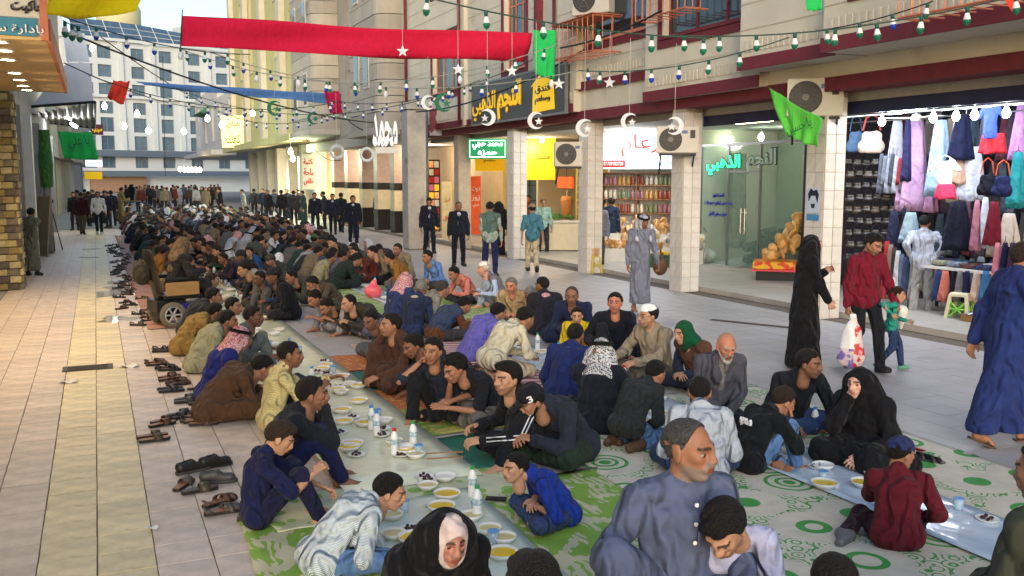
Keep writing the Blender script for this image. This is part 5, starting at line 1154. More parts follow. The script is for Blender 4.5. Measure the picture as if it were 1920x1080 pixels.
for r_, z in enumerate((1.18, 1.58, 1.98)):
    for c in range(22):
        k = (r_ * 2 + c // 3) % 5; o = bpy.data.objects.new('jar', jme[k]); COL.objects.link(o); q = rz @ Vector((-1.4 + c * .132, .12 + .06 * (c % 2), z + .1)); o.location = (SHX + q.x, SHY + q.y, q.z); setp(o, jn[k] + ' jar lined up on the sweet shop shelf', 'jar', 'jars on the sweet shop shelf')
bagc = [mat('nutbag_%d' % i, c, rough=.3, noise=.25, nscale=14, spec=.6) for i, c in enumerate([(196, 150, 96), (214, 190, 150), (176, 124, 70), (222, 216, 200), (150, 150, 150)])]
bn = ['golden', 'pale', 'brown', 'white', 'grey']; bme = []
for m in bagc: V, F = _C['crisp']; o = link_mesh('nut_bag', V, F, m, None, True); bme.append(o.data); bpy.data.objects.remove(o)
TBX, TBY = 12.9, AX(1215, 440, 12.9).y
table = empty('display_table', (TBX, TBY, 0), R(-42), 'stepped display table piled with bagged nuts and sweets', 'table')
for k in range(4): mb = MB(); mb.box(-1.5, 1.4, .05 + k * .3, .34 + k * .3, .1, .45 + k * .18); mb.build('step', white_m, table)
g = random.Random(4)
for k in range(120):
    row = k % 4; x = g.uniform(-1.45, 1.35); i = 0 if x < -.2 and g.random() < .6 else g.randrange(5)
    if x > .4: i = g.choice((3, 4, 1, 3))
    o = bpy.data.objects.new('nut_bag', bme[i]); COL.objects.link(o); q = rz @ Vector((x, .18 + row * .3 + g.uniform(-.1, .1), .53 + row * .18 + g.uniform(0, .16))); o.location = (TBX + q.x, TBY + q.y, q.z); o.rotation_euler = (g.uniform(-.7, .7), g.uniform(-.5, .5), g.uniform(0, 6)); o.scale = (1, 1, g.uniform(.7, 1.1)); setp(o, bn[i] + ' bag of nuts or sweets on the stepped display table', 'food bag', 'bags on the display table')
for q_, l in (((1166, 257), 'bright bulb at the left of the white lit sign'), ((1212, 254), 'bright bulb in the middle of the white lit sign')): p = AX(q_[0], q_[1], 13.3); bulb(p, l, bulbw, 22, (1, .98, .95), .075)
lamp('sweet_shop_light', (12.6, TBY + .4, 3.3), 80, (.95, .98, 1), .3)
# lattice of yellow panels and food counter of the yellow shop
o = empty('lattice_screen', (14.2, AX(1128, 300, 14.2).y, .1), R(-40), 'yellowish wooden lattice screen beside the sweet shop', 'screen')
for k in range(6): mb = MB(); mb.box(-.8 + k * .32, -.74 + k * .32, -.02, .02, 0, 3.2); mb.build('bar', ply, o)
for k in range(14): mb = MB(); mb.box(-.8, .86, -.018, .018, .15 + k * .22, .21 + k * .22); mb.build('slat', ply, o)
FCX, FCY = 12.7, AX(1045, 440, 12.7).y
o = empty('food_counter', (FCX, FCY, .0), R(-32), 'white food counter with trays of greens under the yellow sign', 'counter')
mb = MB(); mb.box(-1.1, 1.1, -.35, .35, .12, .95, bev=.02); mb.build('front', mat('counter_cream', (222, 208, 176), rough=.5, noise=.06), o); mb = MB(); mb.box(-1.15, 1.15, -.4, .4, .95, 1.0); mb.build('top', white_m, o); mb = MB(); mb.box(-1.05, 1.05, -.3, .3, 0, .12); mb.build('plinth', darkm, o)
heap((FCX, FCY, 1.0), .5, .3, .12, 26, mat('greens', (70, 110, 40), rough=.7, noise=.3, nscale=12), 'salad_heap', 'heap of green vegetables on the food counter', 'vegetables', .07, 3)
o = empty('meat_spit', (13.5, AX(1063, 380, 13.5).y, 1.0), 0, 'upright spit with a cone of roasted meat behind the counter', 'spit'); mb = MB(); mb.lathe([(.08, 0), (.12, .1), (.2, .55), (.16, .7)], (0, 0, 0), 12); mb.build('meat', mat('roast', (186, 120, 60), rough=.6, noise=.3, nscale=14), o, True); mb = MB(); mb.tube([(0, 0, -.05), (0, 0, .9)], .015, 6); mb.build('rod', rail_m, o)
hz = mat('heater_red', (255, 60, 20), emit=(255, 60, 20), estr=1.2, noise=.1); mb = MB(); yy = AX(1060, 325, 14.0).y; mb.box(13.98, 14.03, yy - .5, yy + .5, 1.95, 2.3); setp(mb.build('heater_sign', hz), 'glowing red sign above the meat spit', 'sign')
for k, q_ in enumerate(((985, 258), (1016, 262), (860, 264))): p = AX(q_[0], q_[1], 12.4); p.z = min(p.z, 3.4); bulb(p, ['warm bulb at the left edge of the yellow sign', 'warm star like bulb in front of the yellow sign', 'warm bulb under the beam left of the green sign'][k], bulby, 25, (1, .82, .5), .07)
lamp('yellow_shop_light', (12.4, 26.5, 3.2), 70, (1, .82, .45), .3); lamp('yellow_shop_light', (12.6, 30.6, 3.2), 90, (1, .8, .4), .3)
for k in range(5):   # window bars and doorway screens at the back of the food shops
    pass
o = empty('barred_window', (14.4, AX(1010, 350, 14.4).y, .9), R(-35), 'grey barred window behind the food counter', 'window'); mb = MB(); mb.box(-1, 1, 0, .02, 0, 1.7); mb.build('pane', glassb, o)
for k in range(7): mb = MB(); mb.box(-1 + k * .33, -.97 + k * .33, -.03, -.005, 0, 1.7); mb.build('bar', darkm, o)
for k in range(4): mb = MB(); mb.box(-1, 1, -.034, -.031, k * .55, .03 + k * .55); mb.build('rail', darkm, o)
gst = mat('stone_grey_beige', (152, 144, 132), rough=.85, noise=.1, nscale=1.2, stain=((126, 116, 102), .8, .6)); far_w = mat('far_cream', (180, 174, 164), noise=.08)
winf = mat('window_frame_pale', (188, 182, 168), noise=.05)
def block_building(label, X, Y0, Y1, zt, m, rows, cols, wz, wh, ww, fm, pm, zb=4.0, grooves=None, depth=8, gx=None, name='building'):
    """street block: recessed ground floor, storeys with real window openings"""
    o = empty(name, (0, 0, 0), 0, label, 'building'); hs = []
    pitch = (Y1 - Y0) / cols
    for r_ in range(rows):
        for c in range(cols):
            yc = Y0 + (c + .5) * pitch; z0 = zb + wz + r_ * 3.3; hs.append((yc - ww / 2, yc + ww / 2, z0, z0 + wh))
    holes_wall(X, X + .3, Y0, Y1, zb, zt, hs).build('wall', m, o)
    mb = MB(); mb.box(X + .3, X + depth, Y0 + .01, Y1 - .01, zb + .01, zt - .01); mb.build('core', m, o)
    for h in hs: window(o, X, *h, fm, pm, rec=.18, mull=1, th=.08)
    return o
# ================================================================== left side: shop with lit canopy, brick pier, grey wall
lw = mat('left_wall', (150, 148, 146), rough=.85, noise=.1, nscale=2, stain=((116, 112, 108), 1.2, .62))
lb = empty('left_building', (0, 0, 0), 0, 'plain grey shop building along the left edge of the street', 'building')
mb = MB(); mb.box(-6, -2.3, 2, 21.4, 0, 4.0); mb.build('shop_wall', lw, lb); mb = MB(); mb.box(-6, -1.75, 2, 48, 4.0, 7.2); mb.build('upper_wall', lw, lb)
mb = MB(); mb.box(-6, -2.2, 22.4, 48, 0, 4.0); mb.build('ground_wall', lw, lb)
for k, y in enumerate((25.5, 29.5, 34, 39, 44)): mb = MB(); mb.box(-2.2, -1.55, y - .3, y + .3, 0, 4.0); mb.build('pilaster', white_m if k % 2 else lw, lb)
mb = MB(); mb.box(-2.25, -2.21, 26, 29, 0, 2.9); mb.build('shutter', mat('shutter_blue', (150, 166, 186), rough=.5, noise=.1), lb)
for k in range(12): mb = MB(); mb.box(-2.21, -2.19, 26, 29, .1 + k * .23, .2 + k * .23); mb.build('shutter_slat', MATS['shutter_blue'], lb)
lettering('AS', 'graffiti', .35, .28, blk, lb, AX(76, 352, -1.54) if False else (-2.19, 25.0, 2.15), (math.pi / 2, 0, math.pi / 2), ar=False)
# pier of split-face stone blocks
pier = empty('stone_pier', (-1.75, 21.9, 0), 0, 'pier of yellow and grey split stone blocks at the left edge', 'pier')
mb = MB(); mb.box(-.32, .26, -.42, .42, 0, 4.05); mb.build('core', mat('mortar', (120, 110, 92), rough=.95), pier)
stm = [mat('split_stone_%d' % i, c, rough=.9, noise=.25, nscale=9, bump=.5, bscale=18) for i, c in enumerate([(176, 160, 112), (120, 110, 96), (146, 128, 84), (96, 88, 82), (188, 176, 136)])]
g = random.Random(11); sm_ = []
for m in stm:
    mb = MB(); mb.box(-.135, .135, -.03, .03, -.066, .066, bev=.012); o = mb.build('stone', m, pier); sm_.append(o.data); bpy.data.objects.remove(o)
for r_ in range(27):
    for c in range(3):
        for face in (0, 1):
            if face == 1 and c > 2: continue
            o = bpy.data.objects.new('stone', sm_[(r_ * 2 + c + (r_ % 3 == 0)) % 5]); COL.objects.link(o); o.parent = pier; z = .075 + r_ * .147; sh = .05 * (r_ % 2)
            if face == 0: o.location = (-.245 + c * .2 + sh - .03, -.44 + g.uniform(-.015, .015), z); o.scale = (.72, 1, 1)
            else: o.location = (.28 + g.uniform(-.015, .015), -.28 + c * .28, z); o.rotation_euler.z = math.pi / 2
# canopy box sign facing down the street, warm downlights in its soffit
cz = 3.95; can = empty('canopy_sign', (0, 0, 0), 0, 'projecting shop canopy with arabic lettering, blue strip and warm downlights', 'canopy')
sgw = mat('sign_pale', (196, 194, 186), rough=.6, noise=.06); sgb = mat('sign_blue_strip', (58, 128, 158), rough=.5, noise=.08)
a = G(118, 172, cz); b = G(93, 74, cz); cxr = (a.x + b.x) / 2; y0, y1 = b.y, a.y
mb = MB(); mb.box(-2.3, cxr - .06, y0, y1, cz + .02, cz + 2.2); mb.build('box', sgw, can)
mb = MB(); mb.box(-2.3, cxr, y0 - .02, y1 + .02, cz - .02, cz + .018); mb.build('soffit', mat('soffit_tan', (200, 168, 112), rough=.45, noise=.06), can)
zs0, zs1 = AY(60, 72, y0).z, AY(60, 36, y0).z
mb = MB(); mb.box(-2.29, cxr - .1, y0 - .04, y0 - .002, zs0 + .02, zs1); mb.build('blue_strip', sgb, can)
mb = MB(); mb.box(cxr - .055, cxr + .03, y0 - .05, y0 + .04, cz - .02, cz + 2.2); mb.build('corner_post', orangem, can); mb = MB(); mb.box(cxr + .001, cxr + .05, y0 + .041, y1, cz - .03, cz + .25); mb.build('edge_trim', orangem, can)
p0, p1 = AY(20, 20, y0), AY(82, 20, y0)
lettering('جاكيت', 'letters', p1.x - p0.x, (AY(50, 0, y0).z - AY(50, 26, y0).z) * 1.0, mat('letters_brown', (52, 38, 34)), can, ((p0.x + p1.x) / 2, y0 - .02, AY(50, 13, y0).z), RX, bold=.03)
p0, p1 = AY(-42, 54, y0), AY(82, 54, y0); lettering('بادارة سعد', 'letters', p1.x - p0.x, (AY(50, 47, y0).z - AY(50, 66, y0).z), whl, can, ((p0.x + p1.x) / 2, y0 - .055, AY(50, 57, y0).z), RX, bold=.004)
dl = glow('downlight', (255, 236, 196), 26)
for k, q_ in enumerate(((-2, 78), (8, 94), (14, 111), (27, 136), (36, 149), (42, 160), (50, 168))):
    p = G(q_[0], q_[1], cz - .03); mb = MB(); mb.lathe([(0, -.004), (.085, -.004), (.085, .012)], (0, 0, 0), 14); o = mb.build('downlight', dl, can); o.location = p
    mb = MB(); mb.lathe([(.087, -.012), (.12, -.012), (.12, .012), (.087, .012), (.087, -.012)], (0, 0, 0), 14, cap=False); o = mb.build('downlight_ring', white_m, can); o.location = p
    lamp('canopy_downlight', (p.x, p.y, cz - .06), 66, (1, .74, .42), .09, 'SPOT', (0, R(-34), 0), R(150))
lamp('left_shop_light', (-1.9, 11, 3.4), 90, (1, .76, .45), .3)
# white cloth panels and corrugated awning beyond
aw = empty('awning', (0, 0, 0), 0, 'white panelled awning with a corrugated tin underside', 'awning')
whp = mat('awning_white', (190, 196, 206), rough=.7, noise=.1, nscale=1.5)
Ya = 34.0
def PY(x, y, Y=Ya): return AY(x, y, Y)
mb = MB(); mb.quad(PY(118, 62), PY(158, 62), PY(168, 116), PY(125, 116)); mb.quad(PY(126, 118), PY(169, 118), PY(175, 191), PY(58, 200)); mb.build('panel', whp, aw)
A_, B_ = PY(58, 215), PY(178, 192); A2, B2 = AY(66, 228, 52), AY(178, 240, 52)
v = []; n = 30
for i in range(n + 1):
    t = i / n; a = A_.lerp(B_, t); b = A2.lerp(B2, t); dz = .05 * math.sin(t * 60); v += [(a.x, a.y, a.z + dz), (b.x, b.y, b.z + dz)]
link_mesh('tin_sheet', v, [(2 * i, 2 * i + 1, 2 * i + 3, 2 * i + 2) for i in range(n)], mat('tin', (128, 124, 116), rough=.5, noise=.15, metal=.2), aw)
mb = MB(); mb.tube([PY(58, 200), PY(178, 191)], .05, 6); mb.tube([A2, B2], .05, 6); mb.tube([B_, B2], .05, 6); mb.build('rim', darkm, aw)
for k, q_ in enumerate(((122, 217), (134, 232))): p = AY(q_[0], q_[1], 42); mb = MB(); mb.tube([p, p + Vector((.15, 1.2, -.05))], .06, 8); setp(mb.build('lit_tube', bulbw, None, True), ['long lit tube under the tin awning', 'short lit tube lower under the tin awning'][k], 'tube light'); lamp('awning_light', p + Vector((.1, .3, -.5)), 25, (.9, .95, 1), .1)
for q_, r_, l, Y in (((173, 90), .16, 'warm floodlight high on the left wall', 40), ((175, 198), .12, 'white lamp at the awning corner', 40)): bulb(AY(q_[0], q_[1], Y), l, bulby if r_ > .13 else bulbg, 60, (1, .9, .7), r_ * .6)
fl_ = empty('shop_row', (0, 0, 0), 0, 'stepped row of grey and cream shops beyond the awning', 'building')
for y, h, x, m in ((50, 6.5, -1.9, lw), (62, 8.5, -1.3, gst), (78, 10, -.9, far_w), (98, 12, -.4, lw)): mb = MB(); mb.box(x - 6, x, y, y + 15, 3.4, h); mb.box(x - 6, x - .8, y, y + 15, 0, 3.4); mb.build('shop_block', m, fl_)
# small signs on the far left
for k, (a, b, t, m, tm, l) in enumerate((((170, 233), (194, 253), 'صيدلية', mat('sign_maroon', (80, 30, 36)), ywg, 'small maroon sign with yellow letters beyond the awning'), ((160, 300), (192, 312), 'مطعم', wsg, blk, 'white lit sign under the maroon one'), ((158, 322), (192, 336), '', yel, blk, 'yellow shop fascia over the far left crowd'))):
    A, B = AY(a[0], a[1], 60), AY(b[0], b[1], 60); c = (A + B) / 2; board('shop_sign', l, c, B.x - A.x, A.z - B.z, 0, m, ((t, (B.x - A.x) * .8, (A.z - B.z) * .6, 0, 0, tm),) if t else ())
mb = MB(); mb.tube([(-1.35, 31.5, 0), (-1.32, 31.5, 3.6)], .12, 10); setp(mb.build('concrete_post', mat('post_grey', (140, 140, 138), noise=.15), None, True), 'round concrete post wrapped with green cloth on the left', 'post')
mb = MB(); mb.lathe([(.17, .9), (.2, 1.6), (.16, 2.3), (.15, 2.6)], (-1.33, 31.5, 1.1), 10); setp(mb.build('post_wrap', cloth((70, 120, 60))), 'green cloth wrapped round the concrete post', 'cloth')
# tripod by the wall
o = empty('tripod', G(100, 470), 0, 'black camera tripod standing against the grey wall', 'tripod'); h = 1.5
for k in range(3): a = R(120 * k + 40); mb = MB(); mb.tube([(.03 * math.cos(a), .03 * math.sin(a), h * .85), (.34 * math.cos(a), .34 * math.sin(a), 0)], .018, 5); mb.build('leg', wire, o)
mb = MB(); mb.tube([(0, 0, h * .55), (0, 0, h)], .02, 6); mb.box(-.08, .08, -.05, .05, h, h + .1); mb.build('head', wire, o)
mb = MB(); mb.box(-.35, .35, -.02, .02, 0, 1.75); q = mb.build('leaning_board', mat('board_tan', (150, 132, 110), noise=.1)); q.location = G(78, 480); q.rotation_euler = (R(-6), 0, R(-60)); setp(q, 'tan board leaning against the grey wall beside the boy', 'board')

# ================================================================== buildings up the right side
gst = mat('stone_grey_beige', (152, 144, 132), rough=.85, noise=.1, nscale=1.2, stain=((126, 116, 102), .8, .6)); gst2 = mat('stone_beige', (164, 156, 142), rough=.85, noise=.1, nscale=1.2)
winf = mat('window_frame_pale', (188, 182, 168), noise=.05)
mid = block_building('weathered stone house with a rounded bay and fluted panels in mid street', 10.5, 32.4, 50, 16, gst, 3, 5, 1.3, 1.7, 1.0, winf, glassd)
# rounded bay and balcony slab courses
for (yc, Xf, w, zb_) in ((35.6, 9.5, 4.6, 4.1), (46.2, 9.3, 5.6, 4.5)):
    for k in range(20):
        z = zb_ + k * .58
        pts = [(10.49, yc - w / 2)] + [(10.2 - (10.2 - Xf) * math.sin(t), yc - w / 2 + .5 - .5 * math.cos(t)) for t in [i * math.pi / 8 for i in range(5)]] + [(10.2 - (10.2 - Xf) * math.cos(t), yc + w / 2 - .5 + .5 * math.sin(t)) for t in [i * math.pi / 8 for i in range(5)]] + [(10.49, yc + w / 2)]
        mb = MB(); mb.prism([(a + (.0 if k % 2 else .012), b) for a, b in pts], 2, z, z + .555); mb.build('stone_course', gst2 if k % 3 else gst, mid)
    mb = MB(); mb.prism([(a - .12 * (a < 10.4), yc + (b - yc) * 1.05) for a, b in pts], 2, zb_ - .25, zb_ - .005); mb.build('bay_ledge', gst2, mid)
for y in (34.9, 36.3, 45, 47.4):
    for z in (5.6, 8.9, 12): mb = MB(); Xf = 9.5 if y < 40 else 9.3; mb.box(Xf - .03, Xf + .2, y - .38, y + .38, z, z + 1.6); w_ = mb.build('window', winf, mid); mb = MB(); mb.box(Xf - .045, Xf - .031, y - .3, y + .3, z + .1, z + 1.5); mb.build('pane', glassd, w_)
mb = MB(); mb.box(10.3, 14, 32.4, 50, 3.6, 4.0); mb.build('lintel', gst, mid); mb = MB(); mb.box(14, 14.3, 32.4, 62, 0, 4); mb.build('shop_back', mat('shop_back_beige', (196, 170, 130), noise=.1, nscale=2), mid)
pink = mat('column_pink', (190, 164, 150), rough=.5, noise=.1); crm = mat('column_cream', (210, 196, 160), rough=.5, noise=.1); bkt = mat('column_black', (34, 32, 32), rough=.35)
for y in (37.6, 40.1, 42.65, 45.4, 48.2):
    cc = None
    for z0, z1, m, e in ((0, .9, bkt, .01), (.9, 1.75, crm, 0), (1.75, 2.05, bkt, .008), (2.05, 3.6, pink, 0)):
        mb = MB(); mb.box(11.25 - e, 11.85 + e, y - .3 - e, y + .3 + e, z0 + .003, z1); mb.build('column_block', m, mid)
# thick grey column with a pole and hanging picture banner
mb = MB(); mb.box(8.95, 9.55, 28.2, 28.8, 0, 4.4, bev=.05); mb.box(8.9, 9.6, 28.15, 28.85, 4.4, 4.6); setp(mb.build('concrete_column', mat('concrete_dark', (160, 154, 146), noise=.18, nscale=3, stain=((120, 112, 104), 2, .62))), 'thick stained concrete column behind the two suited men', 'column')
o = empty('street_pole', G(801, 470), 0, 'slim grey pole carrying a picture banner', 'pole'); o.location = AY(801, 360, 29.4); o.location.z = 0
mb = MB(); mb.tube([(0, 0, 0), (0, 0, 4.6)], [.07, .055], 8); mb.build('shaft', greym, o, True)
bn_ = mat('banner_picture', (120, 50, 60), kind='blotch', rgb2=(170, 160, 170), psize=.3, noise=.2)
mb = MB(); mb.box(-.85, -.1, -.02, .02, 3.65, 4.6); mb.box(.1, .5, -.02, .02, 3.65, 4.6); q = mb.build('banner', bn_, o); q.rotation_euler.z = R(-20)
lettering('رمضان كريم', 'letters', .5, .2, whl, o, (-.45, -.06, 4.0), (math.pi / 2, 0, R(-20)))
# white calligraphy sculpture on a bracket
p = AY(722, 255, 33); o = empty('calligraphy_sign', p, R(-15), 'white sculpted calligraphy on a bracket above the arcade', 'sign'); lettering('محمد', 'letters', .9, 1.2, mat('white_lit', (225, 225, 225), emit=(240, 240, 240), estr=.12), o, (0, 0, .2), RX, bold=.04, depth=.05); mb = MB(); mb.box(-.35, .45, -.1, .1, -.62, -.4); mb.build('base', white_m, o)
# red bilingual wall notice and goods glow
p = AX(580, 325, 13.9); board('wall_notice', 'pale wall notice with three lines of red letters under the stone house', (11.2, 53.5, 2.6), 1.9, 2.0, R(-75), mat('notice_pale', (206, 190, 176), noise=.08), (('مكتبة', 1.5, .4, 0, .55, redl), ('ساحة', 1.5, .4, 0, 0, redl), ('الاخلاص', 1.5, .4, 0, -.55, redl)))
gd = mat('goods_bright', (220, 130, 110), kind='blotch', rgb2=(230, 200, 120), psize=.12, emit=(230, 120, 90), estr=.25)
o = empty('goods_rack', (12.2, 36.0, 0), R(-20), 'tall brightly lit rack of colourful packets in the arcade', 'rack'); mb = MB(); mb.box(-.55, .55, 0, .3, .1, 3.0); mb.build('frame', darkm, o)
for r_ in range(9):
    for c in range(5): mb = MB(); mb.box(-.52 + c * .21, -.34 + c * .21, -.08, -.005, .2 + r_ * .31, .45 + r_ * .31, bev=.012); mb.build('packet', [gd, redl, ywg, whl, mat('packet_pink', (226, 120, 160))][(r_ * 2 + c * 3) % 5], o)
mb = MB(); mb.lathe([(.0, 0), (.22, 0), (.28, .6), (.3, .62), (.26, .6), (.2, .04)], (11.6, 35.0, 0), 14); setp(mb.build('waste_bin', mat('bin_pink', (220, 130, 120), rough=.4)), 'pink bin standing in front of the bright packet rack', 'bin')
lamp('arcade_light', (12.6, 36.5, 3.3), 110, (1, .85, .7), .3); lamp('arcade_light', (12.8, 44, 3.3), 110, (1, .86, .66), .3)
# yellow-lit house: yellow green of the lamp light put into the render colour
ylw = mat('lamp_yellow_render', (190, 182, 126), rough=.85, noise=.08, nscale=1, stain=((170, 156, 100), .6, .62))
yh = block_building('rendered house coloured yellow for the light of its green white street lamps', 10.1, 50, 78, 17, ylw, 4, 6, 1.4, 2.0, 1.3, winf, glassd, zb=4.6)
for y in (54.5, 61, 68, 75): 
    mb = MB(); mb.box(9.75, 10.09, y - .45, y + .45, 4.6, 17); mb.build('pilaster', cream2, yh)
mb = MB(); mb.box(9.4, 10.1, 50, 78, 4.2, 4.6); mb.build('ledge', ylw, yh); 
for k in range(7): mb = MB(); mb.box(11.2, 11.8, 52 + k * 4, 52.7 + k * 4, 0, 4.2); mb.build('pier', cream2, yh)
o = board('lit_sign', 'small yellow lit sign box with dark letters on the yellow lit house', (9.4, 71.5, 5.6), 1.6, 2.3, R(-8), mat('sign_lit_cream', (250, 226, 130), emit=(250, 226, 130), estr=1.0), (('شاي', 1.0, .7, 0, .5, blk), ('كعك', 1.0, .7, 0, -.5, blk)))
for q_, Y, l in (((545, 285), 50, 'upper greenish white street lamp on the yellow lit house corner'), ((549, 298), 49.5, 'lower greenish white street lamp on the yellow lit house corner')): bulb(AY(q_[0], q_[1], Y), l, bulbg, 260, (.86, 1, .62), .13)
mb = MB(); mb.box(11.9, 12.0, 60, 61.2, .2, 3.6); setp(mb.build('lit_doorway', glow('door_glow', (255, 240, 215), 5)), 'narrow bright lit doorway under the yellow lit house', 'doorway'); lamp('door_light', (11, 60.6, 2), 160, (1, .9, .75), .3)
# far low houses and the white hotel that closes the street
far_m = mat('far_white', (196, 192, 184), rough=.85, noise=.07, nscale=.6)
fh = block_building('low pale house with an awning before the big white hotel', 10.6, 79, 104, 9.5, far_m, 1, 4, 1.2, 3.2, 1.6, winf, mat('far_shutter', (150, 132, 112), noise=.1), zb=4.5)
mb = MB(); mb.box(8.6, 10.6, 79, 104, 4.1, 4.5); mb.build('awning_slab', far_m, fh); mb = MB(); mb.prism([(9.6, 8.6), (10.6, 9.3), (10.6, 8.5)], 1, 97, 104); mb.build('green_awning', mat('awning_green', (60, 110, 70)), fh)
fh2 = block_building('narrow white house behind the low pale one', 12.2, 104.5, 128, 12, far_m, 2, 3, 1.4, 1.6, 1.4, winf, glassd, zb=4.5)
hot = empty('white_hotel', (0, 150, 0), R(18.3), 'big white eight storey hotel closing the far end of the street', 'building'); hot.location = AY(300, 345, 150); hot.location.z = 0; hot.scale.z = .82
hwh = mat('hotel_white', (198, 202, 200), rough=.8, noise=.05, nscale=.3); hgr = mat('hotel_grey', (92, 104, 116), rough=.7, noise=.06)
x0, x1 = -22, 24; hs = []
cols_ = [-19, -15.5, -9.8, -7.2, -2.5, 1.6, 6.0, 10.4, 14.8, 19.2]
for r_ in range(7):
    for c, x in enumerate(cols_): z0 = 4.4 + r_ * 3.15; hs.append((x - .95, x + .95, z0, z0 + (2.1 if r_ not in (1, 2) else 2.5)))
mb = holes_wall(0, .5, x0, x1, 3.9, 26.3, hs); 
mb.v = [(b, a, c) for a, b, c in mb.v]; mb.f = [q[::-1] for q in mb.f]; mb.build('front_wall', hwh, hot)
for h in hs:
    mb = MB(); f = .09; a, b, c, d = h
    mb.box(a, a + f, .22, .3, c, d).box(b - f, b, .22, .3, c, d).box(a + f, b - f, .22, .3, c, c + f).box(a + f, b - f, .22, .3, d - f, d).box((a + b) / 2 - .04, (a + b) / 2 + .04, .22, .3, c + f, d - f)
    w_ = mb.build('window', mat('hotel_frame', (120, 122, 124)), hot); mb = MB(); mb.box(a + .04, b - .04, .255, .265, c + .04, d - .04); mb.build('pane', glassb, w_)
mb = MB(); mb.box(x0, x1, .5, 14, 0, 26.2); mb.build('core', hwh, hot)
for x in (-12.6, -5.0, -.4, 3.8, 8.2, 12.6, 17): mb = MB(); mb.box(x - .35, x + .35, -.3, -.002, 7.2, 26.3); mb.build('pilaster', hwh, hot)
for z in (7.0, 16.6, 26.3): mb = MB(); mb.box(x0, x1, -.5, -.302, z, z + .5); mb.build('cornice', hwh, hot)
mb = MB(); mb.box(-14, x1, -1.0, -.51, 6.4, 7.5).box(-14, -12, -1.0, -.51, 0, 6.39).box(-11.9, x1, -1.3, -.51, 3.0, 3.9); mb.build('entrance_frame', hgr, hot)
v = []; n = 14
for i in range(n + 1): t = i / n; x = -11 + t * 33; v += [(x, .2, 26.8), (x, 2.6, 30.2 - 4.2 * max(0, t - .25) ** 1.2 if t > .25 else 30.2)]
link_mesh('glass_roof', v, [(2 * i, 2 * i + 2, 2 * i + 3, 2 * i + 1) for i in range(n)], glassb, hot)
mb = MB()
for i in range(n + 1): mb.tube([v[2 * i], v[2 * i + 1]], .05, 4)
for t in (.33, .66): mb.tube([tuple(Vector(v[2 * i]).lerp(Vector(v[2 * i + 1]), t)) for i in range(n + 1)], .05, 4)
mb.build('roof_glazing_bars', white_m, hot)
mb = MB(); mb.lathe([(3.2, 26.5), (3.2, 33.5), (2.9, 34.2), (0, 34.6)], (-2, 8, 0), 24); mb.build('rooftop_tank', mat('tank_beige', (206, 196, 150), noise=.06), hot, True)
mb = MB(); mb.box(7, 12, 6, 10, 26, 31.5); mb.build('roof_house', hwh, hot); mb = MB(); mb.box(-22, -12.5, .3, 12, 26.2, 31.5); mb.build('stair_tower', hwh, hot); mb = MB(); mb.box(-22.3, -12.2, -.2, 12.3, 31.5, 32.1); mb.build('tower_cornice', hwh, hot)
for x in (-20, -16): mb = MB(); mb.box(x - .9, x + .9, .2, .29, 27.2, 30.2); w_ = mb.build('window', glassb, hot)
mb = MB(); mb.box(-10, -2, -.2, .3, .2, 2.9); mb.build('lobby_glow', mat('lobby_wall', (150, 120, 96), noise=.2), hot)
# row of lamps over a far shop, and globe lamps hung across the street
for k in range(6): bulb(AY(338 + k * 7.4, 319 - (k == 0), 84), 'small warm bulb in the row over the far pale shop', bulby, 0, (1, .9, .7), .16, 'row of bulbs over the far shop')
gl_ = [(196, 200, 60), (257, 214, 52), (233, 237, 70), (278, 246, 66), (345, 247, 60), (389, 223, 56), (416, 235, 58), (474, 213, 46)]
for k, (x, y, Y) in enumerate(gl_): bulb(AY(x, y, Y), 'glowing greenish globe lamp hung over the far street', bulbg, 60 if k % 2 else 0, (.92, 1, .85), .15 * Y / 60, 'globe lamps hung over the far street')
# wires of the globe lamps
def cable(name, pts, r_, label, sag=.0, cat='cable', m=wire, n=14):
    P = []
    for a, b in zip(pts, pts[1:]):
        for i in range(n): t = i / n; q = Vector(a).lerp(Vector(b), t); q.z -= sag * 4 * t * (1 - t); P.append(q)
    P.append(Vector(pts[-1])); mb = MB(); mb.tube(P, r_, 4); return setp(mb.build(name, m), label, cat)
for k, (a, b, Y0, Y1, l, sg) in enumerate([((130, 62), (700, 230), 20, 32, 'thin black cable crossing high from the left wall to the stone house', .3), ((190, 70), (480, 230), 30, 52, 'black cable with clips sloping towards the yellow lit house', .4), ((120, 118), (420, 200), 30, 60, 'slack dark cable beyond the red flag', .5),
        ((640, 212), (775, 190), 36, 33, 'thick drooping cable bundle by the stone house', .9), ((780, 210), (1100, 90), 28, 19, 'grey cable rising along the cream wall', .3), ((1050, 90), (1240, 20), 19, 15, 'double cable above the hotel sign', .1), ((305, 105), (310, 330), 75, 75, 'slim lamp pole far down the street', 0), ((565, 245), (640, 300), 50, 40, 'cable bundle hanging below the stone bay', .5)]):
    cable('overhead_cable', [AY(a[0], a[1], Y0), AY(b[0], b[1], Y1)], .02, l, sg)

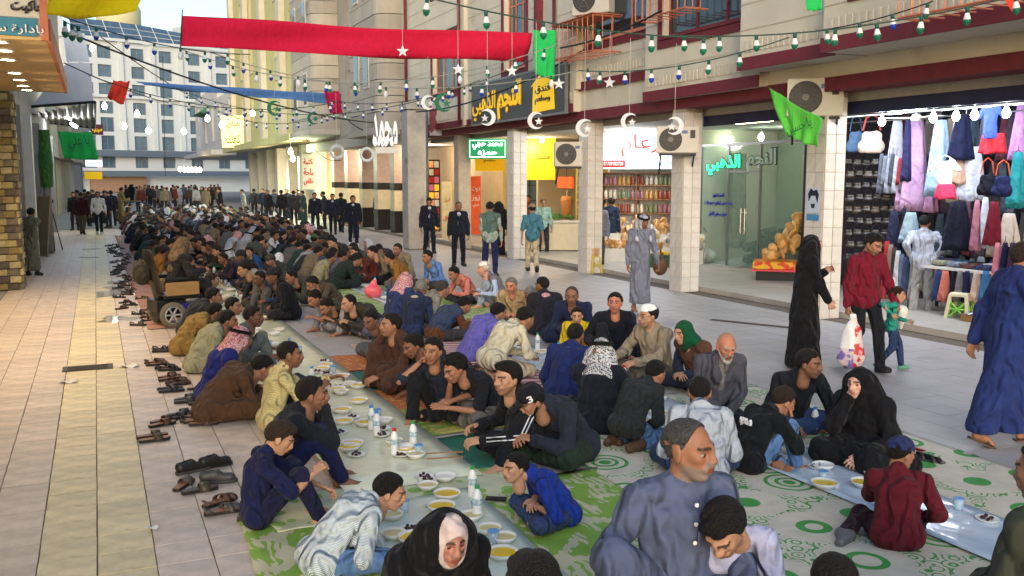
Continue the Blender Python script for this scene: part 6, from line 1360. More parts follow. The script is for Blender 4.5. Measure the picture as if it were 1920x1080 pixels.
# ================================================================== bulbs, banners, flags, stars
sock = mat('socket_green', (20, 84, 70), rough=.5); bw = mat('bulb_unlit_white', (226, 226, 224), rough=.35, noise=0); tips = {'g': mat('bulb_tip_green', (16, 110, 80), rough=.35, noise=0), 'b': mat('bulb_tip_blue', (34, 60, 170), rough=.35, noise=0), 'w': bw}
mb = MB(); mb.lathe([(.017, .0), (.019, .04), (.012, .055)], (0, 0, 0), 8); so_ = mb.build('socket', sock, None, True)
mb = MB(); mb.lathe([(.016, .0), (.022, -.012), (.032, -.05), (.034, -.06)], (0, 0, 0), 10); bo_ = mb.build('bulb', bw, None, True)
mb = MB(); mb.lathe([(.0345, -.06), (.033, -.075), (.024, -.1), (.0, -.118)], (0, 0, 0), 10); to_ = mb.build('bulb_tip', tips['g'], None, True); tmq = {}
for k in tips: q = to_.data.copy(); q.materials.clear(); q.materials.append(tips[k]); tmq[k] = q
for o in (so_, bo_, to_): bpy.data.objects.remove(o, do_unlink=True) if False else None
smesh, bmesh_ = so_.data, bo_.data
for o in (so_, bo_, to_): bpy.data.objects.remove(o)
def string(label, A, B, n, pat, sag=.25, s_=1.0, t0=.04, t1=.96, wcol=wire):
    """bulb string from A to B; each bulb hangs from its socket"""
    o = empty('string_lights', A, 0, label, 'string lights'); A, B = Vector(A), Vector(B)
    f = lambda t: (B - A) * t - Vector((0, 0, sag * 4 * t * (1 - t)))
    mb = MB(); mb.tube([f(i / 30) for i in range(31)], .007 * s_, 4); mb.build('wire', wcol, o); g = random.Random(n)
    for k in range(n):
        q = f(t0 + (t1 - t0) * k / max(n - 1, 1)) - Vector((0, 0, .05 * s_)); b = bpy.data.objects.new('bulb', bmesh_); COL.objects.link(b); b.parent = o; b.location = q; b.scale = (s_,) * 3; b.rotation_euler = (g.uniform(-.12, .12), g.uniform(-.12, .12), 0)
        for nm, me in (('socket', smesh), ('bulb_tip', tmq[pat[k % len(pat)]])): c = bpy.data.objects.new(nm, me); COL.objects.link(c); c.parent = b
    return o
wgr = mat('wire_green', (60, 84, 70), rough=.6, noise=0); wpa = mat('wire_pale', (150, 150, 140), rough=.6, noise=0)
string('near string of green tipped bulbs across the top of the street', AD(735, -22, 9.5), AD(1330, 72, 10.5), 6, 'ggggggb', .1, 1.15, .1, .98, wgr)
string('string of green tipped bulbs along the cream wall above the clothes shop', AD(1255, 66, 11.5), AD(1930, -14, 9.5), 9, 'gggggg', .15, 1.15, .05, .97, wgr)
string('short branch of green and blue bulbs rising under the maroon window', AD(1530, 58, 11.2), AD(1750, 2, 10.8), 4, 'ggbg', .04, 1.1, .1, .95)
string('string of blue bulbs sloping across the cream wall above the star', AD(1085, 132, 14), AD(1480, 70, 11.5), 6, 'gbbbgg', .15, 1.15, .12, .8, wgr)
string('long string of mixed bulbs just under the red banner', AD(330, 88, 19), AD(1080, 70, 16.5), 15, 'gbgwgggg', .75, 1.25, .03, .93, wpa)
string('sagging string of blue tipped bulbs between the banners', AD(395, 98, 20), AD(1120, 125, 16.5), 12, 'bbwbbwbb', .55, 1.3, .1, .98, wpa)
string('dark string of small blue bulbs below the blue banner', AD(330, 165, 27), AD(1000, 112, 20), 18, 'bbbbgb', .95, 1.1, .04, .9)
string('string of blue tipped bulbs from the left wall towards the red banner', AD(115, 30, 15), AD(470, 102, 19), 6, 'bbbwgg', .15, 1.3, .15, .85)
string('string of blue bulbs between the red flag and the crescent', AD(165, 140, 24), AD(640, 190, 27), 12, 'bbbgbb', .5, 1.4, .15, .95)
string('far string of tiny dark bulbs on the yellow lit house', AD(400, 205, 46), AD(640, 208, 38), 12, 'bggb', .6, 1.6, .05, .95)
string('string of small bulbs along the blue cable near the white sculpture', AD(610, 185, 30), AD(900, 150, 24), 10, 'bbgb', .35, 1.3, .05, .95)
string('near string of green bulbs rising from the left wall', AD(118, 38, 14), AD(150, 50, 14.5), 3, 'ggg', .02, 1.5, .1, .9)
def cloth_sheet(name, label, cat, C, m, nu=24, nv=8, wav=.05, seed=1, thick=.004, fr=3.0):
    """cloth spanned between four corners C (tl,tr,br,bl) with soft waves"""
    C = [Vector(c) for c in C]; nrm = (C[1] - C[0]).cross(C[3] - C[0]).normalized(); g = random.Random(seed); p1, p2 = g.uniform(0, 6), g.uniform(0, 6)
    def f(u, w):
        p = C[0].lerp(C[1], u).lerp(C[3].lerp(C[2], u), w); return p + nrm * wav * (math.sin(fr * 6.28 * u + 2.5 * w + p1) * .6 + math.sin(5 * u + 6 * w + p2) * .5) * (.25 + .75 * w) - Vector((0, 0, wav * .8 * math.sin(math.pi * u) * (.4 + .3 * math.sin(9 * u + p2))))
    v, fc = sheet(f, nu, nv); o = link_mesh(name, v, fc, m, None, True); sm = o.modifiers.new('thickness', 'SOLIDIFY'); sm.thickness = thick; return setp(o, label, cat)
redc = cloth((196, 24, 58), 'banner_red', crease=.2, noise=.06); bluc = cloth((78, 118, 172), 'banner_blue', crease=.2); grnc = cloth((40, 180, 90), 'flag_green', crease=.2, noise=.05); grn2 = cloth((96, 200, 72), 'flag_light_green', crease=.2, noise=.05); yelc = cloth((232, 206, 20), 'flag_yellow', crease=.2, noise=.05); orgr = cloth((220, 66, 48), 'flag_orange_red', crease=.2)
Yb = 20.5
cloth_sheet('cloth_banner', 'long crimson cloth banner stretched across the street', 'banner', [AY(342, 29, Yb), AY(998, 62, Yb + .5), AY(988, 115, Yb + .5), AY(339, 87, Yb)], redc, 60, 8, .13, 3, fr=2.6)
mb = MB(); mb.tube([AY(342, 18, Yb), AY(338, 96, Yb)], .012, 5); setp(mb.build('banner_rod', wire), 'thin rod at the left end of the crimson banner', 'rod')
cloth_sheet('cloth_banner', 'blue cloth banner stretched across the street farther back', 'banner', [AY(255, 152, 34), AY(640, 176, 36), AY(640, 196, 36), AY(270, 160, 34)], bluc, 40, 5, .08, 4)
cloth_sheet('hanging_flag', 'purple red glittering flag at the end of the blue banner', 'flag', [AY(607, 171, 35), AY(636, 171, 35), AY(642, 212, 35), AY(618, 212, 35)], cloth((170, 24, 70)), 10, 8, .08, 5)
cloth_sheet('hanging_flag', 'bright green cloth hanging beside the crimson banner', 'flag', [AY(1000, 56, 19.8), AY(1042, 56, 19.6), AY(1040, 150, 19.6), AY(1003, 138, 19.8)], grnc, 10, 14, .07, 6)
cloth_sheet('hanging_flag', 'orange red flag blown sideways over the far left street', 'flag', [AY(213, 150, 28), AY(244, 151, 28), AY(232, 196, 28), AY(201, 182, 28)], orgr, 10, 10, .12, 7)
cloth_sheet('hanging_flag', 'yellow flag draped at the top left corner over the canopy', 'flag', [AD(95, -60, 8.5), AD(290, -70, 8.8), AD(256, 24, 8.8), AD(88, 30, 8.5)], yelc, 24, 12, .07, 8, fr=1.2)
fl = cloth_sheet('hanging_flag', 'light green flag with dark calligraphy drooping before the large air conditioner', 'flag', [AX(1441, 163, 10.2), AX(1541, 222, 10.2), AX(1536, 275, 10.2), AX(1474, 252, 10.2)], grn2, 18, 14, .06, 9)
c = AX(1502, 238, 10.12); lettering('يا حسين', 'calligraphy', .42, .2, mat('ink_green', (30, 90, 50)), fl, (c.x - .05, c.y, c.z), (math.pi / 2, R(-18), R(-65)), depth=.004)
f2 = cloth_sheet('hanging_flag', 'light green flag with dark calligraphy under the tin awning', 'flag', [AY(108, 246, 27), AY(172, 247, 27), AY(185, 298, 27), AY(120, 297, 27)], grnc, 14, 10, .06, 10)
c = AY(148, 268, 26.85); lettering('يا علي', 'calligraphy', .5, .38, MATS['ink_green'], f2, tuple(c), (math.pi / 2, R(-8), 0), depth=.004)
cloth_sheet('hanging_flag', 'small light green flag tip at the top edge above the maroon window', 'flag', [AD(1508, -30, 11), AD(1535, -30, 11), AD(1542, 18, 11), AD(1512, 20, 11)], grnc, 8, 8, .03, 11)
cloth_sheet('hanging_flag', 'red orange flag corner at the top right edge', 'flag', [AD(1870, -30, 10), AD(1905, -30, 10), AD(1912, 24, 10), AD(1895, 22, 10)], orgr, 8, 8, .03, 12)
# crescents and stars on threads
def star_pts(r_, n=5): return [((r_ if k % 2 == 0 else r_ * .42) * math.sin(math.pi * k / n), (r_ if k % 2 == 0 else r_ * .42) * math.cos(math.pi * k / n)) for k in range(2 * n)]
def cres_pts(r_):
    o = [(r_ * math.cos(a), r_ * math.sin(a)) for a in [R(50) + i * R(260) / 16 for i in range(17)]]; i_ = [(r_ * .28 + r_ * .78 * math.cos(a), r_ * .78 * math.sin(a)) for a in [R(306) - i * R(252) / 14 for i in range(15)]]; return o + i_
glit = mat('glitter_white', (215, 218, 220), rough=.3, noise=.25, nscale=80, bump=.5, bscale=150); glig = mat('glitter_green', (20, 110, 70), rough=.3, noise=.3, nscale=80, bump=.5, bscale=150)
thr = mat('thread', (190, 190, 186), noise=0)
def ornament(px, d, kind, label, r_=.11, top=40, m=None, flip=1):
    p = AD(px[0], px[1], d); o = empty('hanging_star' if kind == 's' else 'hanging_crescent', p, facecam(p), label, 'ornament'); m = m or glit
    if kind == 's': mb = MB(); mb.prism(star_pts(r_), 1, -.008, .008); mb.build('star', m, o)
    else:
        mb = MB(); mb.prism([(a * flip, b) for a, b in cres_pts(r_)], 1, -.012, .012); mb.build('crescent', m, o)
        mb = MB(); mb.prism([(a + r_ * .32 * flip, b - r_ * .1) for a, b in star_pts(r_ * .5)], 1, -.012, .012); mb.build('star', m, o)
    mb = MB(); mb.tube([(0, 0, r_ * .9), (0, 0, r_ * .9 + (px[1] - top) * d / FPX)], .003, 4); mb.build('thread', thr, o); return o
for k, (x, y, d, kd, t, l) in enumerate([(755, 96, 13, 's', 0, 'white star hanging before the middle of the crimson banner'), (859, 130, 13, 's', 20, 'white star below the crimson banner near the maroon window'), (960, 133, 13, 's', 10, 'white star at the left corner of the hotel sign'), (1048, 157, 13, 's', 60, 'white star in front of the house emblem of the hotel sign'), (1143, 155, 13, 's', 70, 'white star on the plain cream wall right of the hotel sign'),
        (914, 220, 13, 'c', 60, 'glitter crescent at the lower left corner of the hotel sign'), (1005, 226, 12.5, 'c', 60, 'glitter crescent under the middle of the hotel sign'), (1096, 240, 12, 'c', 70, 'glitter crescent by the bracket air conditioner'), (1180, 228, 12.5, 'c', 90, 'glitter crescent before the white lit sign'), (1265, 236, 12, 'c', 100, 'glitter crescent before the column air conditioner'), (803, 192, 15, 'c', 120, 'large shaggy white crescent near the picture banner')]):
    ornament((x, y), d, kd, l, .085 if kd == 's' else .115, t, flip=-1 if k in (5, 9) else 1)
for x, y, d, l in ((515, 203, 20, 'dark green crescent hanging below the blue banner'), (832, 192, 16, 'dark green crescent beside the shaggy white one'), (588, 222, 24, 'small green crescent in front of the stone bay')): ornament((x, y), d, 'c', l, .16, y - 40, glig)
for x, y, d, l in ((632, 285, 26, 'white wreath ornament hanging before the arcade columns'), (688, 290, 26, 'second white wreath ornament right of the first')):
    p = AD(x, y, d); o = empty('hanging_wreath', p, facecam(p), l, 'ornament'); mb = MB(); mb.tube([(.17 * math.cos(a), 0, .17 * math.sin(a)) for a in [i * math.pi / 8 for i in range(17)]], .045, 6); mb.build('ring', glit, o); mb = MB(); mb.tube([(0, 0, .2), (0, 0, 1.6)], .004, 4); mb.build('thread', thr, o)
# ================================================================== people
jean = cloth((84, 116, 160), 'denim_light', noise=.2, nscale=14); jeand = cloth((48, 66, 104), 'denim_dark', noise=.2, nscale=14)
kred = cloth((222, 196, 196), 'keffiyeh_red', kind='check', rgb2=(168, 52, 72), psize=.013); kblk = cloth((216, 216, 218), 'keffiyeh_black', kind='check', rgb2=(34, 36, 44), psize=.014); kgrey = cloth((196, 196, 204), 'keffiyeh_grey', kind='check', rgb2=(130, 132, 146), psize=.013)
stripeh = cloth((206, 214, 216), 'hoodie_striped', kind='stripes', rgb2=(136, 152, 166), psize=.011)
blkc = cloth((17, 17, 21), 'abaya_black'); greenscarf = cloth((14, 74, 46), 'scarf_green')
def LOD(p): d = math.hypot(p[0], p[1]); return 0 if d < 8.6 else (1 if d < 16 else 2)
NEAR = []
def PP(label, px, hd, s=1.0, z0=0.0, lod=None, group=None, foot=None, **sp):
    w = G(px[0], px[1], z0 + .85); l = LOD(w) if lod is None else lod
    r_, J, rot = person(label, sp, px=None if foot else px, pos=G(*foot) if foot else None, z0=z0, hd=hd, s=s, lod=l, group=group); NEAR.append((r_.location.x, r_.location.y)); return r_, J, rot
T1, T2, T3_, T4 = (158, 112, 86), (132, 92, 70), (178, 134, 106), (112, 78, 60)
tr = 'trousers'
# --- left side of the first sheet
PP('boy in a pale striped hoodie and jeans bending over the bowls', (737, 890), 8, .88, legs='cross', top=('hoodie', stripeh), bottom=('jeans', jean), lean=30, curve=30, hpitch=18, hyaw=-28, arms='lap', hair=('short', 'black'), beard=0, tone=T3_)
PP('boy in a navy short sleeved top resting his arms on his knees', (536, 794), -2, .86, legs='up', top=('tee', (24, 28, 66)), sleeve=.46, bottom=(tr, (24, 26, 56)), lean=-4, curve=26, hpitch=30, hyaw=-8, armL='reach', armR=(.42, -.12, .42), hair=('thick', 'brown'), beard=0, tone=T3_)
PP('man in a black jacket with clasped hands before his mouth', (584, 708), -6, 1.03, legs='up', top=('jacket', (26, 29, 36)), bottom=(tr, (22, 28, 66)), lean=12, curve=18, hpitch=4, hyaw=-8, armL=(.36, .03, .56), armR=(.36, -.03, .57), hands='grip', tone=T2, hair=('short', 'black'))
PP('man in a pale yellow striped shirt with one arm over his knee', (542, 640), 4, 1.0, legs='upL', top=('shirt', cloth((206, 194, 140), 'shirt_yellow_stripe', kind='stripes', rgb2=(186, 172, 116), psize=.02)), bottom=(tr, (24, 30, 60)), lean=6, curve=12, hpitch=4, hyaw=-12, armL=(.52, -.02, .46), armR=(.4, -.15, .4), tone=T2, hair=('buzz', 'black'))
PP('man in a long brown robe hunched forward behind the yellow shirt', (500, 668), 8, 1.0, legs='upL', top=('robe', (84, 60, 42)), lean=26, curve=40, hpitch=30, armL='reach', armR='reach', tone=T1)
PP('man wearing a pink red checked headcloth with a black cord over a blue top', (452, 612), 6, 1.0, legs='cross', top=('robe', (34, 40, 110)), lean=12, curve=24, hpitch=10, wear='keffiyeh', wearmat=kred, arms='lap', tone=T2)
PP('young man in a pale olive robe beside the pink headcloth', (428, 583), 4, .98, legs='cross', top=('robe', (162, 160, 128)), lean=16, curve=30, hpitch=8, hyaw=-14, arms='lap', tone=T1)
PP('man in a tan robe hunched over, second from the wheelchair', (406, 569), 6, .98, legs='cross', top=('robe', (150, 120, 66)), lean=22, curve=34, hpitch=14, arms='reach', tone=T1)
PP('man in a dark charcoal jacket with his back to the wheelchair', (401, 540), 8, 1.0, legs='cross', top=('coat', (46, 46, 50)), bottom=(tr, (40, 40, 46)), lean=16, curve=30, hpitch=8, hyaw=-10, arms='lap', tone=T1, hair=('short', 'black'))
PP('brown haired man leaning past the front of the wheelchair', (398, 512), 4, .98, legs='cross', top=('jacket', (150, 146, 140)), lean=22, curve=20, hpitch=8, arms='reach', tone=T3_, hair=('short', 'brown'))
PP('young man glancing sideways between the olive robe and the sheet', (437, 558), -30, .95, legs='cross', top=('jacket', (48, 44, 40)), lean=12, curve=20, hpitch=4, arms='lap', tone=T1)
PP('dark skinned man in grey looking along the sheet', (474, 574), -14, 1.0, legs='upL', top=('jacket', (84, 86, 84)), bottom=(tr, (110, 116, 112)), lean=8, curve=16, hpitch=4, hyaw=-8, arms='knee', tone=T4)
# --- right side of the first sheet
PP('boy in a blue shirt and jeans sitting cross legged by his phone', (968, 850), 172, .78, legs='cross', top=('tee', cloth((26, 52, 140), 'shirt_royal')), sleeve=.5, bottom=('jeans', jeand), lean=22, curve=34, hyaw=16, hpitch=2, armL='lap', armR='lap', beard=0, tone=T3_, hair=('short', 'black'))
PP('bearded man in a dark navy jacket and a black cap marked 3', (985, 726), 196, 1.06, legs='upR', top=('coat', (38, 42, 54)), bottom=(tr, (34, 50, 40)), loose=True, lean=24, curve=30, hyaw=-6, hpitch=28, armL=(.5, .1, .26), armR=(.52, -.06, .24), wear='cap', wearcol=(24, 25, 30), capprint='3', fullbeard='black', tone=T1)
PP('man in a black track jacket with white sleeve stripes beside the capped man', (953, 680), 186, 1.05, legs='upL', top=('hoodie', (24, 26, 32)), bottom=(tr, (24, 26, 32)), lean=12, curve=18, hyaw=10, hpitch=2, armL=(.5, .06, .24), armR='knee', stripe='L', beard=.45, tone=T3_, hair=('thick', 'black'))
PP('man in a black t shirt covering his eyes with one hand', (846, 668), 190, 1.0, legs='cross', top=('tee', (28, 30, 36)), bottom=(tr, (98, 94, 88)), loose=True, lean=14, curve=34, hpitch=24, armR='face', armL='reach', hands='flat', tone=T1, hair=('curly', 'black'), beard=.3)
PP('smiling man in a dark blue shirt holding a phone to his ear', (812, 634), 225, 1.0, legs='upR', top=('tee', (34, 42, 58)), sleeve=.46, bottom=(tr, (24, 26, 30)), lean=8, curve=20, hpitch=2, armR='ear', armL='knee', handR='grip', tone=T1, hair=('short', 'black'), beard=.25)
PP('man in a dark shirt leaning far forward beside the smiling caller', (770, 628), 188, 1.0, legs='up', top=('shirt', (44, 46, 44)), bottom=(tr, (28, 30, 34)), lean=22, curve=30, hpitch=20, arms='reach', tone=T2, beard=.35)
PP('man in a brown robe with his hand on his mouth', (735, 588), 184, 1.03, legs='upR', top=('robe', (78, 52, 42)), lean=4, curve=22, hpitch=-2, armR='face', armL=(.42, .2, .2), handR='grip', tone=T1, beard=.3)
PP('man in grey clothes looking down at his phone, cross legged with bare feet', (692, 583), 200, 1.0, legs='cross', top=('shirt', (84, 88, 96)), bottom=(tr, (84, 88, 92)), loose=True, lean=18, curve=34, hpitch=20, hyaw=20, arms='lap', tone=T2)
PP('balding man in a dark brown jacket reaching over the sheet', (652, 553), 190, 1.0, legs='cross', top=('jacket', (58, 54, 48)), bottom=(tr, (90, 86, 104)), lean=30, curve=26, hpitch=12, arms='reach', tone=T3_, hair=('receding', 'black'))
PP('bearded man bent low over the bowls in dark grey', (606, 562), 196, .98, legs='upL', top=('shirt', (62, 64, 58)), bottom=(tr, (150, 148, 150)), lean=30, curve=36, hpitch=34, arms='reach', tone=T1, beard=.6)
PP('dark haired man in a dull green shirt with pale rolled sleeves', (584, 546), 190, 1.0, legs='upR', top=('shirt', (78, 78, 62)), sleeve=.7, bottom=(tr, (140, 140, 146)), lean=26, curve=28, hpitch=30, arms='reach', tone=T1)
PP('man in an olive grey jacket leaning over the sheet with both hands out', (542, 508), 182, 1.02, legs='upR', top=('jacket', (66, 68, 60)), bottom=(tr, (50, 52, 50)), lean=30, curve=26, hpitch=24, arms='reach', tone=T1, hair=('receding', 'black'), lod=1)
PP('thin man in a brown vest resting his head on his hands', (580, 520), 188, 1.0, legs='cross', top=('shirt', (92, 84, 70)), vest=(84, 74, 58), lean=24, curve=30, hpitch=30, arms='face', tone=T1, lod=1)
PP('boy in a bright blue hooded jacket sitting on the sheet edge in jeans', (468, 464), 190, .86, legs='cross', top=('hoodie', (34, 82, 140)), bottom=('jeans', jean), lean=8, curve=18, hpitch=6, hyaw=24, arms='lap', beard=0, tone=T3_, hair=('thick', 'black'), lod=1)
PP('hooded man in dark grey next to the blue hooded boy', (505, 478), 200, .95, legs='cross', top=('hoodie', (58, 60, 58)), lean=14, curve=30, hpitch=20, arms='lap', wear='beanie', wearcol=(60, 62, 58), tone=T1, lod=1)
PP('person wearing a white draped headcloth behind the blue hooded boy', (525, 474), 30, .95, legs='cross', top=('robe', (40, 42, 50)), lean=14, curve=30, hpitch=14, wear='keffiyeh', wearmat=cloth((214, 214, 218)), agal=False, tone=T1, lod=1)
# --- left side of the second sheet
PP('boy in a maroon jacket and a navy cap with a red peak, seen from behind', (1692, 820), 52, .82, legs='side', top=('jacket', (92, 22, 34)), bottom=(tr, (44, 20, 34)), lean=4, curve=14, hpitch=8, hyaw=-58, armL='reach', armR=(.3, -.22, .16), wear='cap', wearcol=(40, 48, 92), peakcol=(170, 30, 44), feet='sock', shoe='grey', beard=0, tone=T1)
PP('boy in a black hoodie with white print and light jeans, arms on his knee', (1478, 728), 0, .9, legs='upR', top=('hoodie', (20, 22, 26)), bottom=('jeans', jean), lean=10, curve=34, hpitch=26, hyaw=-10, armR=(.38, -.1, .44), armL=(.36, .1, .44), backprint='fly! Rock', beard=0, tone=T1, hair=('short', 'brown'))
PP('person in a pale grey hoodie seen from behind on the patterned mat', (1312, 706), 58, 1.0, legs='cross', top=('hoodie', (170, 176, 186)), fat=.008, bottom=('jeans', jeand), lean=12, curve=24, hpitch=14, arms='lap', hair=('buzz', 'black'), tone=T1)
PP('boy in a black zip jacket and jeans turned towards the second sheet', (1234, 677), 18, .88, legs='kneel', top=('jacket', (36, 40, 42)), bottom=('jeans', jean), feet='sock', shoe='brown', lean=18, curve=30, hpitch=20, hyaw=-6, arms='lap', beard=0, tone=T1)
PP('man draped in a white and black checked headcloth with a black cord', (1128, 634), 52, 1.03, legs='cross', top=('robe', (24, 28, 38)), lean=10, curve=18, hpitch=4, wear='keffiyeh', wearmat=kblk, armL=(.24, .06, .6), armR='lap', tone=T1)
PP('man in a royal navy shirt seen from behind beside the checked headcloth', (1080, 606), 42, 1.03, legs='cross', top=('shirt', (30, 42, 92)), fat=.008, bottom=(tr, (26, 30, 50)), lean=14, curve=26, hpitch=10, armR='face', armL='lap', tone=T2, hair=('buzz', 'black'))
PP('man in a cream jacket and cream trousers kneeling by the second sheet', (990, 577), 12, 1.03, legs='kneel', top=('jacket', (198, 190, 166)), bottom=(tr, (186, 172, 146)), lean=24, curve=30, hpitch=22, arms='reach', tone=T1)
PP('person in a violet robe with a green shoulder cloth', (938, 569), 10, 1.0, legs='cross', top=('robe', (104, 98, 180)), shoulder_scarf=cloth((22, 130, 66), 'scarf_bright_green'), lean=18, curve=30, hpitch=20, arms='lap', tone=T1)
PP('young man in a blue padded vest with rust brown sleeves', (876, 558), 10, .97, legs='cross', top=('hoodie', (98, 58, 36)), vest=(52, 64, 92), lean=24, curve=34, hpitch=30, arms='reach', bottom=(tr, (60, 60, 66)), tone=T1)
PP('man in a grey knitted sweater leaning over the sheet', (832, 527), 8, 1.06, legs='cross', top=('shirt', (138, 132, 120)), fat=.012, bottom=(tr, (84, 80, 74)), lean=22, curve=30, hpitch=16, arms='lap', tone=T1, hair=('short', 'dgrey'))
PP('grey haired man in a navy vest with a beige scarf on his shoulders', (790, 524), 40, 1.04, legs='cross', top=('shirt', (44, 56, 96)), vest=(36, 44, 70), lean=10, curve=22, hpitch=8, hyaw=20, arms='lap', shoulder_scarf=cloth((180, 164, 140)), hair=('buzz', 'grey'), tone=T2)
PP('man in a red checked headcloth with white tassels and a navy vest', (762, 510), 30, 1.04, legs='cross', top=('robe', (46, 58, 100)), lean=10, curve=20, hpitch=6, wear='keffiyeh', wearmat=kred, agal=False, arms='lap', tone=T2)
PP('man in a dark bottle green jacket stretching his arm over the sheet', (672, 476), 6, 1.08, legs='cross', top=('coat', (34, 46, 44)), bottom=(tr, (34, 40, 44)), lean=24, curve=26, hpitch=24, arms='reach', tone=T1, lod=1)
PP('man in a grey striped sweater with a drab hood', (645, 470), 10, 1.04, legs='cross', top=('hoodie', cloth((120, 120, 132), 'sweater_grey_stripe', kind='stripes', rgb2=(96, 96, 112), psize=.03)), lean=18, curve=26, hpitch=20, arms='lap', tone=T1, lod=1)
PP('man in a khaki padded vest beside the grey striped sweater', (622, 472), 10, 1.0, legs='cross', top=('shirt', (120, 112, 92)), vest=(150, 142, 112), lean=14, curve=26, hpitch=14, arms='lap', tone=T1, lod=1)
PP('boy in a grass green sweater seen from the side', (622, 440), 20, .95, legs='cross', top=('shirt', (54, 112, 44)), lean=10, curve=24, hpitch=14, arms='lap', tone=T1, lod=1)
PP('man in a brown coat with a green and maroon knitted cap', (590, 440), 50, 1.05, legs='cross', top=('coat', (78, 66, 56)), fat=.012, lean=8, curve=20, wear='beanie', wearcol=(60, 92, 60), arms='lap', tone=T1, lod=1)
# --- right side of the second sheet
PP('seated woman in a black abaya pressing a tissue to her nose', (1612, 690), 196, .97, legs='side', top=('abaya', blkc), wear='hijab', wearmat=blkc, face='f', beard=0, lean=6, curve=14, hpitch=4, armR='face', armL=(.34, .16, .16), handR='pinch', tone=(200, 156, 134))
PP('man with a moustache in a black shirt turning towards the seated woman', (1518, 656), 255, 1.02, legs='cross', top=('shirt', (26, 28, 34)), fat=.014, bottom=('jeans', jeand), lean=16, curve=18, hyaw=42, hpitch=6, armL='low', armR='low', moustache='black', tone=T2, beard=.35, hair=('short', 'black'))
PP('bald old man with a short white beard in a grey jacket', (1364, 626), 258, 1.0, legs='kneel', top=('coat', (74, 74, 84)), open=(120, 116, 112), bottom=(tr, (30, 32, 40)), lean=8, curve=20, hyaw=-6, hpitch=16, arms='lap', hair=('bald', 'white'), fullbeard='white', tone=(176, 118, 92), brow=(150, 140, 135))
PP('person in a dark green headscarf and a brown vest over dark sleeves', (1280, 602), 190, 1.0, legs='side', top=('shirt', (40, 48, 66)), vest=(88, 60, 46), fat=.012, bottom=(tr, (34, 36, 48)), lean=12, curve=20, hpitch=12, arms='lap', wear='wrap', wearmat=greenscarf, tone=T3_, beard=0)
PP('man in a white skullcap, glasses and a beige jacket', (1216, 571), 200, 1.05, legs='cross', top=('coat', (150, 136, 116)), bottom=(tr, (88, 82, 72)), loose=True, lean=4, curve=12, hyaw=-20, hpitch=4, armR=(.4, -.24, .26), armL=(.46, .1, .26), wear='skullcap', wearcol=(224, 224, 226), glasses=True, hair=('short', 'black'), tone=T3_, beard=.35)
PP('stout man in a black jacket leaning back behind the second sheet', (1154, 549), 245, 1.05, legs='upR', top=('jacket', (24, 27, 36)), fat=.014, bottom=(tr, (28, 30, 38)), lean=2, curve=18, hyaw=-14, hpitch=-4, armR='knee', armL='low', tone=(182, 120, 98), hair=('short', 'black'), beard=.2)
PP('balding man in a navy robe bending forward with both arms out', (1072, 538), 236, 1.05, legs='cross', top=('robe', (32, 40, 68)), lean=18, curve=14, hpitch=8, arms='reach', tone=T2, hair=('receding', 'dgrey'))
PP('boy in a yellow jacket between the two men in dark clothes', (1082, 577), 230, .84, legs='cross', top=('hoodie', (206, 178, 30)), lean=10, curve=14, hyaw=10, arms='lap', beard=0, tone=T3_)
PP('man in a black robe with a red checked cloth on his shoulders, facing away', (1016, 519), 75, 1.04, legs='cross', top=('robe', (34, 34, 44)), shoulder_scarf=kred, lean=8, curve=18, hyaw=40, arms='lap', hair=('buzz', 'black'), tone=T2)
PP('grey haired man in black bowing his head beside the beige suit', (992, 540), 215, .98, legs='cross', top=('jacket', (40, 38, 42)), lean=26, curve=30, hpitch=24, arms='reach', hair=('short', 'grey'), tone=T2)
PP('grey haired man in a beige jacket with a scarf sitting at the second sheet', (958, 521), 236, 1.0, legs='cross', top=('coat', (168, 142, 104)), open=(120, 96, 60), lean=14, curve=20, hpitch=10, hyaw=-10, arms='lap', hair=('short', 'grey'), tone=(188, 128, 100))
PP('man in a white skullcap with pale blue sleeves and a checked vest', (908, 491), 168, 1.03, legs='upL', top=('shirt', (176, 190, 216)), vest=(120, 112, 120), bottom=(tr, (150, 158, 170)), lean=14, curve=18, hpitch=4, hyaw=-10, arms='knee', wear='skullcap', wearcol=(222, 218, 214), hair=('buzz', 'white'), tone=(200, 146, 124))
PP('young man in a salmon pink shirt bending to the second sheet', (848, 501), 196, 1.0, legs='cross', top=('shirt', (206, 122, 112)), lean=22, curve=24, hpitch=20, arms='reach', tone=T1)
PP('man in a sky blue shirt near the walking suits', (800, 470), 200, 1.05, legs='cross', top=('shirt', (96, 132, 190)), lean=12, curve=20, hpitch=10, arms='lap', tone=T1, lod=1)
PP('man in a drab olive robe with his hand at his mouth', (745, 457), 214, 1.04, legs='cross', top=('robe', (136, 124, 102)), lean=12, curve=18, hpitch=6, armR='face', armL='lap', tone=T1, lod=1)
PP('man in a grey jacket and a black knitted cap bending forward', (708, 459), 215, 1.02, legs='cross', top=('coat', (56, 54, 62)), lean=28, curve=30, hpitch=24, arms='reach', wear='beanie', wearcol=(28, 28, 34), tone=T1, lod=1)
PP('man with a pale grey headcloth on his shoulders beside the black cap', (688, 446), 205, 1.0, legs='cross', top=('robe', (140, 136, 128)), wear='keffiyeh', wearmat=kgrey, agal=False, lean=14, curve=20, arms='lap', tone=T1, lod=1)
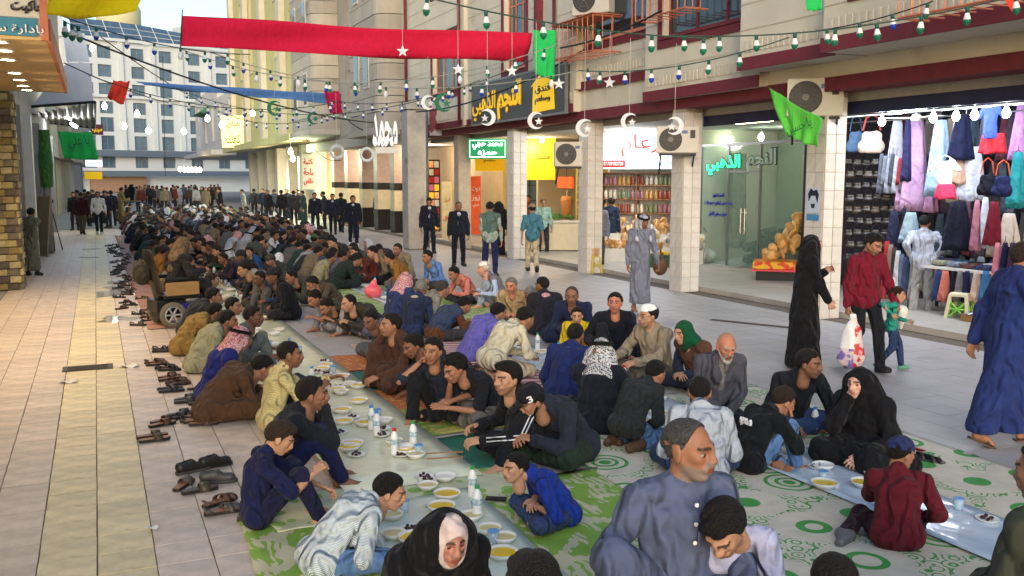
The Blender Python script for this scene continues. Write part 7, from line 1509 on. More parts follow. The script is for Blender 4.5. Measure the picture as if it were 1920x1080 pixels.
# --- nearest people, sitting on the low step at the bottom edge
STEP = .3
FM = PP('man in a slate blue buttoned shirt looking over his shoulder', (1290, 788), 262, 1.04, z0=.4, legs='wide', top=('shirt', (84, 92, 118)), fat=.018, bottom=(tr, (84, 92, 118)), loose=True, lean=-2, curve=8, hyaw=36, hpitch=2, armR=(.1, -.34, .06), armL=(.28, .16, .14), buttons=True, hair=('receding', 'dgrey'), beard=.7, bcol=(120, 114, 108), tone=(150, 104, 78), lod=0)
TM = PP('young man with swept black hair in a lilac grey t shirt, head bowed', (1345, 962), 240, .95, z0=STEP, legs='cross', top=('tee', (176, 176, 204)), bottom=(tr, (70, 70, 80)), lean=14, curve=24, hpitch=46, hyaw=-30, arms='lap', hair=('thick', 'black'), tone=T3_, beard=.4, lod=0)
PP('woman in a black abaya with a cream inner scarf frowning', (842, 962), -92, 1.0, legs='cross', top=('abaya', blkc), wear='hijab', wearmat=blkc, inner=(208, 188, 182), face='f', beard=0, lean=18, curve=16, hpitch=12, hyaw=6, arms='lap', tone=(178, 124, 104), lod=0)
PP('dark haired head of a person at the bottom edge beside the soup bowl', (996, 1038), 80, 1.0, z0=STEP, legs='cross', top=('shirt', (70, 74, 84)), lean=18, curve=24, hpitch=24, arms='lap', hair=('thick', 'black'), tone=T1, lod=1)
PP('dark haired child at the bottom edge on the circle patterned mat', (1560, 1040), 70, .88, z0=STEP, legs='cross', top=('shirt', (60, 64, 80)), lean=16, curve=24, hpitch=22, arms='lap', hair=('short', 'black'), beard=0, tone=T1, lod=1)
PP('person in an olive green hooded jacket cut off by the right edge', (1962, 826), 96, 1.1, z0=STEP, legs='cross', top=('hoodie', (60, 62, 50)), fat=.05, bottom=(tr, (40, 42, 40)), lean=-2, curve=14, arms='lap', hair=('short', 'black'), tone=T1, lod=0)
# --- standing people
def SS(label, px, hd, s=1.0, **k): k.setdefault('feet', 'shoe'); k.setdefault('legs', 'stand'); k.setdefault('lean', 1); k.setdefault('curve', 6); return PP(label, px, hd, s, **k)
SS('standing woman in a black abaya looking up towards the shops', (1502, 461), -32, .97, top=('abaya', blkc), wear='hijab', wearmat=blkc, face='f', beard=0, hyaw=12, hpitch=-10, armR=(.26, -.1, .86), armL=(.24, .1, 1.2), flare=.05, tone=(196, 150, 130), lod=0, foot=(1505, 690))
SS('man in a dark red sweater walking with a plastic bag', (1616, 442), 262, 1.0, legs='walk', top=('shirt', (112, 22, 42)), fat=.02, bottom=(tr, (26, 28, 34)), hpitch=24, hyaw=18, armR='hang', armL=(.12, .34, .82), handR='grip', handL='grip', shoe='black', tone=T1, beard=.5, hair=('thick', 'black'), lod=0, foot=(1615, 694))
SS('little girl in a teal sweatshirt and jeans holding a paper cone', (1681, 558), -40, .60, legs='walk', hscale=1.25, top=('shirt', (40, 150, 132)), bottom=('jeans', jeand), shoe='green', hair=('ponytail', 'brown'), beard=0, armL=(.28, .05, 1.0), armR=(-.05, -.3, 1.18), tone=T3_, lod=0, foot=(1668, 694))
SS('man in a long royal navy robe and sandals walking out of the right edge', (1908, 468), -20, 1.06, legs='walk', top=('robe', (36, 50, 104)), feet='sandal', armR='swing', armL='back', hpitch=10, fat=.02, tone=T1, beard=.5, hair=('short', 'brown'), lod=0, foot=(1880, 832))
SS('shopper in a pale grey sweater with hands on his hips before the clothes', (1738, 394), 52, 1.0, top=('shirt', (168, 176, 196)), fat=.014, bottom=(tr, (150, 150, 154)), loose=True, armL='hips', armR='hips', hyaw=-24, tone=T1, shoe='white', lod=1, foot=(1725, 592))
SS('man in a grey robe with a grey white headcloth carrying a brown bag', (1205, 407), 262, 1.0, top=('robe', (112, 116, 132)), wear='keffiyeh', wearmat=kgrey, armL=(.1, .27, .8), armR='hang', hpitch=12, tone=T2, lod=1, feet='sandal', foot=(1200, 582))
suit = dict(top=('coat', (26, 30, 44)), open=(212, 214, 222), bottom=(tr, (22, 26, 40)))
SS('taller man in a dark suit and tie walking, looking down', (802, 364), 262, 1.03, legs='walk', tie=(60, 60, 70), hpitch=26, hyaw=-10, **suit, tone=T1, lod=1, foot=(805, 476))
SS('man in a navy suit walking beside the taller suited man', (858, 377), 256, 1.0, tie=(24, 26, 36), **suit, hair=('receding', 'black'), tone=T2, lod=1, foot=(860, 499))
SS('suited man with a dark tie, first of the group of three', (592, 356), 250, 1.0, tie=(20, 20, 30), **suit, tone=T1, lod=2, foot=(592, 437))
SS('suited man with a blue tie walking, middle of the group of three', (622, 357), 256, 1.0, legs='walk', tie=(44, 40, 110), **suit, tone=T1, lod=2, foot=(625, 440))
SS('suited man with white shoes walking, last of the group of three', (661, 355), 260, 1.03, legs='walk', tie=(20, 20, 30), shoe='white', **suit, tone=T1, lod=2, foot=(663, 462))
SS('man in a grey green vest with pale sleeves, back turned, by the green sign', (919, 387), 66, 1.04, top=('shirt', (150, 164, 156)), vest=(84, 106, 100), bottom=(tr, (30, 36, 74)), armL='belly', tone=T1, lod=1, foot=(919, 520))
SS('man in a teal shirt and a tan cap walking away in beige trousers', (992, 381), 70, 1.0, legs='walk', top=('tee', (64, 112, 128)), sleeve=.5, bottom=(tr, (178, 164, 136)), wear='cap', wearcol=(150, 132, 112), tone=T1, lod=1, foot=(998, 510))
SS('man with a pale mint shirt facing the street by the food counter', (1010, 374), 250, 1.0, top=('shirt', (150, 186, 176)), bottom=(tr, (44, 50, 62)), tone=T3_, hair=('short', 'dgrey'), lod=1, foot=(1018, 478))
SS('man in a grey hoodie seen from behind at the sweet shop', (1117, 376), 60, 1.03, top=('hoodie', (120, 122, 140)), bottom=(tr, (70, 68, 66)), fat=.01, tone=T1, hair=('buzz', 'grey'), lod=1, foot=(1120, 503))
SS('man in a dark blue robe at the sweet shop turning his head', (1140, 374), 30, 1.05, top=('robe', (36, 50, 72)), hyaw=50, tone=T1, lod=1, foot=(1143, 493))
SS('cook in a brown shirt behind the food counter', (990, 358), 250, 1.02, top=('shirt', (110, 70, 50)), tone=T1, lod=2, foot=(990, 462))
SS('boy in a long grey green robe standing with his back turned by the stone pier', (56, 364), 62, .95, top=('robe', (104, 106, 92)), armL=(-.1, .06, .95), armR=(-.1, -.06, .95), tone=T2, lod=2, foot=(62, 517))
SS('man in a white shirt and dark trousers walking towards the camera on the left', (186, 356), 265, 1.05, legs='walk', top=('shirt', (212, 214, 218)), bottom=(tr, (30, 32, 44)), shoe='white', tone=T1, beard=.6, lod=2, foot=(187, 440))
SS('man in a maroon jacket walking beside the white shirt', (154, 362), 80, 1.03, legs='walk', top=('coat', (60, 26, 34)), bottom=(tr, (80, 76, 66)), tone=T1, lod=2, foot=(155, 440))
SS('man in a tan robe carrying a wide tray', (228, 349), 20, 1.08, top=('robe', (132, 116, 72)), arms='hold', tone=T1, lod=2, foot=(228, 421))
p = AY(245, 378, G(228, 425).y); mb = MB(); mb.lathe([(0, 0), (.42, 0), (.46, .04), (.43, .04), (.4, .015), (0, .015)], (0, 0, 0), 18); o = mb.build('serving_tray', mat('tray_brown', (110, 96, 70), rough=.4)); o.location = p; setp(o, 'round tray held by the man in the tan robe', 'tray')
# --- man in the electric wheelchair
r_, J, rot = person('bearded old man in a brown headcloth and dark jacket sitting in the wheelchair', dict(legs='chair', top=('coat', (42, 40, 44)), bottom=(tr, (46, 46, 50)), wear='keffiyeh', wearmat=cloth((120, 100, 76), 'cloth_brown_wrap', kind='check', rgb2=(90, 74, 56), psize=.03), agal=False, fullbeard='grey', lean=2, curve=12, hpitch=8, armL=(.34, .2, .78), armR=(.34, -.2, .78), feet='shoe', tone=(176, 122, 90)), px=(345, 444), z0=.06, hd=14, s=1.02, lod=1)
WCX, WCY = r_.location.x, r_.location.y
# --- farther rows: a dozen seated figures varied in clothes, copied along the two sheets
PAL = [((46, 46, 50), 'charcoal'), ((30, 34, 52), 'navy'), ((62, 50, 42), 'brown'), ((24, 25, 30), 'black'), ((92, 88, 84), 'grey'), ((70, 74, 66), 'olive'), ((120, 106, 86), 'tan'), ((44, 62, 96), 'blue'), ((150, 148, 146), 'pale grey'), ((96, 44, 36), 'rust'), ((58, 40, 52), 'plum'), ((40, 62, 54), 'dark green'), ((188, 190, 196), 'white'), ((136, 92, 38), 'ochre')]
protos = []
specs = [dict(legs='cross', top=('coat', (46, 46, 50)), lean=14, curve=26, hpitch=16, arms='lap'), dict(legs='upL', top=('jacket', (60, 60, 62)), lean=18, curve=26, hpitch=14, arms='reach'), dict(legs='cross', top=('robe', (120, 110, 90)), lean=22, curve=30, hpitch=24, arms='reach'),
         dict(legs='up', top=('hoodie', (50, 52, 60)), lean=12, curve=30, hpitch=10, arms='knee'), dict(legs='cross', top=('robe', (40, 42, 60)), wear='keffiyeh', wearmat=kgrey, lean=12, curve=22, arms='lap'), dict(legs='cross', top=('shirt', (150, 150, 150)), vest=(60, 60, 66), lean=26, curve=30, hpitch=28, arms='reach'),
         dict(legs='kneel', top=('jacket', (70, 60, 50)), lean=22, curve=30, hpitch=18, arms='lap'), dict(legs='cross', top=('coat', (60, 70, 66)), wear='beanie', wearcol=(40, 40, 46), lean=8, curve=22, hyaw=20, arms='lap'), dict(legs='cross', top=('robe', (90, 84, 80)), wear='keffiyeh', wearmat=kred, agal=False, lean=16, curve=24, arms='reach'), dict(legs='upR', top=('shirt', (80, 80, 90)), lean=4, curve=20, hyaw=-30, armR='face', armL='lap', hair=('curly', 'black'))]
pname = ['coat', 'jacket', 'robe', 'hooded top', 'robe and grey headcloth', 'vest', 'jacket, kneeling', 'coat and knitted cap', 'robe and red headcloth', 'shirt, hand at his face']
for i, sp in enumerate(specs):
    sp['tone'] = (T1, T2, T3_, T4)[i % 4]
    r_, J, rot = person('x', sp, pos=(0, -30 - i, 0), hd=0, lod=2, seed=500 + i); protos.append(r_)
used = set(); MASS = []; g = random.Random(21)
def seat_far(x, y, hd, grp):
    i = g.randrange(10); k = g.randrange(14); sc = g.uniform(.93, 1.08)
    if i not in used: used.add(i); o = protos[i]; o.location = (x, y, 0); o.rotation_euler.z = R(hd)
    elif y > 36: MASS.append((i, x, y, hd, sc, k)); return
    else: o = dup(protos[i], None, (x, y, 0), R(hd))
    o.scale = (sc, sc, sc); rgb, nm = PAL[k]
    side = 'left of first sheet' if x < 2 else ('right of first sheet' if x < 3.2 else ('left of second sheet' if x < 5 else 'right of second sheet'))
    far = 'middle' if y < 34 else 'far'
    lab = 'diner in %s %s, %s, %s rows' % (nm, pname[i], side, far)
    setp(o, lab, 'person', 'diners ' + side + ', ' + nm + ' ' + pname[i])
    for c in o.children:
        n = c.name.split('.')[0]
        if n in ('coat', 'jacket', 'robe', 'hoodie', 'shirt', 'vest') and not (n == 'shirt' and i == 5):
            s_ = c.material_slots[0]; s_.link = 'OBJECT'; s_.material = cloth(rgb)
        elif n == 'shirt': s_ = c.material_slots[0]; s_.link = 'OBJECT'; s_.material = cloth(PAL[(k * 5 + 3) % 14][0])
        elif n == 'trousers': s_ = c.material_slots[0]; s_.link = 'OBJECT'; s_.material = cloth(PAL[(k + 3) % 6][0])
for x0, hd0, ys, ye in ((1.15, 0, 15.6, 62), (2.85, 180, 15.2, 62), (4.25, 0, 19.0, 60), (5.75, 180, 18.4, 58), (3.5, 20, 24, 60), (6.7, 200, 30, 52)):
    y = ys
    while y < ye:
        x = x0 + g.uniform(-.16, .16)
        if all((x - a) ** 2 + (y - b) ** 2 > .52 ** 2 for a, b in NEAR) and (x - WCX) ** 2 + (y - WCY) ** 2 > .8: seat_far(x, y, hd0 + g.uniform(-28, 28), ''); NEAR.append((x, y))
        y += g.uniform(.58, .85) * (1 if y < 40 else 1.5)
# the farthest rows read as one mass: one object, colours carried per point
PROTO = []
for p_ in protos:
    L_ = []
    for c in p_.children:
        me = c.data; n = len(me.vertices); a = np.empty(n * 3); me.vertices.foreach_get('co', a); a = a.reshape(-1, 3); M = np.array(c.matrix_basis); a = a @ M[:3, :3].T + M[:3, 3]
        l = np.empty(len(me.loops), np.int32); me.loops.foreach_get('vertex_index', l); l = l.reshape(-1, 4) if len(l) == 4 * len(me.polygons) else np.array([(*q.vertices, q.vertices[-1])[:4] for q in me.polygons if len(q.vertices) == 4])
        nm = c.name.split('.')[0]; cc = None
        if nm == 'body': cc = np.empty(n * 4, np.float32); me.color_attributes['Col'].data.foreach_get('color', cc); cc = cc.reshape(-1, 4)[:, :3]
        L_.append((nm, a, l, cc))
    PROTO.append(L_)
def crowd():
    V, F, C, o = [], [], [], 0
    for (i, x, y, hd, sc, k) in MASS:
        M = np.array(Matrix.Rotation(R(hd), 3, 'Z')) * sc
        for nm, a, l, cc in PROTO[i]:
            V.append(a @ M.T + np.array((x, y, 0))); F.append(l + o); o += len(a)
            C.append(cc if cc is not None else np.tile(np.array(lin({'hair': (30, 26, 25), 'cap': (40, 40, 46), 'agal': (24, 24, 26), 'headscarf': (206, 196, 198), 'trousers': PAL[(k + 3) % 6][0]}.get(nm, PAL[k][0]))), (len(a), 1)))
    ob = link_mesh('crowd', np.concatenate(V), np.concatenate(F), skin_m, None, True); A = np.concatenate(C); ca = ob.data.color_attributes.new('Col', 'FLOAT_COLOR', 'POINT'); ca.data.foreach_set('color', np.concatenate([A, np.ones((len(A), 1))], 1).ravel().astype(np.float32))
    setp(ob, 'dense mass of seated diners in the farthest rows', 'crowd', None, 'stuff')
crowd()
# standing figures beyond the rows
sprotos = []
for i, sp in enumerate([dict(top=('coat', (40, 42, 48)), bottom=(tr, (40, 40, 46))), dict(legs='walk', top=('jacket', (30, 32, 44)), bottom=(tr, (36, 36, 40))), dict(top=('robe', (90, 86, 80))), dict(top=('abaya', blkc), wear='hijab', wearmat=blkc, face='f', beard=0)]):
    sp.setdefault('legs', 'stand'); sp['feet'] = 'shoe'; sp.update(lean=1, curve=6, tone=(T1, T2, T3_, T1)[i]); r_, J, rot = person('x', sp, pos=(0, -60 - i, 0), hd=0, lod=2, seed=700 + i); sprotos.append(r_)
used2 = set()
sn = ['coat', 'jacket, walking', 'robe', 'abaya']
def stand_far(x, fy, i, k, hd, where, s=1.0):
    w = G(x, fy); o = sprotos[i] if i not in used2 else dup(sprotos[i]); used2.add(i); o.location = (w.x, w.y, 0); o.rotation_euler.z = R(hd); o.scale = (s,) * 3; rgb, nm = PAL[k]
    setp(o, 'person standing in a %s %s %s' % (nm if i < 3 else 'black', sn[i], where), 'person', 'standing people ' + where)
    if i < 3:
        for c in o.children:
            if c.name.split('.')[0] in ('coat', 'jacket', 'robe'): s_ = c.material_slots[0]; s_.link = 'OBJECT'; s_.material = cloth(rgb)
g = random.Random(77)
for x, fy, i, k in ((505, 418, 0, 3), (517, 412, 1, 1), (530, 420, 0, 3), (541, 414, 2, 1), (552, 421, 1, 0), (562, 413, 0, 1), (571, 424, 2, 11), (415, 408, 2, 3), (478, 409, 1, 0), (458, 416, 2, 8), (610, 430, 0, 0), (495, 410, 0, 1), (640, 436, 1, 3)): stand_far(x, fy, i, k, g.uniform(60, 260), 'behind the rows by the yellow lit house')
for x, fy, i, k in ((142, 432, 0, 3), (168, 425, 1, 2), (205, 428, 0, 1), (150, 420, 0, 4), (178, 418, 2, 5), (198, 420, 1, 10), (212, 424, 0, 3), (160, 415, 2, 2)): stand_far(x, fy, i, k, g.uniform(40, 260), 'among the walkers at the far left')
for q in range(34): stand_far(236 + q * 5.4 + g.uniform(-3, 3), g.uniform(378, 402), g.choice((0, 1, 2, 0, 1, 3)), g.randrange(12), g.uniform(40, 270), 'in the crowd at the far end')
stand_far(668, 446, 0, 9, 80, 'beside the suited men, a child', .66)
stand_far(712, 428, 0, 5, 90, 'between the arcade columns'); stand_far(935, 478, 3, 3, 60, 'beside the orange banner', .95)
# ================================================================== low step under the nearest people (below the frame)
mb = MB(); mb.prism([(-.7, 1.2), (3.4, 1.2), (3.4, 4.4), (.2, 4.4), (.2, 3.3), (-.7, 3.3)], 2, -.02, .295); o = mb.build('step', mat('step_stone', (160, 154, 146), noise=.1)); setp(o, kind='structure'); o.rotation_euler.z = -YAW
for q, z, l in ((FM, .4, 'flat brown cushion under the man in slate blue'),):
    V, F = sdf_mesh([('f', (-.12, 0, z - .36), (.2, 0, z - .36), .3, .3, (0, 0, 1), .6 / (z - .3) * .5)], .03, k=.03, fold=(.01, .1)); V[:, 2] = np.clip(V[:, 2], 0, z - .3); o = link_mesh('floor_cushion', V, F, cloth((96, 70, 52)), None, True); o.location = q[0].location; o.location.z = .296; o.rotation_euler.z = q[0].rotation_euler.z; setp(o, l, 'cushion')
# ================================================================== mats and plastic sheets
def mat_on(name, label, corners, m, z, cat='mat', nu=44, nv=36, wv=.009, seed=1):
    C = [G(*c) if len(c) == 2 else Vector((c[0], c[1], 0)) for c in corners]; gq = random.Random(seed); a, b = gq.uniform(0, 6), gq.uniform(0, 6)
    def f(u, w): p = C[0].lerp(C[1], u).lerp(C[3].lerp(C[2], u), w); return (p.x + .02 * math.sin(9 * w + a), p.y + .02 * math.sin(8 * u + b), z + wv * (.6 * math.sin(11 * u + 5 * w + a) * math.sin(7 * w + b) + .5 * abs(math.sin(17 * u - 9 * w + b)) ** 4) + wv)
    v, fc = sheet(f, nu, nv); o = link_mesh(name, v, fc, m, None, True); s_ = o.modifiers.new('thickness', 'SOLIDIFY'); s_.thickness = .003; return setp(o, label, cat)
def rug_mat(name, base, ink, style, sc=1.0):
    m = bpy.data.materials.new(name); m.use_nodes = True; nt = m.node_tree; N = nt.nodes; L = nt.links; b = N['Principled BSDF']; b.inputs['Roughness'].default_value = .75; b.inputs['Specular IOR Level'].default_value = .25
    tc = N.new('ShaderNodeTexCoord'); mx = N.new('ShaderNodeMix'); mx.data_type = 'RGBA'; mx.inputs[6].default_value = (*lin(base), 1); mx.inputs[7].default_value = (*lin(ink), 1)
    def math_(op, a, b_=None):
        n = N.new('ShaderNodeMath'); n.operation = op
        for i, q in enumerate((a, b_)):
            if q is None: continue
            if isinstance(q, (int, float)): n.inputs[i].default_value = q
            else: L.new(q, n.inputs[i])
        return n.outputs[0]
    if style == 'circles':     # printed rings and leaves on pale weave
        vo = N.new('ShaderNodeTexVoronoi'); vo.inputs['Scale'].default_value = 1.75 * sc; vo.inputs['Randomness'].default_value = .45; L.new(tc.outputs['Object'], vo.inputs['Vector'])
        d = vo.outputs['Distance']; rings = math_('GREATER_THAN', math_('SINE', math_('MULTIPLY', d, 46)), .35); inside = math_('LESS_THAN', d, .40)
        core = math_('LESS_THAN', d, .09); pat = math_('MULTIPLY', rings, inside)
        v2 = N.new('ShaderNodeTexVoronoi'); v2.inputs['Scale'].default_value = 9 * sc; L.new(tc.outputs['Object'], v2.inputs['Vector']); leaf = math_('MULTIPLY', math_('GREATER_THAN', math_('SINE', math_('MULTIPLY', v2.outputs['Distance'], 22)), .55), math_('GREATER_THAN', d, .56))
        fac = math_('MAXIMUM', math_('MAXIMUM', pat, core), leaf)
    elif style == 'leaves':
        n1 = N.new('ShaderNodeTexNoise'); n1.inputs['Scale'].default_value = 2.3 * sc; n1.inputs['Detail'].default_value = 1; n1.inputs['Distortion'].default_value = 2.2; L.new(tc.outputs['Object'], n1.inputs['Vector'])
        wv = N.new('ShaderNodeTexWave'); wv.inputs['Scale'].default_value = 5 * sc; wv.inputs['Distortion'].default_value = 7; wv.inputs['Detail'].default_value = 1; L.new(tc.outputs['Object'], wv.inputs['Vector'])
        fac = math_('MAXIMUM', math_('GREATER_THAN', n1.outputs[0], .53), math_('MULTIPLY', math_('GREATER_THAN', wv.outputs['Fac'], .62), math_('GREATER_THAN', n1.outputs[0], .42)))
    elif style == 'stripes':
        sp_ = N.new('ShaderNodeSeparateXYZ'); L.new(tc.outputs['Object'], sp_.inputs[0]); fac = math_('GREATER_THAN', math_('SINE', math_('MULTIPLY', math_('ADD', sp_.outputs[1], math_('MULTIPLY', sp_.outputs[0], .3)), 38 * sc)), .15)
    else:
        vo = N.new('ShaderNodeTexVoronoi'); vo.inputs['Scale'].default_value = 6 * sc; L.new(tc.outputs['Object'], vo.inputs['Vector']); fac = math_('LESS_THAN', vo.outputs['Distance'], .33)
    L.new(fac, mx.inputs[0]); nz = N.new('ShaderNodeTexNoise'); nz.inputs['Scale'].default_value = 7; nz.inputs['Detail'].default_value = 5; L.new(tc.outputs['Object'], nz.inputs['Vector'])
    mr = N.new('ShaderNodeMapRange'); mr.inputs[3].default_value = .75; mr.inputs[4].default_value = 1.2; L.new(nz.outputs[0], mr.inputs[0]); vm = N.new('ShaderNodeVectorMath'); vm.operation = 'SCALE'; L.new(mx.outputs[2], vm.inputs[0]); L.new(mr.outputs[0], vm.inputs['Scale']); L.new(vm.outputs[0], b.inputs['Base Color'])
    wn_ = N.new('ShaderNodeTexNoise'); wn_.inputs['Scale'].default_value = 4; L.new(tc.outputs['Object'], wn_.inputs['Vector']); bp = N.new('ShaderNodeBump'); bp.inputs['Strength'].default_value = .5; bp.inputs['Distance'].default_value = .03; L.new(wn_.outputs[0], bp.inputs['Height']); L.new(bp.outputs[0], b.inputs['Normal'])
    return m
gleaf = rug_mat('mat_green_leaf', (188, 186, 156), (128, 166, 72), 'leaves'); gcir = rug_mat('mat_green_circle', (204, 196, 178), (72, 150, 74), 'circles', 1.0); pstr = rug_mat('mat_pink_stripe', (206, 184, 172), (150, 88, 112), 'stripes'); dgr = rug_mat('mat_dark_green', (40, 98, 84), (52, 116, 96), 'dots'); obr = rug_mat('mat_orange_brown', (176, 104, 66), (196, 150, 80), 'dots', 2.2); ygr = rug_mat('mat_yellow_green', (176, 164, 96), (112, 140, 60), 'leaves', 2)
W4 = lambda *c: [Vector((x, y, 0)) for x, y in c]
def mat_w(name, label, c, m, z, **k):
    C = [(x, y, 0) for x, y in c]; return mat_on(name, label, C, m, z, **k)
mat_w('floor_mat', 'lime green leaf patterned mat under the nearest bowls', [(.75, 3.2), (3.85, 3.2), (3.85, 6.3), (.75, 6.3)], gleaf, .004, seed=2)
mat_w('floor_mat', 'pale mat printed with green circles under the second sheet', [(3.45, 2.6), (6.55, 2.6), (6.55, 8.2), (3.45, 8.2)], gcir, .009, seed=3, nu=40, nv=50)
mat_w('floor_mat', 'pale green dotted runner at the end of the first plastic sheet', [(.95, 5.9), (3.1, 5.9), (3.1, 6.6), (.95, 6.6)], rug_mat('mat_green_dot', (196, 200, 168), (140, 176, 96), 'dots', .9), .012, seed=4)
mat_w('floor_mat', 'pink and cream striped rug between the two rows of backs', [(3.1, 8.2), (4.9, 8.2), (4.9, 12.5), (3.1, 12.5)], pstr, .006, seed=5)
for k, (y, m, l) in enumerate(((6.6, dgr, 'dark green mat under the bare feet of the man covering his eyes'), (7.7, ygr, 'yellow patterned mat under the man with the phone'), (8.6, obr, 'orange brown patterned mat under the brown robe'), (9.6, dgr, 'dark green mat under the man in grey'), (10.7, obr, 'orange mat farther along the first sheet'))):
    mat_w('floor_mat', l, [(2.25, y), (3.4, y), (3.4, y + 1.0), (2.25, y + 1.0)], m, .005, seed=10 + k, nu=10, nv=10)
mat_w('floor_mat', 'green mat under the middle rows of the second sheet', [(3.6, 12.7), (6.4, 12.7), (6.4, 21), (3.6, 21)], gleaf, .005, seed=20); mat_w('floor_mat', 'reddish runner along the backs of the far left row', [(.6, 15), (1.6, 15), (1.6, 40), (.6, 40)], rug_mat('mat_red', (170, 130, 118), (150, 110, 100), 'dots'), .004, seed=21, nu=8, nv=60)
film = mat('plastic_film', (232, 234, 206), rough=.16, noise=.1, nscale=1.5, spec=.6, alpha=.9, bump=.7, bscale=3.5); filmb = mat('plastic_film_blue', (210, 224, 236), rough=.14, noise=.12, nscale=2, spec=.6, alpha=.85, bump=.7, bscale=3.5, stain=((120, 170, 210), 3.0, .58)); filmg = mat('plastic_film_mint', (222, 236, 222), rough=.14, noise=.1, nscale=2, spec=.6, alpha=.85, bump=.7, bscale=3.5, stain=((60, 130, 190), 7.0, .68))
mat_w('plastic_sheet', 'long cloudy plastic eating sheet running up the first row', [(1.55, 6.45), (2.62, 6.45), (2.75, 62), (1.7, 62)], film, .02, cat='sheet', nu=8, nv=160, seed=30)
mat_w('plastic_sheet', 'mint plastic sheet with blue print under the nearest bowls', [(1.5, 3.0), (2.4, 3.0), (2.4, 6.2), (1.45, 6.2)], filmg, .021, cat='sheet', nu=12, nv=40, seed=31)
mat_w('plastic_sheet', 'bluish plastic eating sheet along the second row', [(4.75, 3.2), (5.45, 3.2), (5.25, 12.5), (4.65, 12.5)], filmb, .024, cat='sheet', nu=10, nv=80, seed=32); mat_w('plastic_sheet', 'farther bluish plastic sheet along the second row', [(4.7, 12.6), (5.3, 12.6), (5.4, 58), (4.75, 58)], filmb, .016, cat='sheet', nu=8, nv=120, seed=33)
# ================================================================== bowls, plates, bottles
china = mat('bowl_white', (226, 224, 218), rough=.3, noise=.04, spec=.5); soup = mat('soup_yellow', (226, 186, 22), rough=.25, noise=.08, nscale=20); dal = mat('soup_pale', (206, 190, 130), rough=.3, noise=.1); date = mat('date_brown', (58, 28, 26), rough=.35, noise=.2); wcup = mat('cup_water', (190, 214, 230), rough=.1, noise=0, alpha=.55, spec=.7); lidb = mat('lid_blue', (90, 150, 210), rough=.4, noise=.1)
def proto_bowl(fill, name, r_=.085, h=.05):
    o = empty(name); mb = MB(); mb.lathe([(0, .0), (r_ * .55, 0), (r_ * .9, h * .6), (r_, h), (r_ * .95, h), (r_ * .84, h * .6), (r_ * .5, .008), (0, .008)], (0, 0, 0), 16); mb.build('bowl', china, o, True)
    if fill is not None: mb = MB(); mb.lathe([(r_ * .88, h * .72), (0, h * .74)], (0, 0, 0), 16); mb.build('food', fill, o)
    return o
def proto_dates():
    o = proto_bowl(None, 'date_plate', .075, .022); g = random.Random(2)
    for k in range(6): a = k * 1.05; q = MB(); q.lathe([(0, -.018), (.01, -.01), (.011, .006), (0, .018)], (0, 0, 0), 6, 0); q = q.build('date', date, o, True); q.location = (.03 * math.cos(a), .03 * math.sin(a), .022 + .008 * (k % 2)); q.rotation_euler.z = g.uniform(0, 6)
    return o
def proto_cup():
    o = empty('water_cup'); mb = MB(); mb.lathe([(0, 0), (.028, 0), (.036, .085)], (0, 0, 0), 12); mb.build('cup', wcup, o, True); mb = MB(); mb.lathe([(.038, .085), (.038, .09), (0, .092)], (0, 0, 0), 12); mb.build('lid', lidb, o); return o
def proto_bottle(cap):
    o = empty('bottle'); mb = MB(); mb.lathe([(0, 0), (.032, 0), (.034, .02), (.033, .06), (.03, .075), (.033, .09), (.034, .15), (.026, .18), (.014, .2), (.014, .212)], (0, 0, 0), 14); mb.build('bottle_body', mat('bottle_milk', (230, 230, 226), rough=.35, noise=.03), o, True)
    mb = MB(); mb.lathe([(.017, .205), (.017, .228), (0, .23)], (0, 0, 0), 12); mb.build('cap', cap, o); mb = MB(); mb.lathe([(.0345, .095), (.0345, .14)], (0, 0, 0), 14); mb.build('wrapper', mat('bottle_label', (206, 216, 214), noise=.1, kind='blotch', rgb2=(150, 180, 190), psize=.03), o); return o
capc = {'green': mat('cap_green', (40, 160, 80), rough=.4), 'red': mat('cap_red', (200, 40, 44), rough=.4), 'blue': mat('cap_blue', (60, 140, 210), rough=.4)}
PRO = {'soup': proto_bowl(soup, 'soup_bowl', .1), 'dal': proto_bowl(dal, 'lentil_bowl', .08), 'dates': proto_dates(), 'cup': proto_cup(), 'bg': proto_bottle(capc['green']), 'br': proto_bottle(capc['red']), 'bb': proto_bottle(capc['blue']), 'rice': proto_bowl(china, 'rice_bowl', .085)}
PL = {'soup': ('white bowl of yellow soup', 'bowl'), 'dal': ('small white bowl of pale lentils', 'bowl'), 'dates': ('small plate of dark dates', 'plate'), 'cup': ('clear cup with a blue lid', 'cup'), 'bg': ('white yoghurt bottle with a green cap', 'bottle'), 'br': ('white yoghurt bottle with a red cap', 'bottle'), 'bb': ('white yoghurt bottle with a blue cap', 'bottle'), 'rice': ('white bowl of rice', 'bowl')}
first = set()
def serve(kind, x, y, where, grp, z=.03):
    o = PRO[kind] if kind not in first else dup(PRO[kind]); first.add(kind); o.location = (x, y, z); o.rotation_euler.z = random.uniform(0, 6); setp(o, PL[kind][0] + ' ' + where, PL[kind][1], grp + ', ' + kind)
near_food = [('dates', 802, 907), ('rice', 835, 905), ('dal', 802, 922), ('soup', 838, 938), ('bg', 886, 935), ('bg', 895, 975), ('dal', 735, 978), ('dates', 770, 1000), ('dal', 738, 1015), ('soup', 775, 1022), ('cup', 758, 965), ('soup', 828, 962), ('dal', 884, 980), ('cup', 893, 968), ('dal', 918, 1005), ('dates', 900, 1030), ('cup', 925, 1025), ('dal', 945, 1022), ('soup', 942, 1052), ('dates', 795, 900)]
for k, x, y in near_food: p = G(x, y + 4); serve(k, p.x, p.y, 'on the mint sheet by the boy in blue', 'food on the mint sheet')
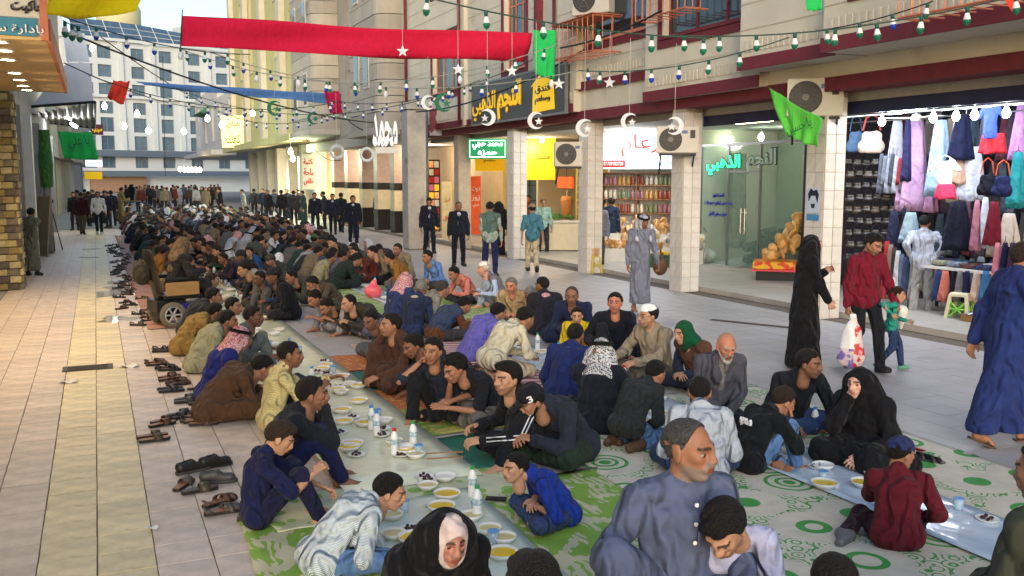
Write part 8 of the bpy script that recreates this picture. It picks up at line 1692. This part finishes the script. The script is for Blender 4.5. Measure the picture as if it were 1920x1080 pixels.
for k, x, y in [('soup', 655, 852), ('dates', 668, 862), ('soup', 685, 805), ('bb', 697, 812), ('dates', 716, 812), ('br', 740, 860), ('dates', 716, 824), ('dal', 760, 852), ('cup', 785, 860), ('dates', 752, 862), ('dal', 780, 866), ('bg', 775, 845), ('soup', 672, 762), ('dal', 640, 745), ('soup', 632, 740), ('dates', 634, 733), ('soup', 605, 700), ('dal', 655, 730), ('cup', 625, 705), ('dates', 612, 707), ('soup', 640, 715), ('rice', 720, 800), ('cup', 708, 790)]: p = G(x, y); serve(k, p.x, p.y, 'on the cloudy sheet by the wooden sticks', 'food on the cloudy sheet')
for k, x, y in [('br', 1170, 728), ('dates', 1482, 842), ('soup', 1487, 858), ('bg', 1500, 800), ('bb', 1527, 815), ('soup', 1545, 922), ('cup', 1796, 965), ('dates', 1370, 812), ('dal', 1368, 790), ('soup', 1395, 830), ('cup', 1415, 812), ('bg', 1008, 660), ('soup', 1015, 668), ('dal', 1160, 735), ('dates', 1850, 985), ('cup', 1560, 850), ('soup', 1640, 900)]: p = G(x, y); serve(k, p.x, p.y, 'on the bluish sheet along the second row', 'food on the bluish sheet')
g = random.Random(17)
for y in np.arange(4.6, 24, .17):
    for x, w, gq in ((g.uniform(1.7, 2.5), 'farther up the cloudy sheet', 'food farther up the first row'), (g.uniform(4.8, 5.2), 'farther up the bluish sheet', 'food farther up the second row')):
        if g.random() < (.9 if x < 3 else .75) and y > (7.1 if x < 3 else 4.6): serve(g.choice(('soup', 'dal', 'dates', 'cup', 'soup', 'dates', 'bb', 'rice')), x, y + g.uniform(-.1, .1), w, gq)
# phone, wooden sticks, napkin
mb = MB(); mb.box(-.036, .036, -.075, .075, 0, .009, bev=.003); o = mb.build('phone', mat('phone_black', (18, 18, 22), rough=.15)); p = G(930, 943); o.location = (p.x, p.y, .028); o.rotation_euler.z = R(60); setp(o, 'black phone lying on the green mat beside the boy in blue', 'phone')
for k, (y_, l) in enumerate(((858, 'upper'), (868, 'lower'))):
    mb = MB(); a, b = G(800, y_), G(868, y_ - 4); mb.tube([(a.x, a.y, .03), (b.x, b.y, .03)], .01, 6); setp(mb.build('wooden_stick', mat('stick', (150, 110, 70))), l + ' wooden stick at the edge of the cloudy sheet', 'stick')
# printed 3 on the cap and white print on the hoodie, white track stripes
# ================================================================== shoes left on the tiles
lea = {k: mat('leather_' + k, c, rough=.5, noise=.2, nscale=20) for k, c in dict(black=(34, 32, 32), brown=(82, 54, 38), olive=(70, 62, 46), grey=(66, 66, 64), tan=(140, 96, 62)).items()}
def foot_outline(L=.27, w=.045): return [(-L * .48, -w * .6), (-L * .5, 0), (-L * .48, w * .6), (-L * .2, w * .8), (L * .1, w * .95), (L * .3, w * 1.05), (L * .44, w * .7), (L * .5, 0), (L * .44, -w * .75), (L * .25, -w * 1.0), (-L * .05, -w * .75), (-L * .25, -w * .75)]
def make_shoe(kind, m, ms):
    o = empty('sandal' if kind != 'trainer' else 'shoe')
    if kind == 'trainer':
        V, F = sdf_mesh([('f', (-.1, 0, .045), (.09, 0, .035), .036, .034, (0, 1, 0), .85), ('c', (-.1, 0, .07), (-.02, 0, .075), .034, .036)], .01, k=.03, sub=[(('c', (-.095, 0, .1), (-.03, 0, .1), .026, .022), .01)], cut=[((0, 0, .012), (0, 0, -1))]); link_mesh('upper', V, F, m, o, True); mb = MB(); mb.prism(foot_outline(.28, .046), 2, 0, .022); mb.build('sole', ms, o)
    else:
        mb = MB(); mb.prism(foot_outline(), 2, 0, .022); mb.build('sole', lea['black'], o); mb = MB(); mb.prism([(a * .95, b * .9) for a, b in foot_outline()], 2, .022, .026); mb.build('footbed', ms, o)
        straps = {'slide': [(.03, .07, .05)], 'cross': [(.02, .035, .055), (.075, .03, .045)], 'thong': [(.05, .02, .04)]}[kind]
        for (x, w, h) in straps:
            sk = .03 if kind == 'cross' else 0; v = []; n = 9
            for i in range(n): a = math.pi * i / (n - 1); y = -.05 * math.cos(a); z = .012 + h * math.sin(a) ** .7; xx = x + sk * math.cos(a); v += [(xx - w / 2, y, z), (xx + w / 2, y, z), (xx - w / 2, y * .88, z - .006), (xx + w / 2, y * .88, z - .006)]
            q = MB(); q.add(v, [(4 * i, 4 * i + 1, 4 * i + 5, 4 * i + 4) for i in range(n - 1)] + [(4 * i + 2, 4 * i + 6, 4 * i + 7, 4 * i + 3) for i in range(n - 1)] + [(4 * i, 4 * i + 4, 4 * i + 6, 4 * i + 2) for i in range(n - 1)] + [(4 * i + 1, 4 * i + 3, 4 * i + 7, 4 * i + 5) for i in range(n - 1)]); q.build('strap', m, o, True)
        if kind != 'slide': mb = MB(); mb.tube([(-.09 + .04 * math.cos(a) * -1, .045 * math.sin(a), .03 + .02 * math.cos(a)) for a in [R(-100 + i * 25) for i in range(9)]], .008, 5); mb.build('heel_strap', m, o)
    return o
SH = {}
def shoe(kind, mk, sk, x, y, rz, label, z=.0, tilt=0, grp=None):
    key = (kind, mk, sk)
    if key not in SH: SH[key] = o = make_shoe(kind, lea[mk], lea[sk])
    else: o = dup(SH[key])
    o.location = (x, y, z + .004); o.rotation_euler = (tilt, 0, R(rz)); setp(o, label, 'shoe', grp)
cn = dict(black='black', brown='brown', olive='olive', grey='grey', tan='tan')
lst = [(305, 660, 'cross', 'grey', 'olive', -10, 'beside the wheelchair wheel'), (295, 685, 'cross', 'brown', 'tan', 5, 'below the sandals by the wheel'), (318, 695, 'cross', 'black', 'brown', -15, 'in the row behind the tan robe'), (318, 712, 'slide', 'brown', 'tan', 30, 'behind the olive robe'), (335, 722, 'cross', 'brown', 'brown', 10, 'next to the pink headcloth'), (322, 735, 'slide', 'black', 'black', 0, 'next to the black ring drawn tile'), (352, 755, 'slide', 'grey', 'grey', 0, 'behind the brown robe'), (378, 757, 'slide', 'olive', 'grey', 10, 'touching the pink headcloth'), (305, 798, 'slide', 'brown', 'tan', 25, 'left of the pile behind the brown robe'), (335, 785, 'slide', 'grey', 'grey', 40, 'standing on edge in the pile'), (365, 790, 'cross', 'black', 'tan', 0, 'in the pile behind the brown robe'), (382, 797, 'slide', 'brown', 'tan', -10, 'at the brown robe hem'), (290, 827, 'slide', 'olive', 'tan', 8, 'alone on the rose tiles'),
       (362, 885, 'trainer', 'black', 'grey', 20, 'in the pile behind the boy in navy'), (405, 875, 'trainer', 'black', 'black', 15, 'at the back of the pile behind the boy in navy'), (345, 912, 'slide', 'grey', 'tan', 60, 'at the left of the pile behind the boy in navy'), (375, 922, 'slide', 'olive', 'olive', 10, 'with a gold buckle before the pile'), (410, 905, 'trainer', 'grey', 'grey', -10, 'under the pile behind the boy in navy'), (412, 945, 'cross', 'brown', 'tan', 30, 'at the front of the pile'), (420, 962, 'cross', 'grey', 'tan', 5, 'nearest to the tile joint at the front'), (480, 970, 'trainer', 'grey', 'olive', 200, 'tucked under the boy in navy'), (365, 660, 'cross', 'black', 'grey', 0, 'under the charcoal jacket'), (375, 730, 'slide', 'tan', 'tan', 0, 'half under the pink headcloth'),
       (880, 690, 'cross', 'brown', 'grey', 90, 'on the striped rug behind the violet robe'), (898, 692, 'cross', 'brown', 'grey', 90, 'second one on the striped rug'), (1740, 868, 'cross', 'black', 'grey', -60, 'beside the navy and red cap'), (1720, 862, 'cross', 'black', 'grey', -60, 'half hidden by the navy and red cap')]
for k, (x, y, kd, m1, m2, rz, l) in enumerate(lst):
    p = G(x, y); nm = {'cross': 'strapped sandal', 'slide': 'slip on sandal', 'trainer': 'shoe', 'thong': 'flip flop'}[kd]
    pair = kd != 'trainer' and x < 500 and k < 13
    shoe(kd, m1, m2, p.x, p.y, rz, '%s %s %s' % (cn[m1], nm, l), grp='footwear ' + l)
    if pair: shoe(kd, m1, m2, p.x + .05 * math.sin(R(rz)) + random.uniform(-.03, .03), p.y + .13, rz + random.uniform(-25, 25), '%s %s %s' % (cn[m1], nm, l), grp='footwear ' + l)
g = random.Random(9)
for k in range(46):
    y = 15.5 + k * .42; x = .55 + g.uniform(-.25, .2); m1 = g.choice(('black', 'brown', 'grey', 'olive')); shoe(g.choice(('slide', 'cross')), m1, 'tan' if m1 == 'brown' else 'grey', x, y, g.uniform(-40, 60), m1 + ' sandal left along the backs of the far left row', grp='sandals along the far left row, ' + m1)
# ================================================================== electric wheelchair
wc = empty('electric_wheelchair', (WCX - .05, WCY, 0), R(14), 'black electric wheelchair with pale wheels and a cardboard box under its armrest', 'wheelchair')
tyre = mat('tyre_grey', (120, 112, 96), rough=.8, noise=.15); rim = mat('rim_silver', (190, 190, 190), rough=.35, metal=.5); vinyl = mat('vinyl_black', (30, 31, 32), rough=.45, noise=.15); pblu = mat('paint_blue', (36, 40, 150), rough=.35)
for (x, y, r_) in ((-.12, .3, .2), (-.12, -.3, .2), (.42, .26, .13), (.42, -.26, .13)):
    wh = empty('wheel', (0, 0, 0)); bpy.data.objects.remove(wh); mb = MB(); mb.lathe([(r_ * .68, -.04), (r_ * .95, -.045), (r_, -.02), (r_, .02), (r_ * .95, .045), (r_ * .68, .04)], (0, 0, 0), 24, 1, cap=False); w_ = mb.build('wheel', tyre, wc, True); w_.location = (x, y, r_)
    mb = MB(); mb.lathe([(r_ * .68, -.03), (r_ * .6, -.035), (r_ * .6, .035), (r_ * .68, .03)], (0, 0, 0), 20, 1, cap=False); mb.lathe([(r_ * .16, -.04), (r_ * .16, .04)], (0, 0, 0), 10, 1)
    for k in range(6): a = k * math.pi / 3; mb.tube([(0, 0, 0), (r_ * .64 * math.cos(a), 0, r_ * .64 * math.sin(a))], r_ * .075, 6)
    mb.build('rim', rim, w_)
for nm, b, m in (('chassis', (-.3, .4, -.2, .2, .14, .34), darkm), ('motor_cover', (-.34, .1, -.25, .25, .24, .42), vinyl), ('side_panel', (-.05, .3, -.262, -.252, .27, .36), pblu), ('seat_base', (-.22, .36, -.25, .25, .43, .5), vinyl), ('footrest', (.5, .78, -.2, .2, .1, .13), darkm)): mb = MB(); mb.box(*b, bev=.012 if b[1] - b[0] > .05 and b[5] - b[4] > .04 and b[3] - b[2] > .05 else 0); mb.build(nm, m, wc)
for nm, a, b, r0 in (('backrest', (-.24, 0, .52), (-.36, 0, 1.06), .2),): V, F = sdf_mesh([('f', a, b, r0, r0 * .95, (.97, 0, .22), 3.2)], .02, k=.02); link_mesh(nm, V, F, vinyl, wc, True)
V, F = sdf_mesh([('e', (-.46, .05, .85), (.13, .2, .2), None)], .025, k=.03, fold=(.03, .12)); link_mesh('back_bag', V, F, cloth((62, 60, 50)), wc, True)
for s_ in (-1, 1): mb = MB(); mb.box(-.2, .3, s_ * .27 - .04, s_ * .27 + .04, .72, .78, bev=.015); mb.build('armrest', vinyl, wc); mb = MB(); mb.tube([(-.18, s_ * .27, .45), (-.18, s_ * .27, .73)], .018, 6); mb.tube([(.22, s_ * .27, .45), (.22, s_ * .27, .73)], .018, 6); mb.build('armrest_post', darkm, wc)
mb = MB(); mb.tube([(.3, -.27, .78), (.31, -.27, .86)], .012, 6); mb.lathe([(.02, .86), (.022, .89), (0, .9)], (.31, -.27, 0), 8); mb.box(.26, .38, -.31, -.23, .76, .8); mb.build('joystick', vinyl, wc)
mb = MB(); mb.box(-.22, .28, -.35, -.31, .5, .7, bev=.008); o = mb.build('cardboard_box', MATS['cardboard'], wc)
# ================================================================== things people hold
p = AD(1597, 640, 10.6); V, F = sdf_mesh([('f', (0, 0, -.17), (0, 0, .12), .15, .1, (0, 1, 0), 1.9), ('c', (-.05, 0, .1), (-.02, 0, .3), .022, .018), ('c', (.05, 0, .1), (.02, 0, .3), .022, .018)], .014, k=.03, fold=(.02, .09), seed=3)
fm = [0] * len(F); cen = V[F].mean(1); fm = np.where(cen[:, 0] > .03, 1, np.where((cen[:, 2] < -.08), 2, 0))
p = AD(1597, 640, 10.6); o = link_mesh('shopping_bag', V, F, [wbag, mat('bag_print_red', (196, 36, 44), rough=.3, kind='blotch', rgb2=(222, 200, 196), psize=.1), mat('bag_print_blue', (120, 104, 176), rough=.3, kind='blotch', rgb2=(214, 190, 190), psize=.08)], None, True, fm); o.location = p; o.rotation_euler.z = facecam(p); setp(o, 'white plastic carrier bag with red and blue print held by the red sweater man', 'bag')
V, F = sdf_mesh([('c', (0, 0, -.1), (0, 0, .12), .012, .075)], .012, k=.01, fold=(.006, .06)); o = link_mesh('paper_cone', V, F, pap, None, True); p = AD(1690, 602, 11.3); o.location = p; setp(o, 'white paper held by the little girl in teal', 'paper')
p = AD(1238, 500, 16.9); V, F = sdf_mesh([('e', (0, 0, 0), (.14, .09, .16), None), ('c', (-.05, 0, .1), (0, 0, .3), .015, .015), ('c', (.05, 0, .1), (0, 0, .3), .015, .015)], .02, k=.03, fold=(.02, .1)); o = link_mesh('shoulder_bag', V, F, lea['brown'], None, True); o.location = p; setp(o, 'brown shoulder bag at the side of the man in the grey robe', 'bag')
p = G(700, 560); sack((p.x, p.y, .02), .17, .3, mat('bag_pink', (236, 96, 104), rough=.3, noise=.15, spec=.6), 'bright pink plastic bag between the rows of backs', seed=9)
V, F = sdf_mesh([('e', (0, 0, .05), (.03, .015, .05), None)], .008, k=.01, fold=(.012, .03)); o = link_mesh('tissue', V, F, pap, None, True); p = AD(1583, 738, 8.0); o.location = p; setp(o, 'white tissue in the hand of the seated woman', 'tissue')
